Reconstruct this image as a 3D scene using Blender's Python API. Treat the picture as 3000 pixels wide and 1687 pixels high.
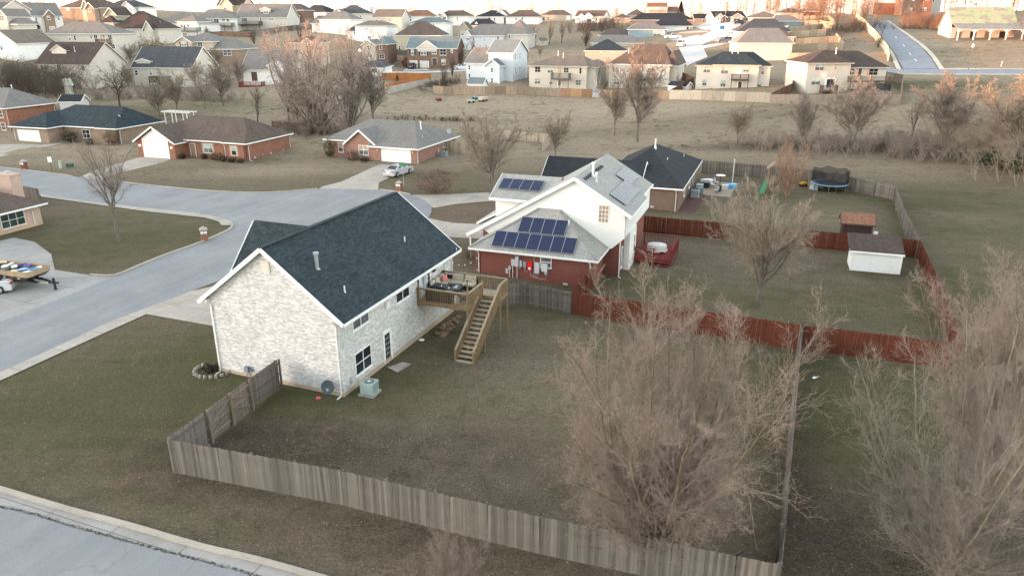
import bpy, bmesh, math, random
import numpy as np
from mathutils import Vector, Matrix
R = math.radians
scene = bpy.context.scene
for o in list(bpy.data.objects):
    bpy.data.objects.remove(o)
random.seed(7)
rng = np.random.default_rng(7)

# ------------------------------------------------------------------ camera, sky, sun, exposure
FOC = 2150.0                      # focal length in pixels of the 3000 px wide photograph
CAMZ = 20.5
PITCH = math.atan((843.5 - 60.0) / FOC)
cam_d = bpy.data.cameras.new("camera")
cam = bpy.data.objects.new("camera", cam_d)
scene.collection.objects.link(cam)
cam.location = (0, 0, CAMZ)
cam.rotation_euler = (math.pi / 2 - PITCH, 0, 0)
cam_d.sensor_width = 36.0
cam_d.lens = 36.0 * FOC / 3000.0
cam_d.clip_start = 0.5
cam_d.clip_end = 6000
scene.camera = cam

SUN_AZ = math.atan2(-0.14, -0.99)      # direction towards the sun, to the left
SUN_EL = R(2.7)
world = bpy.data.worlds.new("World")
scene.world = world
world.use_nodes = True
wn = world.node_tree.nodes
wl = world.node_tree.links
for n in list(wn):
    wn.remove(n)
sky = wn.new("ShaderNodeTexSky")
sky.sky_type = 'NISHITA'
sky.sun_disc = False
sky.sun_elevation = SUN_EL
sky.sun_rotation = math.pi / 2 - SUN_AZ
sky.air_density = 1.0
sky.dust_density = 1.0
sky.ozone_density = 1.0
hs = wn.new("ShaderNodeHueSaturation")
hs.inputs['Saturation'].default_value = 0.42
bg = wn.new("ShaderNodeBackground")
bg.inputs['Strength'].default_value = 0.15
wo = wn.new("ShaderNodeOutputWorld")
wl.new(sky.outputs[0], hs.inputs['Color'])
wl.new(hs.outputs[0], bg.inputs['Color'])
wl.new(bg.outputs[0], wo.inputs[0])

sun_d = bpy.data.lights.new("sun", 'SUN')
sun_d.energy = 1.35
sun_d.angle = R(0.6)
sun_d.color = (1.0, 0.43, 0.19)
sun = bpy.data.objects.new("sun", sun_d)
scene.collection.objects.link(sun)
sun_dir = Vector((math.cos(SUN_AZ) * math.cos(SUN_EL), math.sin(SUN_AZ) * math.cos(SUN_EL), math.sin(SUN_EL)))
sun.rotation_euler = sun_dir.to_track_quat('Z', 'Y').to_euler()
sun.location = (-60, 0, 60)

scene.view_settings.view_transform = 'Standard'
scene.view_settings.look = 'None'
scene.view_settings.gamma = 1.0
scene.view_settings.use_curve_mapping = False
scene.view_settings.exposure = 3.75
scene.render.engine = 'CYCLES'
scene.cycles.max_bounces = 6
scene.cycles.diffuse_bounces = 3
scene.cycles.glossy_bounces = 3
scene.cycles.transparent_max_bounces = 8
scene.cycles.use_denoising = True
scene.cycles.denoiser = 'OPENIMAGEDENOISE'
scene.cycles.sample_clamp_indirect = 4.0
world.cycles.sampling_method = 'MANUAL'
world.cycles.sample_map_resolution = 2048

# ------------------------------------------------------------------ terrain height field
SP, CP = math.sin(PITCH), math.cos(PITCH)
def ray(px, py):
    a = (px - 1500.0) / FOC
    b = (843.5 - py) / FOC
    return np.array([a, CP + b * SP, -SP + b * CP])
def at_depth(px, py, t):
    return np.array([0, 0, CAMZ]) + ray(px, py) * t

CTRL = [(-16, 30, 0), (-8, 28, -.15), (1, 24.7, -.2), (-9.7, 37.8, 0), (-18, 41, 0), (-4, 51, -.1), (0, 47, -.4),
        (5, 53, -.6), (19, 45, -.5), (38, 66, -.7), (12, 66, -.45), (48, 90, -.7), (-40, 50, 0), (-60, 80, 0),
        (0, 100, 0), (-30, 110, 0), (-80, 118, .3), (-30, 15, 0), (0, 5, -.2), (25, 15, -.5), (30, 30, -.6),
        (15, 84, -.4), (-20, 80, 0), (60, 60, -.8), (80, 100, -.5), (-5, 85, -.1), (-50, 100, 0), (7, 57, -.6),
        (-81, 126, .15), (-68, 127, .1), (-74, 134, .3), (-95, 139, .4), (-88, 130, .2), (-60, 126, .1), (-35, 25, 0), (12, 62, -.5), (-25, 60, 0), (-45, 65, 0)]
for px, py, t in [
        (40, 112, 226), (95, 101, 250), (240, 70, 290), (360, 48, 320), (400, 128, 275), (330, 152, 222),
        (30, 165, 200), (230, 240, 187), (590, 112, 270), (690, 92, 300), (670, 46, 350), (770, 88, 300),
        (600, 185, 215), (480, 250, 190), (780, 250, 185), (855, 65, 340), (920, 55, 400), (965, 95, 270),
        (1030, 65, 340), (1120, 90, 300), (1070, 118, 245), (890, 200, 210), (1100, 193, 226), (1100, 224, 186),
        (1270, 200, 226), (1220, 150, 265), (1265, 105, 310), (1330, 72, 350), (1440, 68, 360), (1440, 145, 245),
        (1440, 230, 182), (1640, 253, 185), (1900, 260, 175), (2150, 264, 160), (2450, 275, 150), (1300, 275, 178),
        (1600, 283, 170), (2100, 300, 150), (2600, 307, 138), (2830, 310, 136), (1400, 345, 150), (2000, 400, 130),
        (2700, 425, 123), (354, 319, 149), (220, 324, 143), (700, 330, 150), (2690, 208, 180), (2990, 210, 178),
        (2890, 118, 215), (2620, 42, 280), (2570, 58, 265), (2230, 176, 205), (2010, 190, 196), (1965, 113, 262),
        (2120, 125, 235), (2140, 68, 400), (1600, 62, 375), (1760, 60, 370), (1900, 60, 400), (2400, 100, 235),
        (2320, 45, 300), (1770, 150, 260), (1600, 150, 240), (2900, 60, 260), (900, 260, 178), (1150, 330, 150),
        (100, 290, 158)]:
    p = at_depth(px, py, t)
    CTRL.append(tuple(p))
CTRL += [(-600, 700, 30), (0, 800, 22), (600, 800, 26), (0, 1500, 22), (-900, 1500, 25), (900, 1500, 25),
         (-250, 200, 23), (-260, 100, 25), (-260, 0, 26), (-260, -120, 25), (-420, 60, 22), (-420, 260, 26), (-160, 60, 6),  # unseen ridge left of frame, raised to keep the low sun off the foreground
         (-150, 130, 7), (-170, 0, 8), (-420, -200, 20), (0, -60, 0), (120, -60, 0), (300, -100, 6), (260, 100, 6),
         (300, 260, 24), (400, 0, 8), (-100, -200, 3), (200, -300, 4), (500, 400, 26), (-120, 20, 1), (-110, 90, 1.5),
         (-700, 100, 20), (-700, -300, 18), (800, 100, 14), (800, -300, 10), (-330, 330, 27)]
CT = np.array(CTRL, float)
def _phi(r2):
    return 0.5 * r2 * np.log(r2 + 1e-9)
def _tps():
    n = len(CT)
    d2 = ((CT[:, None, :2] - CT[None, :, :2]) ** 2).sum(-1)
    K = _phi(d2) + np.eye(n) * 60.0
    P = np.c_[np.ones(n), CT[:, :2]]
    A = np.zeros((n + 3, n + 3))
    A[:n, :n] = K; A[:n, n:] = P; A[n:, :n] = P.T
    return np.linalg.solve(A, np.r_[CT[:, 2], np.zeros(3)])
TW = _tps()
def hz(x, y):
    x = np.atleast_1d(np.asarray(x, float)); y = np.atleast_1d(np.asarray(y, float))
    out = np.empty(x.size)
    xf, yf = x.ravel(), y.ravel()
    for i in range(0, x.size, 8192):
        xs, ys = xf[i:i + 8192], yf[i:i + 8192]
        d2 = (xs[:, None] - CT[None, :, 0]) ** 2 + (ys[:, None] - CT[None, :, 1]) ** 2
        out[i:i + 8192] = _phi(d2) @ TW[:-3] + TW[-3] + TW[-2] * xs + TW[-1] * ys
    return out.reshape(x.shape)
def h1(x, y):
    return float(hz(x, y)[0])
_TS = np.concatenate([np.arange(18, 160, 0.5), np.arange(160, 700, 1.5), np.arange(700, 2500, 20)])
def G(px, py):
    """a point of the ground seen at that spot of the photograph"""
    d = ray(px, py)
    P = np.array([0, 0, CAMZ]) + d * _TS[:, None]
    f = P[:, 2] - hz(P[:, 0], P[:, 1])
    i = np.argmax(f < 0)
    if f[i] >= 0:
        i = len(_TS) - 1
    if i == 0:
        return Vector(P[0])
    t0, t1 = _TS[i - 1], _TS[i]
    t = t0 + (t1 - t0) * f[i - 1] / (f[i - 1] - f[i])
    p = np.array([0, 0, CAMZ]) + d * t
    return Vector((p[0], p[1], h1(p[0], p[1])))
def depth_of(p):
    return p[1] * CP - (p[2] - CAMZ) * SP
def at_z(px, py, z):
    d = ray(px, py)
    return Vector(np.array([0, 0, CAMZ]) + d * ((z - CAMZ) / d[2]))

# ------------------------------------------------------------------ naming and tagging helpers
def tag(o, label=None, cat=None, group=None, kind=None):
    if label: o["label"] = label
    if cat: o["category"] = cat
    if group: o["group"] = group
    if kind: o["kind"] = kind
    return o
def thing(name, label, cat, loc=(0, 0, 0), rz=0.0, group=None):
    o = bpy.data.objects.new(name, None)
    scene.collection.objects.link(o)
    o.empty_display_size = 0.3
    o.location = loc
    o.rotation_euler = (0, 0, rz)
    return tag(o, label, cat, group)
def link(name, mesh, parent=None, loc=None, rz=None):
    o = bpy.data.objects.new(name, mesh)
    scene.collection.objects.link(o)
    if parent is not None: o.parent = parent
    if loc is not None: o.location = loc
    if rz is not None: o.rotation_euler = (0, 0, rz)
    return o

class MB:
    """collects boxes, prisms, tubes; build() makes ONE mesh object with metric UVs"""
    def __init__(s):
        s.v = []; s.f = []; s.m = []
    def add(s, verts, faces, mi=0):
        n = len(s.v)
        s.v.extend([tuple(q) for q in verts])
        for f in faces:
            s.f.append([i + n for i in f]); s.m.append(mi)
        return s
    def box(s, x0, x1, y0, y1, z0, z1, mi=0):
        x0, x1 = min(x0, x1), max(x0, x1); y0, y1 = min(y0, y1), max(y0, y1); z0, z1 = min(z0, z1), max(z0, z1)
        return s.add([(x0, y0, z0), (x1, y0, z0), (x1, y1, z0), (x0, y1, z0), (x0, y0, z1), (x1, y0, z1), (x1, y1, z1), (x0, y1, z1)],
                     [(0, 3, 2, 1), (4, 5, 6, 7), (0, 1, 5, 4), (1, 2, 6, 5), (2, 3, 7, 6), (3, 0, 4, 7)], mi)
    def bar(s, a, b, w, h, up=(0, 0, 1), mi=0):
        """a beam from a to b, w wide, h high"""
        a = Vector(a); b = Vector(b); d = (b - a)
        if d.length < 1e-6: return s
        d.normalize(); u = Vector(up)
        sd = d.cross(u)
        if sd.length < 1e-4: sd = d.cross(Vector((0, 1, 0)))
        sd.normalize(); u = sd.cross(d).normalized()
        vs = []
        for p in (a, b):
            for i, j in ((-1, -1), (1, -1), (1, 1), (-1, 1)):
                vs.append(p + sd * (i * w / 2) + u * (j * h / 2))
        return s.add(vs, [(0, 1, 2, 3), (7, 6, 5, 4), (0, 4, 5, 1), (1, 5, 6, 2), (2, 6, 7, 3), (3, 7, 4, 0)], mi)
    def tube(s, pts, rad, n=8, cap=True, mi=0):
        pts = [Vector(p) for p in pts]
        if not hasattr(rad, '__len__'): rad = [rad] * len(pts)
        vs = []; fs = []
        for i, p in enumerate(pts):
            d = (pts[min(i + 1, len(pts) - 1)] - pts[max(i - 1, 0)]).normalized()
            ref = Vector((0, 0, 1)) if abs(d.z) < 0.9 else Vector((1, 0, 0))
            a = d.cross(ref).normalized(); b = a.cross(d).normalized()
            for k in range(n):
                t = 2 * math.pi * k / n
                vs.append(p + (a * math.cos(t) + b * math.sin(t)) * rad[i])
        for i in range(len(pts) - 1):
            for k in range(n):
                k2 = (k + 1) % n
                fs.append((i * n + k, i * n + k2, (i + 1) * n + k2, (i + 1) * n + k))
        if cap:
            fs.append(tuple(range(n - 1, -1, -1))); fs.append(tuple((len(pts) - 1) * n + k for k in range(n)))
        return s.add(vs, fs, mi)
    def prism(s, prof, y0, y1, mi=0):
        """profile in x,z pushed along y"""
        n = len(prof)
        vs = [(x, y0, z) for x, z in prof] + [(x, y1, z) for x, z in prof]
        fs = [tuple(range(n)), tuple(range(2 * n - 1, n - 1, -1))]
        for i in range(n):
            j = (i + 1) % n
            fs.append((i, i + n, j + n, j))
        return s.add(vs, fs, mi)
    def lathe(s, prof, c=(0, 0, 0), n=16, mi=0):
        vs = []; fs = []
        for r, z in prof:
            for k in range(n):
                t = 2 * math.pi * k / n
                vs.append((c[0] + r * math.cos(t), c[1] + r * math.sin(t), c[2] + z))
        for i in range(len(prof) - 1):
            for k in range(n):
                k2 = (k + 1) % n
                fs.append((i * n + k, i * n + k2, (i + 1) * n + k2, (i + 1) * n + k))
        fs.append(tuple(range(n - 1, -1, -1))); fs.append(tuple((len(prof) - 1) * n + k for k in range(n)))
        return s.add(vs, fs, mi)
    def mesh(s, name, mats, smooth=False, uv=True):
        me = bpy.data.meshes.new(name)
        me.from_pydata(s.v, [], s.f)
        if not isinstance(mats, (list, tuple)): mats = [mats]
        for m in mats: me.materials.append(m)
        if len(mats) > 1: me.polygons.foreach_set("material_index", s.m)
        if smooth: me.polygons.foreach_set("use_smooth", [True] * len(s.f))
        if uv: auto_uv(me)
        me.update()
        return me
    def build(s, name, mats, parent=None, loc=None, rz=None, smooth=False, uv=True):
        return link(name, s.mesh(name, mats, smooth, uv), parent, loc, rz)

def auto_uv(me):
    lay = me.uv_layers.new(name="metric")
    co = [v.co for v in me.vertices]
    for p in me.polygons:
        n = p.normal
        if abs(n.z) > 0.999:
            u = Vector((1, 0, 0)); w = Vector((0, 1, 0))
        else:
            u = Vector((-n.y, n.x, 0)).normalized(); w = n.cross(u)
        for li in p.loop_indices:
            c = co[me.loops[li].vertex_index]
            lay.data[li].uv = (c.dot(u), c.dot(w))

# ------------------------------------------------------------------ procedural materials
MATS = {}
class NT:
    def __init__(s, name, rough=0.8, spec=0.3):
        s.mat = bpy.data.materials.new(name); s.mat.use_nodes = True
        s.t = s.mat.node_tree; s.n = s.t.nodes; s.l = s.t.links
        s.b = s.n["Principled BSDF"]
        s.b.inputs['Roughness'].default_value = rough
        s.b.inputs['Specular IOR Level'].default_value = spec
    def node(s, kind, **kw):
        nd = s.n.new(kind)
        for k, v in kw.items():
            if k in nd.inputs: nd.inputs[k].default_value = v
            else: setattr(nd, k, v)
        return nd
    def ln(s, a, b): s.l.new(a, b)
    def coord(s, kind='Object', scale=(1, 1, 1)):
        tc = s.node("ShaderNodeTexCoord"); mp = s.node("ShaderNodeMapping")
        mp.inputs['Scale'].default_value = scale
        s.ln(tc.outputs[kind], mp.inputs[0]); return mp.outputs[0]
    def wpos(s, scale=(1, 1, 1)):
        g = s.node("ShaderNodeNewGeometry"); mp = s.node("ShaderNodeMapping")
        mp.inputs['Scale'].default_value = scale
        s.ln(g.outputs['Position'], mp.inputs[0]); return mp.outputs[0]
    def noise(s, vec, scale, detail=4, rough=0.6, dist=0.0):
        nd = s.node("ShaderNodeTexNoise")
        nd.inputs['Scale'].default_value = scale; nd.inputs['Detail'].default_value = detail
        nd.inputs['Roughness'].default_value = rough; nd.inputs['Distortion'].default_value = dist
        s.ln(vec, nd.inputs['Vector']); return nd.outputs['Fac']
    def ramp(s, fac, stops):
        r = s.node("ShaderNodeValToRGB")
        e = r.color_ramp.elements
        while len(e) < len(stops): e.new(0.5)
        for i, (p, c) in enumerate(stops):
            e[i].position = p; e[i].color = (*c, 1) if len(c) == 3 else c
        s.ln(fac, r.inputs[0]); return r.outputs[0]
    def mix(s, fac, a, b, mode='MIX'):
        m = s.node("ShaderNodeMix", data_type='RGBA', blend_type=mode)
        for sock, val in ((m.inputs[0], fac), (m.inputs[6], a), (m.inputs[7], b)):
            if isinstance(val, (int, float)): sock.default_value = val
            elif isinstance(val, (tuple, list)): sock.default_value = (*val[:3], 1)
            else: s.ln(val, sock)
        return m.outputs[2]
    def math(s, op, a, b=0.0):
        m = s.node("ShaderNodeMath", operation=op)
        for sock, val in ((m.inputs[0], a), (m.inputs[1], b)):
            if isinstance(val, (int, float)): sock.default_value = val
            else: s.ln(val, sock)
        return m.outputs[0]
    def bump(s, h, strength=0.4, dist=0.02):
        b = s.node("ShaderNodeBump"); b.inputs['Strength'].default_value = strength; b.inputs['Distance'].default_value = dist
        s.ln(h, b.inputs['Height']); s.ln(b.outputs[0], s.b.inputs['Normal'])
    def out(s, col):
        if isinstance(col, (tuple, list)): s.b.inputs['Base Color'].default_value = (*col[:3], 1)
        else: s.ln(col, s.b.inputs['Base Color'])
        return s.mat

def objrand(t):
    return t.node("ShaderNodeObjectInfo").outputs['Random']
def sc(c, k): return tuple(min(1.0, x * k) for x in c)

def paint(c, rough=0.6, spec=0.3, var=0.12, metal=0.0):
    key = ('paint', c, rough, var, metal)
    if key not in MATS:
        t = NT("paint", rough, spec)
        t.b.inputs['Metallic'].default_value = metal
        f = t.noise(t.coord('Object'), 1.7, 5, 0.65)
        t_col = t.ramp(f, [(0.3, sc(c, 1 - var)), (0.7, sc(c, 1 + var * 0.4))])
        MATS[key] = t.out(t_col)
    return MATS[key]
def brick(c1, c2, mortar, name="brick", bw=0.21, bh=0.072, streak=0.0, blotch=0.25):
    key = ('brick', c1, c2, mortar, streak)
    if key not in MATS:
        t = NT(name, 0.85, 0.2)
        uv = t.coord('UV')
        br = t.node("ShaderNodeTexBrick"); br.offset = 0.5
        br.inputs['Color1'].default_value = (*c1, 1); br.inputs['Color2'].default_value = (*c2, 1)
        br.inputs['Mortar'].default_value = (*mortar, 1)
        br.inputs['Scale'].default_value = 1.0; br.inputs['Mortar Size'].default_value = 0.007
        br.inputs['Brick Width'].default_value = bw; br.inputs['Row Height'].default_value = bh
        br.inputs['Bias'].default_value = 0.0
        t.ln(uv, br.inputs['Vector'])
        col = br.outputs['Color']
        if streak:
            f = t.noise(t.coord('UV', (1.6, 9, 1)), 1.0, 6, 0.75)
            col = t.mix(t.ramp(f, [(0.42, (0, 0, 0)), (0.62, (1, 1, 1))]), col, sc(c2, 0.62), 'MIX') if False else \
                t.mix(streak, col, t.ramp(f, [(0.33, sc(c2, 0.75)), (0.55, c1)]), 'MULTIPLY')
            f3 = t.noise(t.coord('UV', (4.5, 26, 1)), 1.0, 3, 0.7)
            col = t.mix(0.55, col, t.ramp(f3, [(0.35, (0.55, 0.55, 0.56)), (0.52, (1, 1, 1))]), 'MULTIPLY')
        f2 = t.noise(t.coord('UV'), 0.6, 5, 0.6)
        col = t.mix(blotch, col, t.ramp(f2, [(0.3, (0.45, 0.42, 0.4)), (0.65, (1, 1, 1))]), 'MULTIPLY')
        t.bump(br.outputs['Fac'], -0.5, 0.01)
        MATS[key] = t.out(col)
    return MATS[key]
def shingle(c, name="shingles", cont=0.5, bw=0.33, bh=0.15):
    key = ('shingle', c)
    if key not in MATS:
        t = NT(name, 0.9, 0.15)
        uv = t.coord('UV')
        br = t.node("ShaderNodeTexBrick"); br.offset = 0.37; br.offset_frequency = 2
        br.inputs['Color1'].default_value = (*sc(c, 1 - cont), 1); br.inputs['Color2'].default_value = (*sc(c, 1 + cont * 0.75), 1)
        br.inputs['Mortar'].default_value = (*sc(c, 0.4), 1)
        br.inputs['Scale'].default_value = 1.0; br.inputs['Mortar Size'].default_value = 0.012
        br.inputs['Brick Width'].default_value = bw; br.inputs['Row Height'].default_value = bh
        t.ln(uv, br.inputs['Vector'])
        f = t.noise(uv, 5.0, 6, 0.8)
        col = t.mix(0.55, br.outputs['Color'], t.ramp(f, [(0.3, sc(c, 0.55)), (0.7, sc(c, 1.5))]))
        f2 = t.noise(uv, 0.35, 3, 0.6)
        col = t.mix(0.5, col, t.ramp(f2, [(0.3, (0.72, 0.72, 0.74)), (0.7, (1, 1, 1))]), 'MULTIPLY')
        f3 = t.noise(t.coord('UV', (2.6, 0.12, 1)), 1.0, 4, 0.6)
        col = t.mix(0.35, col, t.ramp(f3, [(0.32, (0.6, 0.58, 0.55)), (0.6, (1, 1, 1))]), 'MULTIPLY')
        t.bump(br.outputs['Fac'], -0.6, 0.015)
        MATS[key] = t.out(col)
    return MATS[key]
def siding(c, name="siding", row=0.11, dirt=0.2):
    key = ('siding', c)
    if key not in MATS:
        t = NT(name, 0.55, 0.3)
        uv = t.coord('UV')
        br = t.node("ShaderNodeTexBrick"); br.offset = 0.5
        br.inputs['Color1'].default_value = (*c, 1); br.inputs['Color2'].default_value = (*sc(c, 0.97), 1)
        br.inputs['Mortar'].default_value = (*sc(c, 0.62), 1)
        br.inputs['Scale'].default_value = 1.0; br.inputs['Mortar Size'].default_value = 0.008
        br.inputs['Brick Width'].default_value = 3.6; br.inputs['Row Height'].default_value = row
        t.ln(uv, br.inputs['Vector'])
        f = t.noise(t.coord('UV', (0.5, 0.25, 1)), 1.3, 5, 0.7)
        col = t.mix(dirt, br.outputs['Color'], t.ramp(f, [(0.3, (0.6, 0.56, 0.5)), (0.65, (1, 1, 1))]), 'MULTIPLY')
        t.bump(br.outputs['Fac'], -0.6, 0.012)
        MATS[key] = t.out(col)
    return MATS[key]
def wood(c, name="wood", rough=0.85, rnd=0.35, stain=0.5, up='Z'):
    key = ('wood', c, rnd, stain)
    if key not in MATS:
        t = NT(name, rough, 0.15)
        co = t.coord('Object', (9, 9, 0.7) if up == 'Z' else (1, 12, 12))
        r = objrand(t)
        add = t.node("ShaderNodeVectorMath", operation='ADD')
        t.ln(co, add.inputs[0])
        cmb = t.node("ShaderNodeCombineXYZ"); m = t.math('MULTIPLY', r, 57.0)
        t.ln(m, cmb.inputs[0]); t.ln(m, cmb.inputs[2]); t.ln(cmb.outputs[0], add.inputs[1])
        f = t.noise(add.outputs[0], 1.6, 6, 0.7)
        col = t.ramp(f, [(0.28, sc(c, 0.55)), (0.5, c), (0.75, sc(c, 1.35))])
        col = t.mix(rnd, col, t.ramp(r, [(0.0, sc(c, 0.45)), (0.45, c), (1.0, sc(c, 1.6))]))
        f2 = t.noise(t.coord('Object', (3, 3, 0.5)), 1.0, 3, 0.6)
        col = t.mix(stain, col, t.ramp(f2, [(0.3, (0.5, 0.48, 0.47)), (0.6, (1, 1, 1))]), 'MULTIPLY')
        t.bump(f, 0.3, 0.01)
        MATS[key] = t.out(col)
    return MATS[key]
def glass(c=(0.02, 0.024, 0.03), rough=0.06):
    key = ('glass', c)
    if key not in MATS:
        t = NT("window_glass", rough, 0.5)
        f = t.noise(t.coord('Object'), 0.9, 3, 0.5)
        MATS[key] = t.out(t.ramp(f, [(0.35, sc(c, 0.7)), (0.65, sc(c, 1.5))]))
    return MATS[key]
def emit(c, s):
    key = ('emit', c, s)
    if key not in MATS:
        t = NT("lamp_glow", 0.4)
        t.b.inputs['Emission Color'].default_value = (*c, 1); t.b.inputs['Emission Strength'].default_value = s
        MATS[key] = t.out(c)
    return MATS[key]
def concrete(c, name="concrete", joints=0.0):
    key = ('conc', c, joints)
    if key not in MATS:
        t = NT(name, 0.9, 0.2)
        w = t.wpos()
        f = t.noise(w, 0.35, 6, 0.65); f2 = t.noise(w, 6.0, 4, 0.7)
        col = t.ramp(f, [(0.3, sc(c, 0.72)), (0.55, c), (0.75, sc(c, 1.12))])
        col = t.mix(0.35, col, t.ramp(f2, [(0.3, sc(c, 0.7)), (0.7, sc(c, 1.2))]))
        if joints:
            mp = t.node("ShaderNodeMapping"); mp.inputs['Rotation'].default_value = (0, 0, -R(69)); t.ln(w, mp.inputs[0])
            br = t.node("ShaderNodeTexBrick"); br.offset = 0.0
            br.inputs['Color1'].default_value = (1, 1, 1, 1); br.inputs['Color2'].default_value = (.9, .9, .9, 1); br.inputs['Mortar'].default_value = (.42, .4, .38, 1)
            br.inputs['Scale'].default_value = 1.0; br.inputs['Brick Width'].default_value = joints; br.inputs['Row Height'].default_value = joints; br.inputs['Mortar Size'].default_value = .022
            t.ln(mp.outputs[0], br.inputs['Vector']); col = t.mix(1.0, col, br.outputs['Color'], 'MULTIPLY')
            f4 = t.noise(w, 1.1, 5, .7); col = t.mix(.4, col, t.ramp(f4, [(.3, (.68, .66, .63)), (.55, (1, 1, 1))]), 'MULTIPLY')
        MATS[key] = t.out(col)
    return MATS[key]
WHITE = paint((0.78, 0.78, 0.77), 0.5, 0.3, 0.10)
TRIM = paint((0.72, 0.71, 0.69), 0.5, 0.3, 0.12)
CREAMTRIM = paint((0.6, 0.55, 0.47), 0.6)
GLASS = glass()
BLIND = glass((0.36, 0.42, 0.40), 0.25)
TANB = glass((0.34, 0.25, 0.17), 0.35)
GREYG = glass((0.11, 0.12, 0.13), 0.15)
BLACK = paint((0.018, 0.018, 0.02), 0.5)
GALV = paint((0.42, 0.44, 0.46), 0.4, 0.5, 0.2, 0.4)
LGREY = paint((0.45, 0.47, 0.49), 0.5)

# ------------------------------------------------------------------ ground sheet
def grid_axis(lo, hi, f0, f1, fine, grow=1.13, big=60):
    a = list(np.arange(f0, f1 + .01, fine)); s = fine
    while a[-1] < hi:
        s = min(s * grow, big); a.append(a[-1] + s)
    s = fine; b = []
    x = f0
    while x > lo:
        s = min(s * grow, big); x -= s; b.append(x)
    return np.array(b[::-1] + a)
gx = grid_axis(-2600, 2600, -78, 78, 1.6)
gy = grid_axis(-900, 4200, 16, 150, 1.6, 1.06, 60)
GX, GY = np.meshgrid(gx, gy)
rad = np.hypot(GX, GY - 150)
GZ = hz(GX, GY)
far = np.clip((rad - 650) / 500, 0, 1)
GZ = GZ * (1 - far) + 21.0 * far
GZ += (np.sin(GX * .31 + 1.3) * np.sin(GY * .27) * .05 + np.sin(GX * .11) * np.sin(GY * .13 + 2) * .08) * np.clip((GY - 105) / 30, 0, 1)
ny, nx = GX.shape
verts = np.c_[GX.ravel(), GY.ravel(), GZ.ravel()]
ii = np.arange(ny * nx).reshape(ny, nx)
quads = np.stack([ii[:-1, :-1], ii[:-1, 1:], ii[1:, 1:], ii[1:, :-1]], -1).reshape(-1, 4)
def fast_mesh(name, verts, quads):
    me = bpy.data.meshes.new(name)
    k = quads.shape[1]
    me.vertices.add(len(verts)); me.vertices.foreach_set("co", np.asarray(verts, np.float32).ravel())
    me.loops.add(quads.size); me.loops.foreach_set("vertex_index", quads.astype(np.int32).ravel())
    me.polygons.add(len(quads))
    me.polygons.foreach_set("loop_start", np.arange(0, quads.size, k, dtype=np.int32))
    me.polygons.foreach_set("loop_total", np.full(len(quads), k, np.int32))
    me.update(calc_edges=True)
    return me
gme = fast_mesh("ground", verts, quads)
gme.polygons.foreach_set("use_smooth", [True] * len(gme.polygons))
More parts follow.
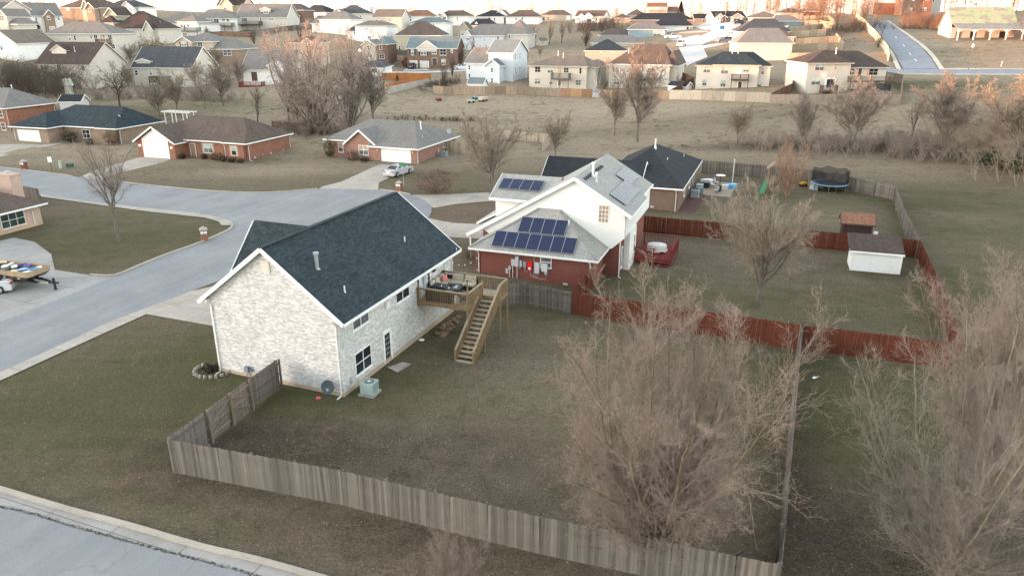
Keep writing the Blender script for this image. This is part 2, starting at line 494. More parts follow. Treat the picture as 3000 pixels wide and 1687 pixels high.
# what grows where: dry straw (r), living green (g), leaf litter and bare earth (b)
reg = np.zeros((len(verts), 4), np.float32); reg[:, 3] = 1
X, Y = verts[:, 0], verts[:, 1]
reg[:, 0] = 0.16 + 0.66 * np.clip((Y - 100) / 22, 0, 1)
reg[:, 1] = 0.30 - 0.1 * np.clip((Y - 100) / 25, 0, 1)
def blob(px, py, rx, ry, ch, s, rot=0.0):
    p = G(px, py); c, q = math.cos(rot), math.sin(rot)
    dx, dy = X - p.x, Y - p.y
    u, v = (dx * c + dy * q) / rx, (-dx * q + dy * c) / ry
    s = s * .62
    w = np.exp(-(u * u + v * v) * 0.9) * s
    reg[:, ch] = np.clip(reg[:, ch] + w, 0, 1)
    for o in (0, 1, 2):
        if o != ch and s > 0: reg[:, o] = np.clip(reg[:, o] * (1 - w * 0.75), 0, 1)
for b in [(200, 720, 14, 9, 1, .55), (450, 680, 10, 9, 1, .45), (640, 1000, 5, 5, 1, .35), (150, 1250, 9, 5, 1, .25), (330, 1330, 6, 4, 1, .2),
          (1200, 1010, 4, 4, 1, .6), (1120, 1130, 5, 3, 1, .55), (900, 1150, 3, 1.5, 1, .6), (1560, 920, 6, 3, 1, .5), (1000, 1230, 4, 3, 1, .3),
          (1400, 1130, 7, 5, 0, .22), (1250, 1350, 8, 4, 2, .25), (200, 1180, 14, 8, 1, .6), (480, 1100, 8, 6, 1, .4), (1050, 1330, 8, 3, 2, .45), (1500, 1300, 8, 4, 2, .2), (900, 1300, 5, 2, 2, .7), (700, 1270, 3, 1.5, 2, .8), (600, 1400, 7, 1.5, 2, .5),
          (1150, 1560, 9, 1.6, 2, .6), (1600, 1660, 9, 1.5, 2, .6), (420, 1400, 4, 2, 2, .35),
          (1900, 830, 6, 3.5, 1, .75), (2250, 800, 8, 6, 0, .12), (2200, 860, 9, 5, 1, .35), (2600, 900, 8, 5, 1, .5),
          (2380, 790, 9, 3, 2, .6), (2000, 760, 3, 4, 2, .5), (2150, 680, 8, 2, 2, .4), (2450, 860, 5, 3, 2, .4),
          (2450, 1150, 7, 8, 1, .7), (2650, 1250, 10, 9, 1, .5), (2800, 1400, 9, 6, 1, .45), (2350, 1450, 2.2, 10, 2, .9), (2400, 1600, 4, 3, 2, .6), (2330, 1040, 3, 3, 2, .3), (2850, 1600, 7, 5, 2, .45),
          (1500, 1450, 6, 6, 2, .2), (1800, 1200, 7, 7, 0, .1), (2250, 1400, 1.2, 8, 1, .5),
          (2150, 640, 9, 6, 1, .35), (2450, 640, 8, 4, 0, .35), (2350, 580, 10, 5, 1, .25), (2250, 540, 7, 3, 2, .8),
          (2800, 600, 12, 10, 1, .75), (2900, 680, 10, 7, 1, .5), (2750, 520, 12, 8, 0, .3), (2780, 800, 8, 9, 1, .6), (2720, 630, 4, 4, 2, .7), (2880, 640, 6, 3, 0, .5),
          (2000, 480, 12, 6, 1, .25), (1900, 450, 8, 5, 0, .3),
          (650, 510, 12, 6, 0, .35), (600, 490, 8, 3, 1, .3), (850, 500, 10, 4, 0, .35), (760, 470, 6, 2, 1, .35), (1300, 520, 10, 5, 1, .2), (100, 460, 8, 3, 2, .4), (250, 470, 9, 4, 0, .2), (1500, 620, 8, 4, 2, .35), (1330, 630, 6, 3, 2, .35),
          (400, 325, 22, 8, 1, .55), (250, 250, 14, 6, 0, .4), (750, 300, 30, 8, 1, .3), (900, 330, 20, 5, 0, .3), (1350, 300, 25, 7, 0, .5), (1700, 330, 30, 8, 0, .35), (1350, 352, 22, 2.5, 2, .5),
          (1600, 395, 25, 3, 1, .25), (2100, 360, 35, 6, 1, .22), (2250, 330, 20, 4, 1, .3), (2650, 245, 25, 9, 1, .6), (2900, 260, 25, 10, 1, .4), (2850, 150, 18, 10, 1, .3), (2780, 130, 10, 6, 0, .3), (2450, 110, 22, 8, 2, .5), (2800, 195, 10, 3, 2, .4),
          (2300, 430, 30, 3, 2, .7), (2600, 430, 25, 4, 2, .7), (2850, 450, 15, 5, 2, .6), (1700, 120, 22, 14, 1, .3), (1600, 180, 22, 12, 0, .3),
          (2100, 160, 10, 8, 1, .6), (100, 150, 12, 8, 1, .5), (1150, 215, 12, 4, 1, .5), (650, 95, 30, 10, 1, .25), (800, 90, 30, 10, 1, .3)]:
    blob(*b)
ca = gme.color_attributes.new("cover", 'FLOAT_COLOR', 'POINT')
ca.data.foreach_set("color", reg.ravel())
t = NT("grass_ground", 0.95, 0.05)
at = t.node("ShaderNodeAttribute", attribute_name="cover")
sep = t.node("ShaderNodeSeparateColor"); t.ln(at.outputs['Color'], sep.inputs[0])
w = t.wpos()
n_big = t.noise(w, 0.10, 5, 0.62); n_mid = t.noise(w, 0.55, 7, 0.72, .6); n_fine = t.noise(w, 9.0, 5, 0.85); n_mow = t.noise(t.wpos((0.09, 0.9, 1)), 1.0, 4, 0.6)
n_fine2 = t.noise(w, 28.0, 3, 0.9); n_clump = t.noise(w, 3.2, 5, 0.8, .5)
def cov(ch, gain=1.3):
    a = t.math('ADD', sep.outputs[ch], t.math('MULTIPLY', t.math('SUBTRACT', n_mid, 0.5), 2.0))
    a = t.math('ADD', a, t.math('MULTIPLY', t.math('SUBTRACT', n_big, 0.5), 0.9))
    a = t.math('ADD', a, t.math('MULTIPLY', t.math('SUBTRACT', n_clump, 0.5), 1.6))
    m = t.node("ShaderNodeMapRange", interpolation_type='SMOOTHSTEP'); t.ln(a, m.inputs[0])
    m.inputs[1].default_value = 0.0; m.inputs[2].default_value = 1.0
    return m.outputs[0]
base = t.ramp(n_fine, [(0.30, (0.060, 0.047, 0.034)), (0.5, (0.160, 0.125, 0.093)), (0.70, (0.30, 0.24, 0.182))])
tan = t.ramp(n_fine, [(0.25, (0.23, 0.18, 0.13)), (0.5, (0.385, 0.312, 0.232)), (0.78, (0.54, 0.45, 0.35))])
grn = t.ramp(n_fine, [(0.25, (0.040, 0.042, 0.020)), (0.5, (0.098, 0.098, 0.050)), (0.78, (0.19, 0.178, 0.10))])
lit = t.ramp(n_fine, [(0.3, (0.036, 0.027, 0.020)), (0.52, (0.085, 0.065, 0.049)), (0.75, (0.22, 0.17, 0.125))])
c = t.mix(cov(0), base, tan)
c = t.mix(cov(1), c, grn)
c = t.mix(cov(2), c, lit)
c = t.mix(0.45, c, t.ramp(n_mow, [(0.3, (0.66, 0.66, 0.62)), (0.65, (1, 1, 1))]), 'MULTIPLY')
c = t.mix(0.5, c, t.ramp(n_fine2, [(0.32, (0.5, 0.5, 0.5)), (0.6, (1.0, 1.0, 1.0))]), 'MULTIPLY')
c = t.mix(0.8, c, t.ramp(n_clump, [(0.32, (0.55, 0.54, 0.52)), (0.5, (0.95, 0.95, 0.95)), (0.68, (1.0, 1.0, 1.0))]), 'MULTIPLY')
t.bump(t.math('ADD', n_fine, n_clump), 0.6, 0.07)
gme.materials.append(t.out(c))
ground = link("ground", gme); tag(ground, kind="structure")

# ------------------------------------------------------------------ roads, drives and kerbs as draped sheets
def W2(pts):
    """photo points (2-tuples) or world points (3-tuples, third None) to world xy"""
    out = []
    for p in pts:
        if len(p) == 3: out.append(Vector((p[0], p[1], 0)))
        else:
            q = G(*p); out.append(Vector((q.x, q.y, 0)))
    return out
SHEETS = []
def sheet(name, pts, mat, off=0.03, step=2.0, kind="structure"):
    P = W2(pts); SHEETS.append([(p.x, p.y) for p in P])
    bm = bmesh.new()
    f = bm.faces.new([bm.verts.new(p) for p in P])
    xs = [p.x for p in P]; ys = [p.y for p in P]
    for k in np.arange(math.floor(min(xs) / step) * step, max(xs), step):
        bmesh.ops.bisect_plane(bm, geom=bm.verts[:] + bm.edges[:] + bm.faces[:], plane_co=(k, 0, 0), plane_no=(1, 0, 0))
    for k in np.arange(math.floor(min(ys) / step) * step, max(ys), step):
        bmesh.ops.bisect_plane(bm, geom=bm.verts[:] + bm.edges[:] + bm.faces[:], plane_co=(0, k, 0), plane_no=(0, 1, 0))
    bmesh.ops.triangulate(bm, faces=bm.faces[:])
    bmesh.ops.recalc_face_normals(bm, faces=bm.faces[:])
    if bm.faces and sum(f.normal.z for f in bm.faces) < 0: bmesh.ops.reverse_faces(bm, faces=bm.faces[:])
    bm.verts.ensure_lookup_table()
    zz = hz([v.co.x for v in bm.verts], [v.co.y for v in bm.verts])
    for v, z in zip(bm.verts, zz): v.co.z = z + off
    me = bpy.data.meshes.new(name); bm.to_mesh(me); bm.free(); me.materials.append(mat)
    o = link(name, me); tag(o, kind=kind); return o
def smooth_line(P, n=4):
    out = []
    for i in range(len(P) - 1):
        p0, p1, p2, p3 = P[max(i - 1, 0)], P[i], P[i + 1], P[min(i + 2, len(P) - 1)]
        for k in range(n):
            u = k / n
            out.append(0.5 * ((2 * p1) + (p2 - p0) * u + (2 * p0 - 5 * p1 + 4 * p2 - p3) * u * u + (3 * p1 - p0 - 3 * p2 + p3) * u ** 3))
    out.append(P[-1]); return out
def strip(name, line, w0, w1, hgt, mat, kind="structure", smooth=3):
    """a raised band following a line, from offset w0 to w1 to its left"""
    P = smooth_line(W2(line), smooth) if smooth else W2(line)
    vs = []; fs = []
    for i, p in enumerate(P):
        d = (P[min(i + 1, len(P) - 1)] - P[max(i - 1, 0)]).normalized(); nrm = Vector((-d.y, d.x, 0))
        for wv in (w0, w1):
            q = p + nrm * wv; z = h1(q.x, q.y)
            vs.append((q.x, q.y, z - .1)); vs.append((q.x, q.y, z + hgt))
    for i in range(len(P) - 1):
        a = i * 4; b = a + 4
        fs += [(a, a + 1, b + 1, b), (a + 1, a + 3, b + 3, b + 1), (a + 3, a + 2, b + 2, b + 3)]
    fs += [(0, 2, 3, 1)]; e = (len(P) - 1) * 4; fs += [(e, e + 1, e + 3, e + 2)]
    m = MB().add(vs, fs)
    o = m.build(name, mat); tag(o, kind=kind); return o

t = NT("asphalt", 0.9, 0.15)
w = t.wpos(); f = t.noise(w, 0.22, 6, 0.65); f2 = t.noise(w, 14, 4, 0.8); f3 = t.noise(t.wpos((.25, .10, 1)), 1.0, 4, 0.6)
c = t.ramp(f, [(0.3, (0.185, 0.189, 0.197)), (0.6, (0.235, 0.239, 0.247)), (0.8, (0.28, 0.283, 0.29))])
mpr = t.node("ShaderNodeMapping"); mpr.inputs['Rotation'].default_value = (0, 0, -R(68.7)); mpr.inputs['Scale'].default_value = (1, 1, 1); t.ln(w, mpr.inputs[0])
mp2 = t.node("ShaderNodeMapping"); mp2.inputs['Scale'].default_value = (.035, .75, 1); t.ln(mpr.outputs[0], mp2.inputs[0])
f5 = t.noise(mp2.outputs[0], 1.0, 5, .7)
c = t.mix(0.55, c, t.ramp(f5, [(.35, (.66, .66, .68)), (.6, (1, 1, 1))]), 'MULTIPLY')
c = t.mix(0.3, c, t.ramp(f2, [(0.3, (0.16, 0.17, 0.18)), (0.7, (0.42, 0.43, 0.45))]))
c = t.mix(0.3, c, t.ramp(f3, [(0.35, (0.7, 0.7, 0.72)), (0.6, (1, 1, 1))]), 'MULTIPLY')
wv = t.node("ShaderNodeTexVoronoi", feature='DISTANCE_TO_EDGE'); wv.inputs['Scale'].default_value = 0.085
nz = t.node("ShaderNodeVectorMath", operation='ADD'); cx = t.node("ShaderNodeTexNoise"); cx.inputs['Scale'].default_value = .35; cx.inputs['Detail'].default_value = 5
t.ln(w, cx.inputs['Vector']); scl = t.node("ShaderNodeVectorMath", operation='SCALE'); scl.inputs['Scale'].default_value = 5.0
t.ln(cx.outputs['Color'], scl.inputs[0]); t.ln(w, nz.inputs[0]); t.ln(scl.outputs[0], nz.inputs[1]); t.ln(nz.outputs[0], wv.inputs['Vector'])
c = t.mix(t.ramp(wv.outputs['Distance'], [(0.0, (0.28, 0.28, 0.28)), (0.006, (0, 0, 0))]), c, (0.09, 0.095, 0.10))
ASPH = t.out(c)
CONC = concrete((0.385, 0.35, 0.31), joints=3.05); CONC2 = concrete((0.325, 0.315, 0.30), joints=3.6); KERB = concrete((0.37, 0.335, 0.285)); NEWCONC = concrete((0.46, 0.46, 0.465)); ASPH2 = concrete((0.235, 0.25, 0.285)); LIGHTKERB = concrete((0.48, 0.45, 0.39))

sheet("street", [(-90, 484), (0, 491.7), (100, 503), (218, 518), (422, 542.6), (582, 558.7), (750, 566), (850, 562), (936, 554), (1041, 555.6), (1108, 558.5), (1160, 563),
                 (1207, 572), (1245, 588), (1265, 608), (1264, 622), (1255, 640), (-11.5, 73.5, None), (-15.5, 69, None), (-20, 66.5, None), (562, 853), (420, 906.5), (312.6, 948), (146.5, 1026), (0, 1092), (-160, 1165),
                 (-160, 1010), (0, 943), (234.5, 853), (337, 809), (415, 778), (495, 746), (580, 716), (655, 684), (678, 671), (685, 660), (680, 650), (640, 638), (582, 625.6), (440, 612), (291, 595), (116, 570), (0, 553), (-90, 543)], ASPH, 0.03)
sheet("driveway", [(337, 809), (260, 806), (161, 791), (150, 745), (101, 709), (40, 697), (-60, 720), (-260, 900), (-160, 1010), (0, 943), (234, 853)], CONC2, 0.026)
sheet("driveway", [(0, 424), (54, 423), (122, 425), (201, 416), (101, 437), (0, 460), (-80, 480), (-90, 440)], CONC, 0.026)
sheet("driveway", [(413, 460), (508, 465), (475, 477), (330, 512), (312, 530), (233, 519), (290, 496)], CONC, 0.026)
sheet("driveway", [(1113, 482), (1212, 489), (1160, 512), (1110, 536), (1108, 558), (1041, 555.6), (936, 554), (945, 547), (1000, 533), (1094, 490)], CONC, 0.034)
sheet("driveway", [(1207, 572), (1314, 570), (1446, 564), (1520, 560), (1500, 588), (1443, 590), (1399, 593), (1332, 599), (1270, 610), (1264, 606), (1245, 588)], CONC, 0.034)
sheet("driveway", [(1255, 640), (1296, 649), (1332, 654), (1415, 658), (1470, 660), (1460, 704), (1329, 696), (1240, 690), (1215, 665)], CONC, 0.034)
sheet("driveway", [(430, 921), (-14.6, 45.6, None), (-12.2, 51.8, None), (-23.5, 57.5, None), (562, 853), (420, 906.5)], CONC, 0.034)
sheet("pavement", [(0, 1092), (-160, 1165), (-160, 1192), (0, 1117), (171, 1038), (430, 921), (420, 906.5), (312.6, 948), (146.5, 1026)], CONC, 0.05)
sheet("pavement", [(116, 570), (291, 595), (440, 612), (582, 625.6), (640, 638), (680, 650), (685, 662), (648, 661), (642, 651), (600, 639), (440, 622), (122, 578)], CONC, 0.06)
strip("kerb", [(682, 656), (684, 664), (675, 673), (655, 684), (580, 716), (495, 746), (415, 778), (337, 809), (262, 808)], 0.0, -0.22, 0.14, KERB)
strip("kerb", [(-90, 484), (0, 491.7), (100, 503), (210, 517)], -0.02, 0.2, 0.13, KERB)
strip("kerb", [(330, 532), (422, 542.6), (582, 558.7), (700, 565), (800, 565), (930, 554.5)], -0.02, 0.2, 0.13, KERB)
strip("kerb", [(1110, 557), (1160, 563), (1200, 571)], -0.02, 0.2, 0.13, KERB)
# foreground street with its gutter and kerb
sheet("street", [(0, 1484), (78.6, 1501), (204, 1539), (320, 1571), (437, 1603), (670, 1663), (750, 1687), (950, 1750), (700, 1990), (-700, 1990), (-700, 1330), (-300, 1420)], ASPH, 0.03)
sheet("gutter", [(0, 1484), (78.6, 1501), (204, 1539), (320, 1571), (437, 1603), (670, 1663), (750, 1687), (950, 1750), (990, 1716), (750, 1648), (582, 1608), (370, 1546), (186, 1497), (0, 1441), (-300, 1352), (-300, 1420)], CONC2, 0.022, 1.5)
strip("kerb", [(-300, 1352), (0, 1441), (186, 1497), (370, 1546), (582, 1608), (750, 1648), (990, 1716), (1100, 1750)], 0.0, 0.24, 0.14, KERB)
# drifts of dead leaves along the foreground gutter joint
def scatter_line(name, line, n, wid, size, mat, label, cat):
    P = smooth_line(W2(line), 6); m = MB()
    L = [0]
    for a, b in zip(P, P[1:]): L.append(L[-1] + (b - a).length)
    for _ in range(n):
        s = random.random() * L[-1]; i = max(k for k in range(len(L)) if L[k] <= s); i = min(i, len(P) - 2)
        p = P[i].lerp(P[i + 1], (s - L[i]) / max(1e-6, L[i + 1] - L[i])) + Vector((random.gauss(0, wid), random.gauss(0, wid), 0))
        z = h1(p.x, p.y) + 0.036; a = random.random() * 6.28; r = size * random.uniform(.5, 1.3)
        tl = random.uniform(0, .5) * r
        m.add([(p.x + r * math.cos(a + q) * k, p.y + r * math.sin(a + q) * k, z + (tl if j % 2 else 0)) for j, (q, k) in enumerate(((0, 1), (1.4, .5), (3.14, 1), (4.6, .5)))], [(0, 1, 2, 3)])
    o = m.build(name, mat, uv=False); tag(o, label, cat, kind="stuff"); return o
t = NT("dead_leaves", 0.9, 0.1)
LEAF = t.out(t.ramp(t.noise(t.wpos(), 9, 3, 0.8), [(0.3, (0.05, 0.033, 0.02)), (0.55, (0.14, 0.09, 0.052)), (0.75, (0.30, 0.2, 0.12))]))
t = NT("dead_leaves_dark", 0.9, 0.1)
LEAFD = t.out(t.ramp(t.noise(t.wpos(), 9, 3, 0.8), [(0.3, (0.035, 0.03, 0.025)), (0.6, (0.09, 0.075, 0.05)), (0.8, (0.15, 0.13, 0.08))]))
scatter_line("leaf_litter", [(-200, 1432), (0, 1484), (78.6, 1501), (204, 1539), (320, 1571), (437, 1603), (670, 1663), (750, 1687), (850, 1715)], 1700, 0.045, 0.034, LEAFD, "dark line of leaves and weeds in the foreground gutter joint", "leaf litter")
# streets on the hill
sheet("street", [(2012, 196), (2073, 168), (2061.5, 143), (2057, 133.5), (2086, 119.6), (2124, 107), (2170, 92), (2170, 74), (2165, 66), (2068, 69), (2032, 81), (2083, 93), (2055, 105.6), (2001, 121), (1987, 140), (1993, 149), (2008, 183)], NEWCONC, 0.10, 4)
sheet("driveway", [(1950, 119), (2001, 121), (2055, 105.6), (2040, 104), (1990, 114)], NEWCONC, 0.12, 4)
sheet("driveway", [(2062, 144), (2120, 132), (2160, 124), (2160, 118), (2100, 128), (2057, 136)], NEWCONC, 0.12, 4)
sheet("driveway", [(2075, 125), (2140, 113), (2160, 108), (2160, 104), (2110, 113)], NEWCONC, 0.12, 4)
sheet("driveway", [(2084, 96), (2030, 97), (1990, 99), (1990, 96.5), (2060, 92)], NEWCONC, 0.12, 4)
sheet("street", [(1060, 218.5), (1140, 217), (1357, 210), (1420, 208), (1420, 203), (1357, 205), (1140, 211), (1060, 212)], NEWCONC, 0.10, 4)
sheet("driveway", [(1188, 202.5), (1250, 202.5), (1262, 208), (1180, 210)], NEWCONC, 0.13, 4)
sheet("street", [(2646.6, 203), (2625, 160), (2600, 130), (2575, 102), (2545, 70), (2534.7, 60.5), (2595, 61.5), (2620, 82), (2660, 110), (2699, 141), (2725, 170), (2747.5, 203)], ASPH2, 0.10, 3)
strip("kerb", [(2640, 204), (2619, 160), (2594, 130), (2570, 102), (2540, 70)], 0, 0.9, 0.16, LIGHTKERB)
strip("kerb", [(2754, 204), (2731, 170), (2704, 141), (2664, 110), (2623, 82), (2598, 62)], 0, -1.0, 0.16, LIGHTKERB)
sheet("street", [(2595, 204), (2760, 204), (3080, 205), (3080, 216), (2760, 217), (2595, 216)], ASPH2, 0.11, 3)
strip("kerb", [(2595, 217), (2760, 218), (3080, 217)], 0, -.7, 0.16, LIGHTKERB)
strip("kerb", [(2760, 203.6), (2880, 203.6), (3080, 204.6)], 0, .6, 0.16, LIGHTKERB)
WL = paint((0.62, 0.62, 0.58), 0.7)
for a, b in (((2663, 156), (2669, 164)), ((2679, 174), (2685, 182)), ((2645, 132), (2650, 139)), ((2622, 108), (2627, 114))):
    p, q = G(*a), G(*b); d = Vector((q.x - p.x, q.y - p.y, 0)).normalized(); s = Vector((-d.y, d.x, 0)) * .12
    P = [p + s, p - s, q - s, q + s]
    o = MB().add([(v.x, v.y, h1(v.x, v.y) + .13) for v in P], [(0, 1, 2, 3)]).build("lane_marking", WL); tag(o, kind="structure")
sheet("street", [(60, 139), (100, 131), (140, 122), (140, 113), (90, 113), (100, 120), (60, 131), (-40, 138), (-40, 146)], NEWCONC, 0.12, 4)
sheet("patio_slab", [(1134, 1078), (1180, 1062), (1206, 1068), (1166, 1093)], CONC, 0.05)

# ------------------------------------------------------------------ house kit (local frame: x along the front, y away, z up)
class Wall:
    """one vertical wall face seen from outside: origin at its lower left, s runs right, out points to the viewer"""
    def __init__(s, o, ang):
        s.o = Vector(o); s.a = ang
        s.d = Vector((math.cos(ang), math.sin(ang), 0)); s.n = Vector((math.sin(ang), -math.cos(ang), 0))
    def p(s, u, z, out=0.0):
        q = s.o + s.d * u + s.n * out; return (q.x, q.y, s.o.z + z)
    def box(s, m, u0, u1, z0, z1, o0, o1, mi=0):
        vs = [s.p(u0, z0, o1), s.p(u1, z0, o1), s.p(u1, z0, o0), s.p(u0, z0, o0), s.p(u0, z1, o1), s.p(u1, z1, o1), s.p(u1, z1, o0), s.p(u0, z1, o0)]
        m.add(vs, [(0, 3, 2, 1), (4, 5, 6, 7), (0, 1, 5, 4), (1, 2, 6, 5), (2, 3, 7, 6), (3, 0, 4, 7)], mi)
def block_wall(x0, x1, y0, y1, z, side):
    if side == 'f': return Wall((x0, y0, z), 0.0)
    if side == 'r': return Wall((x1, y0, z), math.pi / 2)
    if side == 'b': return Wall((x1, y1, z), math.pi)
    return Wall((x0, y1, z), -math.pi / 2)

def window(par, wl, u, z, w, h, nx=2, ny=2, pane=None, frame=None, fw=0.07, shutters=None, sill=True, name="window"):
    pane = pane or GLASS; frame = frame or WHITE
    m = MB(); d = 0.045
    wl.box(m, u, u + fw, z, z + h, -.02, d); wl.box(m, u + w - fw, u + w, z, z + h, -.02, d)
    wl.box(m, u + fw, u + w - fw, z, z + fw, -.02, d); wl.box(m, u + fw, u + w - fw, z + h - fw, z + h, -.02, d)
    if sill: wl.box(m, u - .04, u + w + .04, z - .06, z - .003, -.02, .07)
    iw = (w - 2 * fw) / nx; ih = (h - 2 * fw) / ny
    mw = fw * 0.8
    for i in range(1, nx): wl.box(m, u + fw + i * iw - mw / 2, u + fw + i * iw + mw / 2, z + fw + .001, z + h - fw - .001, -.02, d - .012)
    for j in range(1, ny): wl.box(m, u + fw + .001, u + w - fw - .001, z + fw + j * ih - mw / 2, z + fw + j * ih + mw / 2, -.02, d - .015)
    o = m.build(name, frame, par)
    panes = pane if isinstance(pane, list) else [pane] * ny
    for j in range(ny):
        for i in range(nx):
            m = MB()
            a = u + fw + i * iw + (mw / 2 if i else 0); b = u + fw + (i + 1) * iw - (mw / 2 if i < nx - 1 else 0)
            c = z + fw + j * ih + (mw / 2 if j else 0); e = z + fw + (j + 1) * ih - (mw / 2 if j < ny - 1 else 0)
            wl.box(m, a + .001, b - .001, c + .001, e - .001, -.02, 0.014)
            m.build("pane", panes[j], o)
    if shutters:
        for s in (-1, 1):
            m = MB(); c0 = u - .42 if s < 0 else u + w + .06
            wl.box(m, c0, c0 + .36, z, z + h, -.02, .035)
            for k in range(6): wl.box(m, c0 + .04, c0 + .32, z + h * (k + .2) / 6.2, z + h * (k + .7) / 6.2, .03, .045)
            m.build("shutter", shutters, o)
    return o
def door(par, wl, u, z, w, h, mat=None, glazed=0, frame=None):
    mat = mat or WHITE; frame = frame or WHITE
    m = MB(); f = .08
    wl.box(m, u - f, u - .001, z, z + h + f, -.02, .05); wl.box(m, u + w + .001, u + w + f, z, z + h + f, -.02, .05); wl.box(m, u, u + w, z + h + .001, z + h + f, -.02, .05)
    o = m.build("door", frame, par)
    m = MB(); wl.box(m, u + .004, u + w - .004, z + .01, z + h - .004, -.02, .025)
    if not glazed:
        for a, b in ((.12, .45), (.55, .92)):
            for q in (.12, .55): wl.box(m, u + w * q, u + w * (q + .33), z + h * a, z + h * b, .02, .036)
    m.build("leaf", mat, o)
    if glazed:
        for i in range(glazed[0]):
            for j in range(glazed[1]):
                m = MB(); iw = w * .74 / glazed[0]; ih = h * .84 / glazed[1]
                wl.box(m, u + w * .13 + i * iw + .012, u + w * .13 + (i + 1) * iw - .012, z + h * .09 + j * ih + .012, z + h * .09 + (j + 1) * ih - .012, .02, .032)
                m.build("pane", GLASS, o)
    m = MB(); q = wl.p(u + w * .9, z + h * .47, .06); m.lathe([(0.0, -.03), (.032, -.02), (.032, .02), (0.0, .03)], q, 8)
    m.build("handle", GALV, o)
    return o
def garage(par, wl, u, z, w, h, mat=None, rows=4, trim=None):
    mat = mat or WHITE
    m = MB(); f = .1
    wl.box(m, u - f, u - .001, z, z + h + f, -.02, .05); wl.box(m, u + w + .001, u + w + f, z, z + h + f, -.02, .05); wl.box(m, u, u + w, z + h + .001, z + h + f, -.02, .05)
    o = m.build("garage_door", trim or WHITE, par)
    for k in range(rows):
        m = MB(); a = z + h * k / rows; b = z + h * (k + 1) / rows
        wl.box(m, u + .004, u + w - .004, a + .006, b - .006, -.02, .02)
        nc = max(2, round(w / .62))
        for c in range(nc):
            wl.box(m, u + w * (c + .1) / nc, u + w * (c + .9) / nc, a + h / rows * .18, b - h / rows * .18, .015, .028)
        m.build("panel", mat, o)
    return o
def downspout(par, wl, u, z0, z1, out=.35, kick=True, mat=None):
    r = .042
    P = [wl.p(u, z1, out), wl.p(u, z1 - .12, out), wl.p(u, z1 - .42, .06), wl.p(u, z0 + .12, .06)]
    if kick: P += [wl.p(u, z0 + .04, .12), wl.p(u, z0 + .03, .5)]
    m = MB(); m.tube(P, r, 6)
    return m.build("downspout", mat or WHITE, par)

def roof_plane(m, pts, th=0.14):
    """a thick slab over the polygon pts (upper face)"""
    P = [Vector(p) for p in pts]; n = len(P)
    nrm = (P[1] - P[0]).cross(P[2] - P[0])
    if nrm.z < 0: P.reverse()
    vs = P + [p - Vector((0, 0, th)) for p in P]
    fs = [tuple(range(n)), tuple(range(2 * n - 1, n - 1, -1))]
    for i in range(n):
        j = (i + 1) % n; fs.append((i, i + n, j + n, j))
    m.add(vs, fs)
def fascia(par, pts, closed=True, h=0.17, w=0.05, mat=None, name="fascia", drop=0.085):
    m = MB(); n = len(pts)
    for i in range(n if closed else n - 1):
        a = Vector(pts[i]); b = Vector(pts[(i + 1) % n])
        m.bar(a - Vector((0, 0, drop)), b - Vector((0, 0, drop)), w, h)
    return m.build(name, mat or WHITE, par)

def hip_roof(par, x0, x1, y0, y1, ze, zr, oh, mat, inset=None, ridge='x', trim=None, name="roof"):
    """inset: distance eave end to ridge end (pair allowed)"""
    X0, X1, Y0, Y1 = x0 - oh, x1 + oh, y0 - oh, y1 + oh
    E = [(X0, Y0, ze), (X1, Y0, ze), (X1, Y1, ze), (X0, Y1, ze)]
    if ridge == 'x':
        half = (Y1 - Y0) / 2
        i0, i1 = inset if isinstance(inset, tuple) else (inset if inset is not None else min(half, (X1 - X0) / 2),) * 2
        yc = (Y0 + Y1) / 2; A = (X0 + i0, yc, zr); B = (X1 - i1, yc, zr)
        F = [[E[0], E[1], B, A], [E[1], E[2], B], [E[2], E[3], A, B], [E[3], E[0], A]]
    else:
        half = (X1 - X0) / 2
        i0, i1 = inset if isinstance(inset, tuple) else (inset if inset is not None else min(half, (Y1 - Y0) / 2),) * 2
        xc = (X0 + X1) / 2; A = (xc, Y0 + i0, zr); B = (xc, Y1 - i1, zr)
        F = [[E[0], E[1], A], [E[1], E[2], B, A], [E[2], E[3], B], [E[3], E[0], A, B]]
    vs = []; fs = []
    for f in F:
        n = len(vs); vs += f; fs.append(tuple(range(n, n + len(f))))
    n = len(vs); vs += [(x, y, ze - .05) for x, y, _ in E]; fs.append((n + 3, n + 2, n + 1, n))
    o = MB().add(vs, fs).build(name, mat, par)
    fascia(o, E, True, .18, .05, trim, "gutter")
    return o
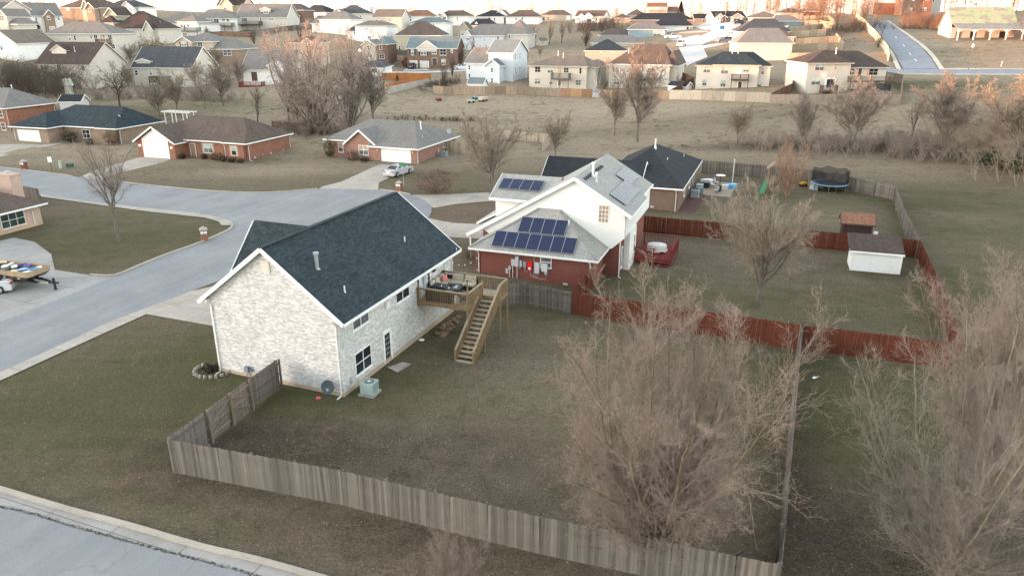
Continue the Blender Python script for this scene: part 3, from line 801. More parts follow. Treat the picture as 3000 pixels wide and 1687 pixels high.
def gable_roof(par, x0, x1, y0, y1, ze, zr, oh, mat, ridge='x', trim=None, name="roof", ohr=None):
    ohr = oh if ohr is None else ohr
    m = MB()
    if ridge == 'x':
        yc = (y0 + y1) / 2; sl = (zr - ze) / (yc - y0); ze2 = ze - sl * oh
        a, b = x0 - ohr, x1 + ohr
        roof_plane(m, [(a, y0 - oh, ze2), (b, y0 - oh, ze2), (b, yc, zr), (a, yc, zr)])
        roof_plane(m, [(b, y1 + oh, ze2), (a, y1 + oh, ze2), (a, yc, zr), (b, yc, zr)])
        o = m.build(name, mat, par)
        for xx in (a, b):
            s = .03 if xx == b else -.03
            fascia(o, [(xx + s, y0 - oh, ze2), (xx + s, yc, zr), (xx + s, y1 + oh, ze2)], False, .24, .05, trim, "rake_board", .09)
        for yy, s in ((y0 - oh, -.03), (y1 + oh, .03)): fascia(o, [(a, yy + s, ze2), (b, yy + s, ze2)], False, .16, .08, trim, "gutter", .1)
    else:
        xc = (x0 + x1) / 2; sl = (zr - ze) / (xc - x0); ze2 = ze - sl * oh
        a, b = y0 - ohr, y1 + ohr
        roof_plane(m, [(x0 - oh, b, ze2), (x0 - oh, a, ze2), (xc, a, zr), (xc, b, zr)])
        roof_plane(m, [(x1 + oh, a, ze2), (x1 + oh, b, ze2), (xc, b, zr), (xc, a, zr)])
        o = m.build(name, mat, par)
        for yy in (a, b):
            s = .03 if yy == b else -.03
            fascia(o, [(x0 - oh, yy + s, ze2), (xc, yy + s, zr), (x1 + oh, yy + s, ze2)], False, .24, .05, trim, "rake_board", .09)
        for xx, s in ((x0 - oh, -.03), (x1 + oh, .03)): fascia(o, [(xx + s, a, ze2), (xx + s, b, ze2)], False, .16, .08, trim, "gutter", .1)
    return o
def walls(par, x0, x1, y0, y1, z0, ze, mat, zr=None, ridge=None, name="wall"):
    m = MB()
    if ridge == 'x':
        yc = (y0 + y1) / 2
        m.add([(x0, y0, z0), (x1, y0, z0), (x1, y0, ze), (x0, y0, ze)], [(0, 1, 2, 3)])
        m.add([(x1, y1, z0), (x0, y1, z0), (x0, y1, ze), (x1, y1, ze)], [(0, 1, 2, 3)])
        m.add([(x1, y0, z0), (x1, y1, z0), (x1, y1, ze), (x1, yc, zr), (x1, y0, ze)], [(0, 1, 2, 3, 4)])
        m.add([(x0, y1, z0), (x0, y0, z0), (x0, y0, ze), (x0, yc, zr), (x0, y1, ze)], [(0, 1, 2, 3, 4)])
    elif ridge == 'y':
        xc = (x0 + x1) / 2
        m.add([(x0, y0, z0), (x1, y0, z0), (x1, y0, ze), (xc, y0, zr), (x0, y0, ze)], [(0, 1, 2, 3, 4)])
        m.add([(x1, y1, z0), (x0, y1, z0), (x0, y1, ze), (xc, y1, zr), (x1, y1, ze)], [(0, 1, 2, 3, 4)])
        m.add([(x1, y0, z0), (x1, y1, z0), (x1, y1, ze), (x1, y0, ze)], [(0, 1, 2, 3)])
        m.add([(x0, y1, z0), (x0, y0, z0), (x0, y0, ze), (x0, y1, ze)], [(0, 1, 2, 3)])
    else:
        m.box(x0, x1, y0, y1, z0, ze)
    return m.build(name, mat, par)
def vent_pipe(par, x, y, z, h=.45, r=.05, cap=False, mat=None):
    m = MB()
    if cap: m.lathe([(r * 1.6, -.25), (r * 1.6, .12), (r, .16), (r, h), (r * 1.55, h + .02), (r * 1.55, h + .16), (.01, h + .2)], (x, y, z), 12)
    else: m.lathe([(r * 1.7, -.12), (r * 1.7, .03), (r, .05), (r, h), (r * .8, h)], (x, y, z), 8)
    return m.build("vent_pipe" if not cap else "flue", mat or TRIM, par)
def dish(name, label, loc, rz, s=.35, mat=None, par=None):
    m = MB(); prof = [(s * k / 5, .22 * s * (k / 5) ** 2) for k in range(0, 6)]
    vs = []; fs = []
    for r, zz in prof:
        for k in range(14):
            a = 2 * math.pi * k / 14; vs.append((max(r, .004) * math.cos(a), -zz - .12, max(r, .004) * math.sin(a) * 1.12))
    for i in range(5):
        for k in range(14): fs.append((i * 14 + k, i * 14 + (k + 1) % 14, (i + 1) * 14 + (k + 1) % 14, (i + 1) * 14 + k))
    for k in range(6): fs.append((k, k + 1, 12 - k, 13 - k)) if False else None
    m2 = MB().add([(x * .9, y, z) for x, y, z in vs], [f for f in fs if f])
    if par is None:
        o = thing(name, label, "satellite dish", loc, rz)
    else:
        o = bpy.data.objects.new(name, None); scene.collection.objects.link(o); o.parent = par; o.location = loc; o.rotation_euler = (0, 0, rz)
    m2.build("reflector", mat or LGREY, o)
    MB().bar((0, -.12, 0), (0, .1, -.1), .04, .04).bar((0, .1, -.1), (0, .1, -.55), .045, .045).bar((0, -.1, -s), (0, -s * 1.1, -.05), .03, .03).build("mount", mat or LGREY, o)
    MB().box(-.05, .05, -s * 1.2, -s * 1.0, -.1, .02).build("receiver", LGREY, o)
    return o
# shared palettes
BR_RED = brick((0.205, 0.058, 0.040), (0.150, 0.042, 0.032), (0.21, 0.145, 0.12), "red_brick")
BR_OR = brick((0.32, 0.125, 0.075), (0.22, 0.085, 0.055), (0.30, 0.22, 0.17), "orange_brick", blotch=.35)
BR_MIX = brick((0.36, 0.175, 0.125), (0.20, 0.105, 0.085), (0.36, 0.28, 0.23), "mixed_brick", blotch=.4)
BR_TAN = brick((0.33, 0.235, 0.175), (0.23, 0.165, 0.125), (0.36, 0.30, 0.24), "tan_brick", blotch=.3)
BR_PINK = brick((0.50, 0.36, 0.30), (0.42, 0.29, 0.24), (0.48, 0.40, 0.34), "pink_brick", blotch=.2)
BR_BROWN = brick((0.20, 0.125, 0.095), (0.14, 0.088, 0.068), (0.24, 0.19, 0.155), "brown_brick", blotch=.3)
BR_WHITE = brick((0.88, 0.87, 0.855), (0.50, 0.50, 0.505), (0.66, 0.655, 0.645), "white_brick", streak=0.65, blotch=.26)
SD_WHITE = siding((0.80, 0.80, 0.78)); SD_CREAM = siding((0.56, 0.515, 0.45)); SD_CREAM2 = siding((0.58, 0.545, 0.49)); SD_BLUE = siding((0.56, 0.61, 0.66)); SD_GREY = siding((0.52, 0.51, 0.48)); SD_TAN = siding((0.52, 0.435, 0.35)); SD_TEAL = siding((0.24, 0.34, 0.39)); SD_OLIVE = siding((0.46, 0.43, 0.34))
RF_NAVY = shingle((0.036, 0.051, 0.060), cont=.75); RF_BLK = shingle((0.034, 0.038, 0.044)); RF_GREY = shingle((0.205, 0.195, 0.185), cont=.3); RF_LGREY = shingle((0.33, 0.33, 0.315), cont=.22)
RF_BROWN = shingle((0.125, 0.095, 0.080)); RF_DBROWN = shingle((0.082, 0.062, 0.055)); RF_TAN = shingle((0.19, 0.160, 0.135), cont=.35); RF_TEAL = shingle((0.165, 0.205, 0.215), cont=.3); RF_CHAR = shingle((0.078, 0.082, 0.090)); RF_RED = shingle((0.24, 0.125, 0.085))

# ------------------------------------------------------------------ white brick house (main)
AW = G(1008, 1162); AW.z = 0
W_ANG = R(68.7)
# local frame of the white house: x runs along the back wall, y points to the street
hw = thing("white_brick_house", "whitewashed brick house with dark blue shingle roof beside the wooden deck stairs", "house", AW, W_ANG)
LW, DW, ZE, ZR = 14.75, 9.1, 5.0, 8.55
walls(hw, 0, LW, 0, DW, -.6, ZE, BR_WHITE, ZR - .12, 'x')
MB().box(-.03, LW + .03, -.03, DW + .03, -.7, .22).build("foundation", concrete((0.46, 0.36, 0.27)), hw)
gable_roof(hw, 0, LW, 0, DW, ZE + .12, ZR, .55, RF_NAVY, 'x', WHITE, "roof", .28)
# street side cross gable
gable_roof(hw, 3.9, 9.3, 5.3, DW + 1.3, ZE + .15, 7.9, .45, RF_NAVY, 'y', WHITE, "roof", .3)
walls(hw, 3.9, 9.3, 5.5, DW + 1.3, -.6, ZE, BR_WHITE, 7.75, 'y')
m = MB()
for k in range(49): m.box(-.25 + k * .31, -.25 + k * .31 + .28, DW / 2 - .16, DW / 2 + .16, ZR - .03, ZR + .05)
m.build("ridge_cap", RF_NAVY, hw)
wb = block_wall(0, LW, 0, DW, 0, 'f')      # the back wall faces the yard
wg = block_wall(0, LW, 0, DW, 0, 'l')      # the gable wall faces the camera side; s runs from street side
window(hw, wb, 1.36, 3.52, 1.8, 1.38, 2, 2, [GREYG, BLIND])
window(hw, wb, 6.35, 3.40, 1.82, 1.36, 2, 2, [GLASS, GLASS])
window(hw, wb, 1.33, .62, 1.8, 1.46, 2, 2, GLASS)
door(hw, wb, 4.62, .03, .85, 2.06, WHITE, (3, 5))
window(hw, wb, 9.12, 2.9, .42, 1.75, 1, 1, GLASS, sill=False)
door(hw, wb, 9.75, 2.72, .85, 2.0, glass((0.45, 0.50, 0.52), .2), 0)
door(hw, wb, 10.62, 2.72, .5, 2.0, WHITE, (1, 5))
window(hw, wb, 12.3, 4.02, .85, .66, 1, 2, [GLASS, BLIND])
m = MB(); wb.box(m, 5.05, 5.5, 3.6, 4.05, -.02, .12)
for k in range(4): wb.box(m, 5.08, 5.47, 3.64 + k * .1, 3.69 + k * .1, .12, .15)
m.build("vent_box", TRIM, hw)
m = MB(); wb.box(m, 11.5, 11.66, 4.15, 4.28, -.02, .08); wb.box(m, 11.42, 11.74, 4.0, 4.15, .08, .16); m.build("wall_light", BLACK, hw)
m = MB(); wg.box(m, DW / 2 - .32, DW / 2 + .32, 7.0, 7.75, -.02, .05)
for k in range(6): wg.box(m, DW / 2 - .26, DW / 2 + .26, 7.05 + k * .115, 7.11 + k * .115, .045, .075)
m.build("gable_vent", paint((.6, .57, .5)), hw)
downspout(hw, wg, .18, 0, ZE - .1, .45); downspout(hw, wg, DW - .12, 0, ZE - .1, .4)
downspout(hw, wb, LW - .2, .1, ZE - .1, .45)
vent_pipe(hw, 1.9, DW / 2 - 2.1, ZR - 1.75, .95, .11, True, GALV)
vent_pipe(hw, 2.0, .75, ZE + .62, .42, .05); vent_pipe(hw, 10.6, 1.55, ZE + 1.2, .42, .05)
m = MB()
for (a, b) in ((1.55, .02), (1.78, .02)): m.tube([wg.p(DW - a, 0, .14), wg.p(DW - a, .62, .14)], .022, 6)
gm = MB(); wg.box(gm, 2.2, 2.5, .42, .78, .05, .25); wg.box(gm, 2.55, 2.68, .5, .66, .05, .17)
for k in range(2): gm.tube([wg.p(2.28 + k * .22, 0, .12), wg.p(2.28 + k * .22, .5, .12)], .022, 6)
gm.build("gas_meter", paint((.19, .22, .26)), hw)
m = MB(); wb.box(m, .75, .95, .5, .85, -.02, .1); m.build("utility_box", LGREY, hw)
q = hw.matrix_basis @ Vector(wg.p(DW - .75, .75, .4))
dish("satellite_dish", "dark grey satellite dish at the corner of the white brick house", q, W_ANG - R(60), .42, paint((.10, .115, .14)))

# ------------------------------------------------------------------ house with solar panels
SA = R(-19.9)
hs_o = Vector((-3.78, 60.84, -0.6)); GZS = -0.6
hsun = thing("solar_panel_house", "red brick and white siding house with blue solar panels on grey roofs", "house", (hs_o.x, hs_o.y, GZS), SA)
def zz(z): return z - GZS
# hipped brick wing towards the camera
walls(hsun, .45, 11.02, .45, 4.2, -1, zz(2.06), BR_RED)
m = MB()
E0 = [(0, 0, zz(2.06)), (11.47, 0, zz(2.06)), (11.47, 4.6, zz(2.06)), (6.95, 4.0, zz(5.07)), (5.2, 4.0, zz(5.07)), (0, 4.6, zz(2.06))]
m.add([E0[0], E0[1], E0[3], E0[4]], [(0, 1, 2, 3)]); m.add([E0[1], E0[2], E0[3]], [(0, 1, 2)]); m.add([E0[5], E0[0], E0[4]], [(0, 1, 2)])
m.add([(0, 0, zz(2.0)), (11.47, 0, zz(2.0)), (11.47, 4.6, zz(2.0)), (0, 4.6, zz(2.0))], [(3, 2, 1, 0)])
rf = m.build("roof", RF_LGREY, hsun)
fascia(rf, [E0[5], E0[0], E0[1], E0[2]], False, .18, .06, WHITE, "gutter")
for a, b in ((E0[0], E0[4]), (E0[1], E0[3])):
    m = MB()
    for k in range(20):
        p = Vector(a).lerp(Vector(b), (k + .1) / 20.2); q2 = Vector(a).lerp(Vector(b), (k + .95) / 20.2)
        m.bar(p + Vector((0, 0, .04)), q2 + Vector((0, 0, .02)), .26, .05)
    m.build("hip_cap", RF_LGREY, rf)
# tall gabled part
XA, ZA = 8.3, zz(8.0); sl = .585
pr_ = [(-1.2, zz(2.45)), (-.6, -1), (12.34, -1), (12.34, zz(3.1)), (12.75, zz(3.1)), (12.75, ZA - sl * 4.45), (XA, ZA)]
walls_m = MB()
walls_m.prism([(.3, zz(2.0)), (11.7, zz(2.0)), (12.75, zz(3.0)), (12.75, ZA - sl * 4.45 - .12), (XA, ZA - .14), (-.4, ZA - sl * 8.7 - .14), (.3, zz(2.3))], 4.0, 16.0)
walls_m.build("wall", SD_WHITE, hsun)
MB().box(1.0, 12.34, 4.3, 16, -1, zz(3.05)).build("wall", BR_RED, hsun)
m = MB()
roof_plane(m, [(13.35, 3.7, ZA - sl * 5.05), (13.35, 11.2, ZA - sl * 5.05), (12.95, 11.2, ZA - sl * 4.65), (12.95, 16.3, ZA - sl * 4.65), (XA, 16.3, ZA), (XA, 3.7, ZA)])
roof_plane(m, [(-1.75, 16.3, ZA - sl * 10.05), (-1.75, 3.7, ZA - sl * 10.05), (XA, 3.7, ZA), (XA, 16.3, ZA)])
rf2 = m.build("roof", RF_LGREY, hsun)
fascia(rf2, [(-1.75, 3.67, ZA - sl * 10.05), (XA, 3.67, ZA), (13.35, 3.67, ZA - sl * 5.05)], False, .28, .06, WHITE, "rake_board", .1)
fascia(rf2, [(13.38, 3.7, ZA - sl * 5.05), (13.38, 11.2, ZA - sl * 5.05)], False, .16, .09, WHITE, "gutter", .08)
fascia(rf2, [(12.98, 11.3, ZA - sl * 4.65), (12.98, 16.3, ZA - sl * 4.65)], False, .16, .09, WHITE, "gutter", .08)
MB().box(-1.55, -1.43, 3.95, 4.07, -.6, zz(2.05)).build("porch_post", WHITE, hsun)
# upper wing towards the street
m = MB(); m.prism([(7.5, -1), (13.7, -1), (13.7, zz(5.1)), (10.6, zz(6.4)), (7.5, zz(5.1))], -.35, 5.0)
m.v = [(y, x, z) for x, y, z in m.v]; m.f = [f[::-1] for f in m.f]
m.build("wall", SD_WHITE, hsun)
m = MB(); s3 = .46
roof_plane(m, [(-.75, 7.0, zz(4.88)), (5.3, 7.0, zz(4.88)), (5.3, 10.6, zz(6.5)), (-.75, 10.6, zz(6.5))]); roof_plane(m, [(5.3, 14.2, zz(4.88)), (-.75, 14.2, zz(4.88)), (-.75, 10.6, zz(6.5)), (5.3, 10.6, zz(6.5))])
rf3 = m.build("roof", RF_LGREY, hsun)
fascia(rf3, [(-.75, 6.96, zz(4.88)), (5.0, 6.96, zz(4.88))], False, .2, .09, WHITE, "gutter", .1)
fascia(rf3, [(-.79, 6.96, zz(4.88)), (-.79, 10.6, zz(6.5)), (-.79, 14.2, zz(4.88))], False, .24, .05, WHITE, "rake_board", .1)
m = MB(); roof_plane(m, [(-2.3, 13.5, zz(2.2)), (-2.3, 7.6, zz(2.2)), (-.3, 7.6, zz(3.3)), (-.3, 13.5, zz(3.3))]); rf4 = m.build("roof", RF_LGREY, hsun)
fascia(rf4, [(-2.34, 13.5, zz(2.2)), (-2.34, 7.57, zz(2.2)), (-.35, 7.57, zz(3.3))], False, .18, .06, WHITE, "gutter", .1)
MB().box(-1.9, -.36, 8.1, 13.2, -1, zz(2.3)).build("wall", BR_RED, hsun)
wf = block_wall(.45, 11.02, .45, 4.2, 0, 'f')
wt = Wall((.3, 4.0, 0), 0.0)
window(hsun, wf, 5.95, zz(.85), 1.0, 1.0, 1, 2, GREYG)
window(hsun, wt, 10.1, zz(4.22), .95, 1.56, 3, 4, TANB, fw=.06)
downspout(hsun, wf, .35, 0, zz(1.95), .45, False); downspout(hsun, wf, 10.3, 0, zz(1.95), .45, False)
# corner bay at the yard side
wr = Wall((12.75, 4.0, 0), math.pi / 2)
MB().box(11.95, 12.85, 6.2, 9.2, -.35, zz(3.0)).build("bay", SD_WHITE, hsun)
wbr = Wall((12.85, 6.2, 0), math.pi / 2)
window(hsun, Wall((12.34, 4.3, 0), math.pi / 2), .7, zz(-.05), .7, 1.9, 1, 3, GREYG)
window(hsun, wbr, 1.8, zz(.6), .7, 1.7, 1, 2, GREYG)
m = MB(); m.tube([wr.p(.15, zz(4.95), .45), wr.p(.15, zz(4.8), .3), wr.p(.15, zz(4.6), .07), wr.p(.15, zz(3.2), .07), wr.p(.1, zz(3.0), -.3), wr.p(.1, zz(2.7), -.34), wr.p(.1, -.0 + .1, -.34), wr.p(-.1, .04, -.1)], .045, 6); m.build("downspout", WHITE, hsun)
# panels: frame with glass cells
t = NT("solar_cells", 0.25, 0.25)
br = t.node("ShaderNodeTexBrick"); br.offset = 0.0
br.inputs['Color1'].default_value = (0.006, 0.010, 0.036, 1); br.inputs['Color2'].default_value = (0.009, 0.014, 0.048, 1); br.inputs['Mortar'].default_value = (0.085, 0.105, 0.165, 1)
br.inputs['Scale'].default_value = 1.0; br.inputs['Brick Width'].default_value = .165; br.inputs['Row Height'].default_value = .165; br.inputs['Mortar Size'].default_value = .008
t.ln(t.coord('Object'), br.inputs['Vector']); CELL = t.out(br.outputs['Color'])
ALU = paint((.38, .4, .43), .45, .5, .08, .6)
pm = MB(); PW, PH = 1.03, 1.65
for x0, x1, y0, y1 in ((0, PW, 0, .02), (0, PW, PH - .02, PH), (0, .02, .02, PH - .02), (PW - .02, PW, .02, PH - .02)): pm.box(x0, x1, y0, y1, 0, .05)
pm = pm.mesh("solar_panel", ALU); cm = MB().box(.021, PW - .021, .021, PH - .021, .005, .042).mesh("cells", CELL, uv=False)
def panel_row(par, o, ex, ey, n, gap=.012, turn=False):
    ex = Vector(ex).normalized(); ey = Vector(ey).normalized(); ez = ex.cross(ey).normalized()
    for k in range(n):
        p = Vector(o) + ex * k * ((PH if turn else PW) + gap) + ez * .12
        M = Matrix((ex, ey, ez)).transposed().to_4x4(); M.translation = p
        if turn: M = M @ Matrix.Translation((PH, 0, 0)) @ Matrix.Rotation(math.pi / 2, 4, 'Z')
        a = link("solar_panel", pm, par); a.matrix_local = M
        link("cells", cm, a)
slp = (zz(5.07) - zz(2.06)) / 4.0
def onroof(x, y): return (x, y, zz(2.06) + slp * y)
panel_row(hsun, onroof(2.05, .27), (1, 0, 0), (0, 1, slp), 7)
panel_row(hsun, onroof(3.95, 1.68), (1, 0, 0), (0, 1, slp), 4)
panel_row(hsun, (-.35, 8.2, zz(4.88) + .45 * 1.2), (1, 0, 0), (0, 1, .45), 4)
def onr(x, y): return (x, y, ZA - sl * (x - XA))
panel_row(hsun, onr(12.48, 5.15), (0, 1, 0), (-1, 0, sl), 6, 0.0)
panel_row(hsun, onr(11.62, 11.25), (0, 1, 0), (-1, 0, sl), 4, 0.0)
vent_pipe(hsun, 9.1, 7.0, ZA - sl * .8, 1.1, .11, True, TRIM); vent_pipe(hsun, 9.6, 6.2, ZA - sl * 1.3, .7, .08, True, TRIM)
vent_pipe(hsun, 8.2, 2.7, zz(2.06) + 2.0, .5, .05)
for k in range(9):
    MB().box(XA + .35, XA + .75, 4.9 + k * .75, 5.2 + k * .75, ZA - .42, ZA - .22).build("roof_vent", RF_CHAR, hsun)
# electrical boxes on the brick wall
def wbox(name, u0, u1, z0, z1, d, mat):
    m = MB(); wf.box(m, u0, u1, z0, z1, -.02, d); wf.box(m, u0 + .03, u1 - .03, z0 + .03, z1 - .03, d, d + .015); m.build(name, mat, hsun)
zb = zz(0)
wbox("meter_box", 3.38, 3.75, zb + .75, zb + 1.32, .16, LGREY); wbox("meter_box", 3.76, 4.05, zb + .72, zb + 1.62, .2, paint((.5, .52, .55)))
wbox("switch_box", 4.13, 4.33, zb + .72, zb + 1.28, .12, paint((.55, .55, .55))); wbox("switch_box", 4.45, 4.72, zb + .7, zb + 1.2, .12, paint((.3, .33, .35)))
RED = paint((.62, .02, .02), .5)
wbox("inverter", 4.86, 5.26, zb + .5, zb + 1.25, .2, RED)
m = MB(); wf.box(m, 4.95, 5.17, zb + .58, zb + .8, .2, .218); m.build("label_plate", WHITE, hsun)
wbox("inverter", 5.5, 5.92, zb + .3, zb + 1.25, .2, paint((.5, .52, .54))); wbox("battery_box", 6.1, 6.64, zb + .55, zb + 1.22, .22, paint((.58, .59, .6))); wbox("switch_box", 6.36, 6.62, zb + .28, zb + .54, .15, paint((.42, .45, .44)))
wbox("switch_box", 2.86, 3.1, zb - .02, zb + .4, .1, LGREY); wbox("crawl_vent", 4.35, 4.85, zb - .75, zb - .45, .03, LGREY); wbox("switch_box", 3.12, 3.32, zb + .35, zb + .65, .1, LGREY)
for u, z0, z1 in ((3.5, -.6, .75), (3.9, -.6, .72), (3.22, -.6, .35)):
    m = MB(); m.tube([wf.p(u, zb + z0, .08), wf.p(u, zb + z1, .08)], .035, 6); m.build("conduit", paint((.55, .56, .57)), hsun)
for P in ([(4.6, .7), (4.6, .35), (4.9, .35)], [(5.1, .5), (5.1, .0), (5.75, .0), (5.75, .3)], [(5.3, -.1), (6.5, -.2), (6.5, .28)], [(4.2, .72), (4.2, .55), (4.0, .55)], [(5.42, 2.0), (5.42, .1)]):
    m = MB(); m.tube([wf.p(u, zb + z, .07) for u, z in P], .02, 5); m.build("conduit", paint((.5, .5, .5)), hsun)
for u in (8.0, 1.6): wbox("crawl_vent", u, u + .4, zb - .5, zb - .3, .03, LGREY)

# ------------------------------------------------------------------ dark roofed neighbour behind the solar house
e1 = Vector((math.cos(SA), math.sin(SA), 0)); e2 = Vector((-math.sin(SA), math.cos(SA), 0))
o_n = hs_o + e1 * 14.0 + e2 * 29.2
hn = thing("dark_roof_house", "brown brick house with charcoal roof behind the solar panel house", "house", (o_n.x, o_n.y, -.6), SA)
walls(hn, -9.6, 0, 0, 19, -1, 2.75, BR_BROWN)
hip_roof(hn, -9.6, 0, 0, 19, 2.9, 6.1, .5, RF_BLK, 8.2, 'y')
walls(hn, -16.4, -5, .2, 6.8, -1, 2.7, BR_BROWN, 4.9, 'x')
gable_roof(hn, -16.4, -5, .2, 6.8, 2.8, 5.1, .5, RF_BLK, 'x')
wn_ = block_wall(-9.6, 0, 0, 19, 0, 'f'); wnr = block_wall(-9.6, 0, 0, 19, 0, 'r')
downspout(hn, wn_, 9.3, 0, 2.75, .45, False)
window(hn, wnr, 4.5, .9, 1.2, 1.3, 1, 2, GREYG); window(hn, wnr, 9.5, .9, 1.2, 1.3, 1, 2, GREYG); door(hn, wnr, 13.2, .05, 1.6, 2.05, WHITE, (2, 1))
vent_pipe(hn, -4.4, 8.5, 6.0, .95, .1, True, TRIM); vent_pipe(hn, -2.6, 7.2, 4.65, .45); vent_pipe(hn, -1.5, 14.5, 3.95, .45)
m = MB(); wn_.box(m, 6.4, 6.8, .35, .6, -.02, .03); m.build("crawl_vent", LGREY, hn)
sheet("mulch_bed", [(hs_o + e1 * 14.1 + e2 * 29).to_tuple(), (hs_o + e1 * 16.0 + e2 * 29).to_tuple(), (hs_o + e1 * 16.2 + e2 * 41).to_tuple(), (hs_o + e1 * 14.1 + e2 * 41).to_tuple()], paint((.09, .045, .04), .95), .03)

# ------------------------------------------------------------------ brick ranch houses across the street
def lantern(par, wl, u, z, lit=False):
    m = MB(); wl.box(m, u - .05, u + .05, z + .1, z + .3, -.02, .05); wl.box(m, u - .07, u + .07, z + .26, z + .3, .05, .2); wl.box(m, u - .06, u + .06, z, z + .03, .06, .18)
    o = m.build("wall_lantern", BLACK, par)
    m = MB(); wl.box(m, u - .055, u + .055, z + .03, z + .26, .065, .175); m.build("lantern_glass", emit((1.0, .45, .18), 3.0 if lit else .05), o)
def bush(name, label, loc, rx, rz_, c, cat="bush", n=900, group=None, leaf=.09):
    """a clipped shrub: stems and many leaf faces through its volume"""
    o = thing(name, label, cat, loc, random.random() * 6, group)
    m = MB()
    for _ in range(14):
        a = random.random() * 6.28; r = rx * random.uniform(.3, .8)
        m.tube([(0, 0, -.05), (r * .4 * math.cos(a), r * .4 * math.sin(a), rz_ * .5), (r * math.cos(a), r * math.sin(a), rz_ * random.uniform(.6, 1.3))], [.02, .015, .006], 4, False)
    m.build("stems", paint((.12, .085, .06), .9), o, uv=False)
    m = MB()
    for _ in range(n):
        v = Vector((random.gauss(0, 1), random.gauss(0, 1), random.gauss(0, 1))).normalized() * random.uniform(.45, 1.0) ** .5
        k = 1 + .18 * math.sin(v.x * 5 + v.y * 4) + .12 * math.sin(v.z * 7 + 1)
        p = Vector((v.x * rx * k, v.y * rx * k, rz_ * (1.0 + v.z * .98) * .5 * k * 1.0))
        a = Vector((random.gauss(0, 1), random.gauss(0, 1), random.gauss(0, 1))).normalized(); b = a.cross(v).normalized()
        s_ = leaf * random.uniform(.6, 1.3)
        m.add([p - a * s_, p + b * s_ * .5, p + a * s_, p - b * s_ * .5], [(0, 1, 2, 3)])
    t = MATS.get(('leafy', c))
    if t is None:
        q = NT("shrub_leaves", .7, .2); t = q.out(q.ramp(q.noise(q.coord('Object'), 4, 3, .7), [(.3, sc(c, .55)), (.55, c), (.75, sc(c, 1.5))])); MATS[('leafy', c)] = t
    m.build("foliage", t, o, uv=False)
    return o

A20 = R(-20.5)
# brick ranch with grey roof and the silver car
r1 = thing("brick_ranch_house", "mixed brick ranch house with grey roof and silver car in its drive", "house", (-14.03, 110.04, 0), R(-21))
walls(r1, -17.0, -8.5, 1.6, 14.2, -.6, 2.8, BR_MIX)
walls(r1, -8.5, -.45, .45, 14.4, -.6, 2.36, BR_MIX)
m = MB(); A, B = (-12.6, 7.5, 5.45), (-4.4, 7.5, 5.45)
E = [(-17.5, 1.1, 2.85), (-8.8, 1.1, 2.85), (-8.8, 0, 2.40), (0, 0, 2.40), (0, 14.9, 2.40), (-17.5, 14.6, 2.85)]
m.add([E[0], E[1], E[2], E[3], B, A], [(0, 1, 2, 3, 4, 5)]); m.add([E[3], E[4], B], [(0, 1, 2)]); m.add([E[4], E[5], A, B], [(0, 1, 2, 3)]); m.add([E[5], E[0], A], [(0, 1, 2)])
rr = m.build("roof", RF_GREY, r1); fascia(rr, E, True, .2, .06, WHITE, "gutter")
walls(r1, -12.9, -7.9, .75, 4, -.6, 2.75, BR_MIX, 4.55, 'y')
gable_roof(r1, -12.9, -7.9, .75, 6.2, 2.8, 4.72, .5, RF_GREY, 'y', WHITE, "roof", .35)
w1 = Wall((-12.9, .75, 0), 0); w1b = Wall((-17, 1.6, 0), 0); w1g = Wall((-8.5, .45, 0), 0); w1r = Wall((-.45, .45, 0), math.pi / 2)
window(r1, w1, 2.1, .85, 1.75, 1.5, 2, 2, [GREYG, TANB]); window(r1, w1b, 1.9, .85, .95, 1.5, 1, 2, [GREYG, TANB])
garage(r1, w1g, 2.0, .02, 4.9, 2.1); lantern(r1, w1g, 1.3, 1.7); lantern(r1, w1g, 7.4, 1.7)
window(r1, w1r, 8.8, 1.2, .8, .6, 1, 1, GREYG); downspout(r1, w1r, .1, 0, 2.3, .4, False); downspout(r1, w1r, 13.6, 0, 2.3, .4, False)
vent_pipe(r1, -2.9, 6.6, 4.5, .95, .1, True, TRIM); vent_pipe(r1, -1.6, 4.6, 3.5, .2)
m = MB(); w1r.box(m, 6.9, 7.25, .8, 1.3, -.02, .12); w1r.box(m, 7.0, 7.1, 0, .8, -.02, .06); m.build("meter_box", LGREY, r1)
dish("satellite_dish", "", (-.9, 12.6, 3.5), R(20), .45, LGREY, r1)
# brick ranch with brown roof
r2 = thing("brick_ranch_house", "orange brick ranch house with brown roof and two lit garage lamps", "house", (-40.42, 112.97, 0), R(-19.5))
walls(r2, -19.6, -.45, .45, 11.3, -.6, 2.78, BR_OR)
hip_roof(r2, -19.55, -.5, .5, 11.2, 2.82, 5.85, .5, RF_BROWN, (5.5, 4.8))
walls(r2, -4.3, -.9, -.1, 3, -.6, 2.7, BR_OR); hip_roof(r2, -4.25, -.55, .05, 8, 2.83, 5.0, .5, RF_BROWN, 3.6, 'y')
walls(r2, -19.6, -12.3, -2.1, 4, -.6, 2.75, BR_OR, 4.7, 'y')
gable_roof(r2, -19.6, -12.3, -2.1, 6.4, 2.8, 4.95, .5, RF_BROWN, 'y', WHITE, "roof", .4)
w2g = Wall((-19.6, -2.1, 0), 0)
m = MB(); m.prism([(1.05, 2.3), (6.2, 2.3), (6.2, 2.95), (3.65, 4.55), (1.05, 2.95)], -.03, .02); m.v = [(-19.6 + x, -2.1 + y, z) for x, y, z in m.v]; m.build("gable_panel", SD_WHITE, r2)
garage(r2, w2g, 1.15, .02, 4.95, 2.15); lantern(r2, w2g, .55, 1.7, True); lantern(r2, w2g, 6.8, 1.7, True)
w2 = Wall((-12.3, .45, 0), 0); w2b = Wall((-4.3, -.1, 0), 0); w2r = Wall((-.45, .45, 0), math.pi / 2)
QU = paint((.5, .42, .33), .8)
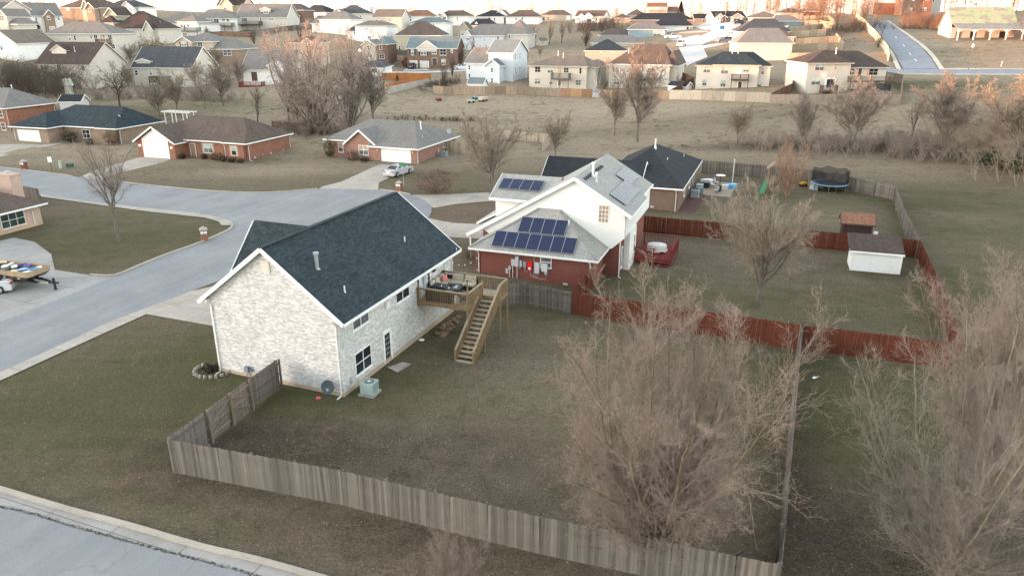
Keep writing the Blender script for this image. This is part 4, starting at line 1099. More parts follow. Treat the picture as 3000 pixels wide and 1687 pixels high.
for wl_, u, ww in ((w2, 3.4, 1.75), (w2b, 1.15, .95)):
    m = MB(); 
    for s_ in (-1, 1):
        for k in range(7):
            a = u - .3 if s_ < 0 else u + ww + .04
            wl_.box(m, a + (k % 2) * (.08 if s_ < 0 else 0), a + .26 - (0 if s_ < 0 else (k % 2) * .08), .8 + k * .225, 1.0 + k * .225, -.02, .03)
    tag(m.build("quoins", QU, r2), kind="stuff")
window(r2, w2, 3.4, .85, 1.75, 1.5, 2, 2, [GREYG, BLIND], paint((.6, .55, .46))); window(r2, w2b, 1.15, .85, .95, 1.5, 1, 2, [GLASS, BLIND], paint((.6, .55, .46)))
door(r2, w2, .8, .1, .95, 2.05, paint((.3, .2, .15)))
downspout(r2, w2b, 0.0, 0, 2.7, .4, False); downspout(r2, w2r, .1, 0, 2.7, .45); downspout(r2, w2r, 10.6, 0, 2.7, .45, False)
vent_pipe(r2, -2.0, 6.2, 3.9, .45)
for u in (1.2, 5.2, 8.5): 
    m = MB(); w2r.box(m, u, u + .4, .25, .5, -.02, .03); m.build("crawl_vent", LGREY, r2)
m = MB(); w2r.box(m, 2.9, 3.2, .35, .7, 0, .2); m.tube([w2r.p(3.05, 0, .1), w2r.p(3.05, .4, .1)], .02, 6); m.build("gas_meter", paint((.25, .27, .3)), r2)
# ranch with dark blue roof
r3 = thing("tan_brick_ranch_house", "tan brick ranch house with dark blue roof and white garage at the left", "house", (-67.98, 128.24, .1), R(-18))
walls(r3, -20.6, -.45, .6, 10.6, -.8, 2.8, BR_TAN)
hip_roof(r3, -20.6, -.5, .6, 10.6, 2.85, 5.9, .5, RF_NAVY, (6.5, 3.6))
walls(r3, -20.8, -12.9, -2.7, 4, -.8, 2.75, BR_TAN); hip_roof(r3, -20.8, -12.9, -2.7, 8, 2.83, 4.95, .5, RF_NAVY, 4.4, 'y')
walls(r3, -4.4, -.9, .15, 3, -.6, 2.7, BR_TAN); hip_roof(r3, -4.3, -.55, .1, 7, 2.87, 4.6, .5, RF_NAVY, 3.0, 'y')
w3g = Wall((-20.8, -2.7, 0), 0); w3 = Wall((-12.9, .6, 0), 0); w3r = Wall((-.45, .6, 0), math.pi / 2)
garage(r3, w3g, 1.0, .02, 4.9, 2.15); window(r3, w3, 4.2, .8, 1.7, 1.5, 2, 2, GLASS); downspout(r3, w3r, .1, 0, 2.7, .45, False); downspout(r3, w3g, .2, 0, 2.7, .45, False)
dish("satellite_dish", "", (-2.2, 3.2, 4.2), R(-10), .5, WHITE, r3)
# tall red brick house cut by the left edge
r4 = thing("tall_brick_house", "tall orange brick house with grey hip roof at the left edge behind the tan ranch", "house", (-94.2, 139.4, .4), R(-20))
walls(r4, -13, 0, 0, 10.4, -1, 4.75, BR_OR); hip_roof(r4, -13, 0, 0, 10.4, 4.8, 7.9, .5, RF_GREY, 5.0)
w4r = Wall((0, 0, 0), math.pi / 2); w4 = Wall((-13, 0, 0), 0)
downspout(r4, w4r, .1, 0, 4.7, .45, False); downspout(r4, w4r, 10.1, 0, 4.7, .45, False); window(r4, w4, 11.0, .7, 1.2, 1.4, 1, 2, GREYG); window(r4, w4, 11.0, 3.0, 1.2, 1.4, 1, 2, GREYG); vent_pipe(r4, -5, 6, 7.5, .7, .08, True)
# pale brick house at the left edge
hl = thing("pale_brick_house", "pale pink brick house with chimney and dark three-part window at the left edge", "house", (-50.3, 76.3, 0), R(-20.5))
walls(hl, -15, 0, -6.2, 0, -.6, 2.2, BR_PINK); hip_roof(hl, -15, 0, -6.2, 0, 2.25, 4.3, .6, RF_BROWN, 4.0)
MB().box(-15.03, .03, -6.23, .03, -.7, .3).build("foundation", concrete((.47, .33, .23)), hl)
wlr = Wall((0, -5.9, 0), math.pi / 2)
window(hl, wlr, 1.5, .5, 2.6, 1.5, 3, 2, glass((.03, .045, .05)), paint((.62, .58, .5))); downspout(hl, wlr, 5.0, 0.1, 2.1, .6, False)
m = MB(); m.box(-5.4, -3.2, -.2, 1.0, -.6, 4.9); m.box(-5.48, -3.12, -.28, 1.08, 4.9, 5.08); ch = m.build("chimney", BR_PINK, hl); MB().lathe([(.16, 5.18), (.16, 5.35), (.26, 5.36), (.26, 5.42), (.02, 5.5)], (-4.2, .4, -.1), 10).build("flue_cap", LGREY, ch)
MB().box(-2.2, -1.2, -4.6, -2.6, 2.95, 3.05).build("skylight", TRIM, hl)
walls(hl, -11, -1.6, -12.4, -6.6, -.6, 2.3, BR_PINK, 4.0, 'x'); gable_roof(hl, -11, -1.6, -12.4, -6.6, 2.35, 4.15, .5, RF_BROWN, 'x', WHITE, "roof", .45)
wl2 = Wall((-1.6, -12.4, 0), math.pi / 2); door(hl, wl2, 4.9, .1, .9, 2.0, paint((.2, .12, .08))); garage(hl, wl2, .6, .02, 2.6, 2.0); lantern(hl, wl2, 3.9, 1.5)

# ------------------------------------------------------------------ houses on the hill
KINDS = {'d': GLASS, 'b': BLIND, 't': TANB, 'g': GREYG}
def far_house(name, label, by, blocks, wins=(), rot=-8, decks=(), vents=(), gables=(), doors=(), trim=None, x0=None, shutter=None, cat="house"):
    ox = blocks[0][0] if x0 is None else x0
    p = G(ox, by); dep = depth_of(p); k = dep / FOC
    cr, sr = math.cos(R(rot)), math.sin(R(rot))
    def fx(X):
        a = (X - 1500) / FOC
        return (a * dep - p.x) / (cr - a * sr * CP)
    def fz(Y): return (by - Y) * k * .98
    slope = (by - 60) / FOC
    o = thing(name, label, cat, p, R(rot)); tr = trim or TRIM
    W_ = []
    for b in blocks:
        X0, X1, ey, ry, typ, wm, rm = b[:7]; opt = b[7] if len(b) > 7 else {}
        a0, a1 = fx(X0), fx(X1); ze = fz(ey); y0 = opt.get('y', 0)
        rise = max(.5, (ey - ry) * k); D = opt.get('D') or max(7.5, min(15, 2 * rise / .55))
        zr = fz(ry) - (D / 2 + y0) * slope * .9
        zr = max(zr, ze + .6)
        zb = -2.5
        oh = opt.get('oh', .45)
        if typ == 'hip':
            walls(o, a0, a1, y0, y0 + D, zb, ze, wm)
            ins = opt.get('in')
            if ins: ins = (fx(ins[0]) - a0 + oh, a1 + oh - fx(ins[1]))
            elif (a1 - a0) < D: ins = None
            hip_roof(o, a0, a1, y0, y0 + D, ze, zr, oh, rm, ins, 'x' if (ins or (a1 - a0) >= D) else 'y', tr)
        elif typ in ('gx', 'gy'):
            ax = typ[1]
            if ax == 'x': zr = max(zr, ze + .8)
            else: zr = max(fz(ry), ze + .6)
            walls(o, a0, a1, y0, y0 + D, zb, ze, wm, zr - .1, ax); gable_roof(o, a0, a1, y0, y0 + D, ze + .05, zr, oh * .8, rm, ax, tr)
        elif typ == 'dorm':       # a gable set into the roof
            yy = y0; zr = fz(ry)
            m = MB(); m.prism([(a0, ze - 1.2), (a1, ze - 1.2), (a1, ze), ((a0 + a1) / 2, zr - .06), (a0, ze)], yy, yy + .15); m.build("gable_wall", wm, o)
            gable_roof(o, a0, a1, yy + .02, yy + opt.get('D', 3.2), ze + .04, zr, .3, rm, 'y', opt.get('trim', tr), "dormer_roof", .18)
        W_.append((a0, a1, y0, y0 + D, opt.get('side', 'f')))
    for w_ in wins:
        bi = w_[5] if len(w_) > 5 else 0
        a0, a1, y0, y1, _ = W_[bi]; wl_ = Wall((0, y0, 0), 0)
        u0, u1 = fx(w_[0]), fx(w_[1]); z0, z1 = fz(w_[3]), fz(w_[2])
        kd = w_[4]
        if kd in 'dbtg':
            mix = {'d': [GLASS], 'b': [GREYG, BLIND], 't': [TANB], 'g': [GREYG]}[kd]
            pn = mix if len(mix) == 2 else mix[0]
            window(o, wl_, u0, z0, u1 - u0, z1 - z0, 2 if (u1 - u0) > 1.1 else 1, 2, pn, trim or WHITE, .09, shutter if len(w_) > 6 else None)
        elif kd == 's': door(o, wl_, u0, z0, u1 - u0, z1 - z0, WHITE, (2, 1))
        elif kd == 'w': door(o, wl_, u0, z0, u1 - u0, z1 - z0, WHITE)
        elif kd == 'n': door(o, wl_, u0, z0, u1 - u0, z1 - z0, paint((.09, .06, .05)))
        elif kd == 'G': garage(o, wl_, u0, z0, u1 - u0, z1 - z0, paint((.6, .56, .52)), 4)
        elif kd == 'K': garage(o, wl_, u0, z0, u1 - u0, z1 - z0, paint((.05, .055, .065)), 4)
        elif kd == 'L':
            m = MB(); wl_.box(m, u0, u1, z0, z1, .02, .2); m.build("porch_lamp", emit((1.0, .42, .15), 6.0), o)
    for dk in decks:
        X0, X1, fy, ry_, out, mat = dk[:6]; base = dk[6] if len(dk) > 6 else by
        build_deck(o, fx(X0), fx(X1), -out, 0, fz(fy), fz(ry_), fz(base), mat)
    for X, Y in vents: 
        vent_pipe(o, fx(X), 3.0, fz(Y) - 3.0 * slope - .3, .8, .07, True)
    return o
def build_deck(o, x0, x1, y0, y1, zf, zr, zg, mat, nb=None):
    d = MB().box(x0, x1, y0, y1, zf - .2, zf).build("deck_floor", mat, o)
    for x in (x0 + .08, (x0 + x1) / 2, x1 - .08): MB().box(x - .07, x + .07, y0 + .02, y0 + .16, zg - 1.0, zr).build("post", mat, o)
    m = MB().box(x0, x1, y0, y0 + .12, zr - .08, zr); m.box(x0, x0 + .12, y0 + .12, y1, zr - .08, zr); m.box(x1 - .12, x1, y0 + .12, y1, zr - .08, zr)
    rl = m.build("handrail", mat, o)
    n = max(4, int((x1 - x0) / .16)); bmm = MB().box(-.02, .02, -.02, .02, zf, zr - .085).mesh("baluster", mat)
    for k in range(n): link("baluster", bmm, rl, (x0 + (k + .5) * (x1 - x0) / n, y0 + .05, 0))
    n2 = max(2, int((y1 - y0) / .16))
    for k in range(n2):
        for xx in (x0 + .06, x1 - .06): link("baluster", bmm, rl, (xx, y0 + .1 + (k + .5) * (y1 - y0 - .1) / n2, 0))
    return d
DKW = wood((.15, .105, .075), "deck_wood"); GRW = wood((.20, .18, .165), "weathered_wood"); DKB = wood((.085, .055, .04), "dark_deck_wood")
H = far_house
CRT = paint((.55, .48, .40), .6)
H("cream_house", "cream two-storey house with brown hip roof, high deck and trampoline behind right-hand fence", 275,
  [(2356, 2481, 187, 146, 'hip', SD_CREAM, RF_DBROWN, {'in': (2430, 2442)}), (2481, 2598, 201, 147, 'hip', SD_CREAM, RF_DBROWN, {'y': 1.6, 'in': (2450, 2545), 'D': 11})],
  [(2377, 2404, 189, 209, 'b'), (2432, 2444, 190, 205, 't'), (2372, 2399, 230, 250, 'b'), (2413, 2443, 231, 261, 's'), (2486, 2508, 204, 223, 'g', 1), (2516, 2526, 203, 228, 'n', 1), (2547, 2574, 205, 225, 'd', 1), (2514, 2524, 250, 272, 'w', 1), (2405, 2408, 221, 224, 'L')], 3,
  [(2476, 2594, 238, 225, 1.6, DKW), (2398, 2442, 266, 249, 1.6, DKW)], [(2452, 152)], trim=CRT)
H("cream_house", "cream two-storey house with dark blue hip roof and dark deck stairs", 264,
  [(2036, 2250, 192.5, 150, 'hip', SD_CREAM2, RF_NAVY, {'in': (2110, 2200), 'D': 12}), (2088, 2215, 190, 152, 'hip', SD_CREAM2, RF_NAVY, {'y': -.8, 'D': 9, 'in': (2115, 2170)})],
  [(2055, 2076, 196, 214, 'b'), (2106, 2128, 196, 216, 'b', 1), (2155, 2164, 197, 216, 'w', 1), (2170, 2187, 196, 210, 'b', 1), (2223, 2233, 199, 217, 'b'), (2055, 2069, 233, 252, 'b'), (2108, 2124, 233, 253, 'b', 1), (2206, 2229, 235, 255, 'b'), (2158, 2172, 236, 260, 's', 1)], -14,
  [(2138, 2188, 230, 215, 2.6, DKB)], [(2136, 155), (2153, 160)], trim=CRT)
H("white_house", "white two-storey house with large red-brown hip roof behind the tall field tree", 260,
  [(1782, 1957, 189, 127, 'hip', SD_CREAM2, RF_BROWN, {'in': (1850, 1925), 'D': 14}), (1940, 1975, 192, 143, 'hip', SD_CREAM2, RF_BROWN, {'y': 2.0, 'D': 13})],
  [(1791, 1798, 196, 213, 'd'), (1801, 1808, 196, 213, 't'), (1812, 1819, 196, 213, 't'), (1833, 1842, 203, 214, 't'), (1892, 1916, 198, 212, 'g'), (1935, 1945, 200, 207, 'd'), (1795, 1814, 230, 248, 'b'), (1860, 1875, 236, 258, 's'), (1895, 1910, 236, 258, 's')], -20,
  [(1852, 1917, 229, 213, 3.0, DKB)], [(1829, 150)], trim=WHITE)
H("cream_house", "cream two-storey house with tan hip roof and grey screened deck", 254,
  [(1550, 1717, 193.6, 160, 'hip', SD_CREAM, RF_TAN, {'in': (1616, 1690), 'D': 13}), (1700, 1745, 196, 172, 'hip', SD_CREAM, RF_TAN, {'y': 1.4, 'D': 12})],
  [(1566, 1583, 196.5, 213, 'd'), (1603, 1620, 198, 214, 'b'), (1632, 1645, 198, 226, 't'), (1650, 1665, 198, 213, 'd'), (1695, 1703, 198, 215, 'd'), (1566, 1583, 230, 246, 'b'), (1608, 1619, 230, 247, 'b'), (1634, 1644, 231, 252, 's'), (1686, 1702, 231, 247, 'g')], -17,
  [(1620, 1672, 228, 212, 2.6, GRW)], [(1625, 158), (1640, 163)], trim=CRT)
H("tan_house", "tan house with dark blue pyramid roof behind the cream house with screened deck", 186,
  [(1713, 1830, 150, 116, 'hip', SD_TAN, RF_NAVY, {'in': (1772, 1780), 'D': 12})], [(1757, 1764, 152, 165, 'b'), (1789, 1796, 152, 165, 'b')], -8)
H("grey_roof_house", "low house with wide grey roof and white eaves above the dark blue pyramid roof", 146,
  [(1733, 1892, 127, 104, 'hip', SD_OLIVE, RF_GREY, {'in': (1762, 1856), 'D': 12})], [], -6, trim=WHITE)
H("brown_roof_house", "olive sided house with long brown roof left of the white pickup", 126,
  [(1757, 1906, 104, 84, 'hip', SD_OLIVE, RF_BROWN, {'in': (1790, 1890), 'D': 12})], [], -5)
H("blue_grey_house", "blue-grey house with grey roof next to the white pickup", 118,
  [(1840, 1952, 88, 66, 'hip', SD_TEAL, RF_GREY, {'in': (1870, 1915), 'D': 14})], [(1912, 1934, 91, 109, 'b'), (1937, 1945, 92, 114, 'w')], -5, trim=WHITE)
H("white_black_house", "white and brick house with wide black roof on the hill street", 100,
  [(1915, 2028, 77.5, 56, 'hip', SD_WHITE, RF_BLK, {'in': (1940, 2010), 'D': 14})], [(2010, 2016, 81, 95, 'n'), (2019, 2026, 80, 94, 't')], -6)
H("brown_brick_house", "brown brick house with black roof and small gable above the hill street", 82,
  [(1850, 2030, 60, 40, 'hip', BR_TAN, RF_BLK, {'in': (1880, 2000), 'D': 14}), (2030, 2066, 56, 43, 'gx', BR_TAN, RF_BLK, {'y': -2, 'D': 7})], [(2054, 2060, 60, 74, 'n', 1)], -4)
H("modern_white_house", "modern white gabled house with dark garage doors at the end of the hill street", 69,
  [(2092, 2182, 52, 34, 'gx', SD_WHITE, RF_BLK, {'D': 13}), (2091, 2113, 52, 41, 'gy', SD_WHITE, RF_BLK, {'y': -3, 'D': 6}), (2133, 2163, 50, 41, 'gy', SD_CREAM, RF_BLK, {'y': -5, 'D': 9}), (2105, 2120, 52, 46, 'gy', BR_BROWN, RF_BLK, {'y': -4, 'D': 5})],
  [(2095, 2100, 53, 61, 'd', 1), (2138, 2157, 56, 67, 'K', 2), (2164, 2175, 56, 67, 'K'), (2124, 2131, 54, 61, 'd'), (2109, 2116, 54, 65, 'n', 3)], 0)
H("pale_grey_house", "pale grey house with wide grey roof and white downspout right of the hill street", 176,
  [(2156, 2316, 128, 83, 'hip', SD_GREY, RF_GREY, {'in': (2200, 2285), 'D': 15})], [], -8, trim=WHITE)
H("white_house", "white house with dark grey roof behind the pale grey house", 126,
  [(2157, 2310, 94, 56, 'hip', SD_WHITE, RF_CHAR, {'in': (2215, 2275), 'D': 15})], [], -8)
H("brown_roof_house", "tan house with brown hip roof beside the comb of back-yard fences", 128,
  [(2250, 2325, 109, 83, 'hip', SD_OLIVE, RF_BROWN, {'D': 13})], [], -8)
H("dark_roof_house", "white house with small dark roof above the comb of fences", 92,
  [(2235, 2304, 77, 57, 'hip', SD_WHITE, RF_CHAR, {'D': 13})], [], -8)
H("blue_house", "slate blue house with grey roof above the comb of fences", 80,
  [(2262, 2346, 63, 45, 'hip', SD_TEAL, RF_GREY, {'in': (2280, 2320), 'D': 13})], [], -8, trim=WHITE)
H("brown_roof_house", "low brown-roofed house at the far end of the fences below the sunlit wood", 62, [(2285, 2352, 40, 24, 'hip', SD_TAN, RF_BROWN, {'D': 13})], [], -8)
H("brown_roof_house", "orange brick house with brown roof and white eaves below the sunlit wood", 56, [(2350, 2405, 35, 20, 'hip', BR_OR, RF_TAN, {'D': 12})], [], -6, trim=WHITE)
H("tan_roof_house", "house with long tan roof and white gable behind the modern white house", 62, [(2195, 2290, 53, 34, 'hip', SD_CREAM, RF_TAN, {'D': 13})], [(2196, 2199, 55, 64, 'w')], -8)
# middle of the hill
H("brick_teal_house", "two-storey red brick house with teal roof and two garage doors facing the street", 201,
  [(1195, 1338, 142, 107, 'gx', BR_BROWN, RF_TEAL, {'D': 12}), (1226, 1282, 141, 122, 'dorm', SD_CREAM2, RF_TEAL, {'y': -.25, 'D': 5})],
  [(1206, 1215, 147, 163, 'b', 0, 1), (1234, 1251, 146, 163, 'b', 0, 1), (1267, 1281, 146, 160, 'g'), (1290, 1309, 145, 163, 'd'), (1322, 1328, 145, 156, 'b', 0), (1202, 1223, 179, 199, 'G'), (1232, 1256, 180, 199, 'G'), (1267, 1281, 171, 190, 'n'), (1294, 1306, 174, 190, 'b')], -7, shutter=BLACK)
H("brown_roof_house", "house with great brown hip roof behind the brick house with teal roof", 151,
  [(1160, 1292, 106, 64, 'hip', SD_OLIVE, RF_BROWN, {'in': (1212, 1238), 'D': 15})], [(1168, 1174, 135, 147, 'd')], -6)
H("teal_roof_house", "white house with teal hip roof above the great brown roof", 106, [(1205, 1302, 69, 53, 'hip', SD_WHITE, RF_TEAL, {'in': (1235, 1275), 'D': 14})], [(1291, 1297, 88, 97, 'g'), (1270, 1273, 72, 80, 'g')], -10)
H("white_gable_house", "white house with brown roofs and twin front gables on the ridge", 73,
  [(1282, 1372, 49, 32, 'hip', SD_WHITE, RF_BROWN, {'D': 13, 'in': (1305, 1350)}), (1293, 1313, 50, 37, 'gy', SD_WHITE, RF_CHAR, {'y': -2, 'D': 6}), (1282, 1296, 52, 43, 'gy', SD_WHITE, RF_CHAR, {'y': -3, 'D': 5})], [(1302, 1310, 51, 59, 'd', 1), (1291, 1295, 52, 61, 'n', 2), (1338, 1343, 51, 63, 't')], -10)
H("white_black_house", "white house with black hip roof and sunlit gable on the ridge", 68, [(1393, 1476, 50, 32, 'hip', SD_WHITE, RF_BLK, {'D': 13, 'in': (1432, 1446)}), (1440, 1486, 48, 30, 'gy', SD_WHITE, RF_CHAR, {'y': 4, 'D': 10})], [(1430, 1437, 53, 60, 'd'), (1447, 1451, 54, 62, 'd')], -10)
H("white_brown_house", "white sunlit house with brown hip roof right of the black-roofed one", 71, [(1482, 1578, 51, 31, 'hip', SD_WHITE, RF_BROWN, {'D': 13, 'in': (1515, 1553)})], [(1510, 1515, 54, 60, 'd'), (1527, 1533, 53, 60, 'd')], -10)
H("brown_roof_house", "peach house with brown hip roof on the sunlit ridge", 62, [(1583, 1672, 46, 31, 'hip', SD_TAN, RF_BROWN, {'D': 12, 'in': (1615, 1650)})], [(1586, 1596, 50, 61, 'n'), (1600, 1610, 50, 60, 'g'), (1660, 1670, 49, 59, 'w')], -8)
H("white_farmhouse", "white gabled farmhouse with brown roof on the sunlit ridge", 68, [(1685, 1768, 49, 32, 'gx', SD_WHITE, RF_BROWN, {'D': 12}), (1714, 1737, 49, 40, 'dorm', SD_WHITE, RF_BROWN, {'y': -1.2, 'D': 5}), (1697, 1711, 48, 42, 'dorm', SD_WHITE, RF_BROWN, {'y': -.5, 'D': 4})], [(1690, 1698, 52, 60, 't'), (1720, 1732, 52, 66, 'n'), (1745, 1750, 54, 62, 'd')], -20)
H("tan_garage_house", "tan house with two brown roofs and a dark porch on the ridge", 70, [(1800, 1845, 54, 41, 'hip', SD_TAN, RF_BROWN, {'D': 10}), (1838, 1895, 46, 28, 'hip', SD_TAN, RF_BROWN, {'y': 5, 'D': 12})], [(1846, 1856, 53, 66, 'n')], -6)
H("tall_tan_house", "tall tan house with white balcony standing above the ridge trees", 60, [(1896, 1952, 24, 10, 'gx', SD_TAN, RF_RED, {'D': 10}), (1952, 1985, 36, 21, 'gx', SD_TAN, RF_RED, {'y': 2, 'D': 9})], [(1905, 1912, 40, 52, 't')], -6, [(1898, 1952, 30, 23, 1.5, TRIM)])
H("dark_roof_house", "low house with black roof and small white gable below the ridge", 92, [(1376, 1446, 76, 56, 'hip', SD_OLIVE, RF_BLK, {'in': (1390, 1428), 'D': 13}), (1391, 1399, 72, 65, 'dorm', SD_WHITE, RF_BLK, {'y': 1.0, 'D': 3})], [], -8)
H("pink_gable_house", "small pinkish house with steep brown gable left of the pale blue house", 112, [(1340, 1374, 86, 66, 'gy', SD_TAN, RF_BROWN, {'D': 10})], [(1350, 1362, 92, 104, 'G')], -8)
H("pale_blue_house", "long pale blue house with grey roof and arched gable window", 146,
  [(1353, 1475, 106, 72, 'hip', SD_BLUE, RF_GREY, {'in': (1395, 1500), 'D': 14}), (1475, 1545, 102, 60, 'hip', SD_GREY, RF_GREY, {'y': 1.5, 'D': 14}), (1361, 1381, 105, 92, 'dorm', SD_BLUE, RF_GREY, {'y': -.3, 'D': 4, 'trim': WHITE})],
  [(1369, 1376, 108, 119, 'b'), (1385, 1390, 112, 121, 'g'), (1417, 1421, 115, 122, 'd'), (1433, 1436, 114, 121, 'd'), (1366, 1370, 134, 144, 'd'), (1422, 1427, 132, 140, 'g'), (1456, 1463, 108, 117, 'g'), (1488, 1493, 105, 114, 'd', 1)], -12, trim=WHITE)
pb = H("pale_blue_house", "tall pale blue house with steep grey gable behind the white shed", 232,
  [(1432, 1502, 155, 117, 'gx', SD_BLUE, RF_TEAL, {'D': 10}), (1362, 1432, 186, 139, 'gx', SD_BLUE, RF_GREY, {'D': 12, 'y': .8}), (1437, 1478, 189, 172, 'gy', SD_BLUE, RF_TEAL, {'y': -3.2, 'D': 6})],
  [(1368, 1375, 194, 208, 'd', 1), (1368, 1375, 218, 230, 'd', 1), (1453, 1460, 197, 211, 'd', 2), (1453, 1460, 225, 240, 'd', 2)], -22, trim=WHITE)
wpb = Wall((0, 0, 0), 0)
pk = depth_of(pb.location) / FOC
wside = None
for ob_ in list(pb.children):
    pass
def side_windows(o, x1, rows, mat=GLASS):
    wl_ = Wall((x1, 0, 0), math.pi / 2)
    for u, z, w_, h_ in rows: window(o, wl_, u, z, w_, h_, 1, 2, mat, WHITE, .07)
_x1 = [c_ for c_ in pb.children if c_.name.startswith("wall")][0]
side_windows(pb, max(v.co.x for v in _x1.data.vertices), [(1.5, 4.6, .5, 1.7), (4.6, 4.6, .5, 1.7), (1.5, 1.2, .5, 1.7), (4.6, 1.2, .5, 1.7), (7.5, 1.2, .5, 1.5)])
H("brick_cream_house", "two-storey brick house with cream gable and teal roof right of the pink trees", 195,
  [(1105, 1137, 132, 109, 'hip', BR_BROWN, RF_TEAL, {'D': 10}), (1068, 1106, 133, 119, 'gy', SD_CREAM, RF_TEAL, {'y': -1.2, 'D': 9})], [(1083, 1089, 135, 148, 'd', 1), (1115, 1123, 134, 147, 'd'), (1113, 1128, 160, 173, 'd'), (1087, 1096, 160, 170, 'd', 1), (1060, 1063, 147, 151, 'L', 1)], -8, x0=1105)
H("small_white_house", "low white house with charcoal roof behind the orange fence", 224, [(1062, 1119, 199, 178, 'hip', SD_WHITE, RF_CHAR, {'in': (1075, 1108), 'D': 11})], [(1089, 1107, 200, 213, 'd')], -5)
H("patched_roof_house", "white house with tan roof carrying a black patch above the pink trees", 119, [(1043, 1134, 78, 62, 'hip', SD_WHITE, RF_TAN, {'in': (1065, 1105), 'D': 13}), (1012, 1046, 94, 76, 'hip', SD_WHITE, RF_CHAR, {'y': 2, 'D': 10})], [(1073, 1078, 84, 90, 'g'), (1077, 1088, 107, 115, 'd'), (1032, 1037, 96, 104, 'd', 1)], -8)
MBk = MB()
H("brown_roof_house", "two-storey white and brown house with broad brown roof left of the twin-gabled one", 92, [(1095, 1178, 52, 29, 'gx', SD_CREAM, RF_TAN, {'D': 13})], [(1102, 1107, 54, 64, 'b'), (1142, 1146, 57, 66, 'd'), (1139, 1142, 70, 79, 'd')], -8)
H("sunlit_roof_house", "house with sunlit orange-brown roof on the ridge left of the twin gables", 66, [(1178, 1262, 49, 31, 'hip', SD_WHITE, RF_RED, {'D': 13, 'in': (1205, 1245)}), (1177, 1200, 47, 36, 'gy', SD_WHITE, RF_CHAR, {'y': -2, 'D': 8})], [(1201, 1205, 56, 63, 'd')], -8)
H("grey_gable_house", "cream house with tall grey roof and trussed gable on the skyline", 66, [(985, 1068, 42, 17, 'hip', SD_CREAM2, RF_CHAR, {'D': 13, 'in': (1015, 1030)}), (985, 1012, 39, 28, 'gy', SD_CREAM2, RF_GREY, {'y': -3, 'D': 7})], [(992, 1004, 40, 50, 'd', 1), (1055, 1060, 47, 53, 'd')], -10)
H("wide_grey_house", "white house with wide grey hip roof above the pink trees", 96, [(938, 1030, 59, 36, 'hip', SD_WHITE, RF_GREY, {'in': (960, 1000), 'D': 13}), (912, 940, 70, 47, 'hip', SD_WHITE, RF_GREY, {'y': 1, 'D': 11})], [(964, 975, 65, 70, 'g'), (920, 931, 72, 80, 'G', 1)], -8)
H("sunlit_wall_house", "low house with dark roof and one sunlit wall on the skyline", 56, [(892, 955, 38, 17, 'hip', SD_CREAM2, RF_BLK, {'D': 12, 'in': (898, 925)})], [(908, 913, 42, 48, 't')], -25)
H("brick_bay_house", "two-storey brick house with white bay and grey roof on the skyline", 66, [(822, 892, 32, 13, 'hip', BR_BROWN, RF_CHAR, {'D': 12, 'in': (838, 870)}), (852, 879, 47, 28, 'hip', SD_WHITE, RF_CHAR, {'y': -1.0, 'D': 5})], [(859, 869, 30, 41, 'b', 1), (861, 872, 49, 59, 'b')], -8, shutter=BLACK)
H("grey_dormer_house", "grey two-storey house with steep roof, dormer and back deck", 90, [(700, 843, 52, 14, 'gx', SD_GREY, RF_GREY, {'D': 13}), (764, 794, 30, 25, 'dorm', SD_GREY, RF_GREY, {'y': 1.6, 'D': 5})], [(773, 788, 31, 42, 'b', 2 - 1), (792, 805, 53, 61, 'b'), (708, 728, 52, 64, 'g'), (765, 770, 55, 63, 'd')], -6, [(700, 772, 72, 63, 3.5, DKB)])
H("tan_peak_house", "tall tan house with steep gables cut by the top edge", 50, [(640, 715, 18, -8, 'gx', SD_TAN, RF_DBROWN, {'D': 11}), (655, 690, 16, -6, 'gy', SD_TAN, RF_DBROWN, {'y': -2, 'D': 8})], [(664, 676, 19, 30, 'b', 1)], -10)
H("white_stucco_house", "white two-storey house with grey hip roof and brown balcony on the hill", 93, [(578, 698, 57, 29, 'hip', SD_WHITE, RF_GREY, {'in': (595, 640), 'D': 13})], [(621, 627, 60, 70, 'g'), (631, 645, 54, 73, 'd'), (655, 663, 57, 64, 'd'), (622, 627, 81, 90, 'b'), (636, 645, 81, 93, 'b'), (668, 675, 58, 66, 'd')], -10, [(648, 690, 76, 68, 2.5, DKW)])
H("white_stucco_house", "white two-storey house with twin grey hips and long railed balcony", 113, [(477, 592, 72, 38, 'hip', SD_WHITE, RF_GREY, {'in': (505, 520), 'D': 13}), (535, 590, 66, 45, 'hip', SD_WHITE, RF_GREY, {'y': -1.6, 'D': 9})], [(541, 549, 73, 81, 'd', 1), (551, 555, 74, 90, 'n', 1), (559, 568, 73, 80, 'd', 1), (522, 526, 79, 85, 'd'), (545, 557, 98, 106, 'g', 1)], -12, [(540, 594, 91, 82, 3.0, GRW)])
H("brick_garage_house", "brick and tan house with gable, shutters and lit garage lamp amid bare trees", 186,
  [(533, 630, 124, 97, 'hip', SD_TAN, RF_GREY, {'in': (580, 595), 'D': 12}), (530, 576, 124, 109, 'gy', SD_TAN, RF_GREY, {'y': -1.4, 'D': 8}), (622, 705, 145, 113, 'hip', BR_TAN, RF_GREY, {'in': (640, 668), 'D': 11}), (576, 616, 152, 140, 'hip', BR_OR, RF_GREY, {'y': -2.0, 'D': 6})],
  [(546, 562, 125, 137, 'b', 1, 1), (587, 601, 126, 138, 'd'), (658, 682, 147, 163, 'g', 2), (584, 610, 176, 185, 'G', 3), (595, 599, 162, 167, 'L', 3)], -6, shutter=paint((.2, .07, .06)))
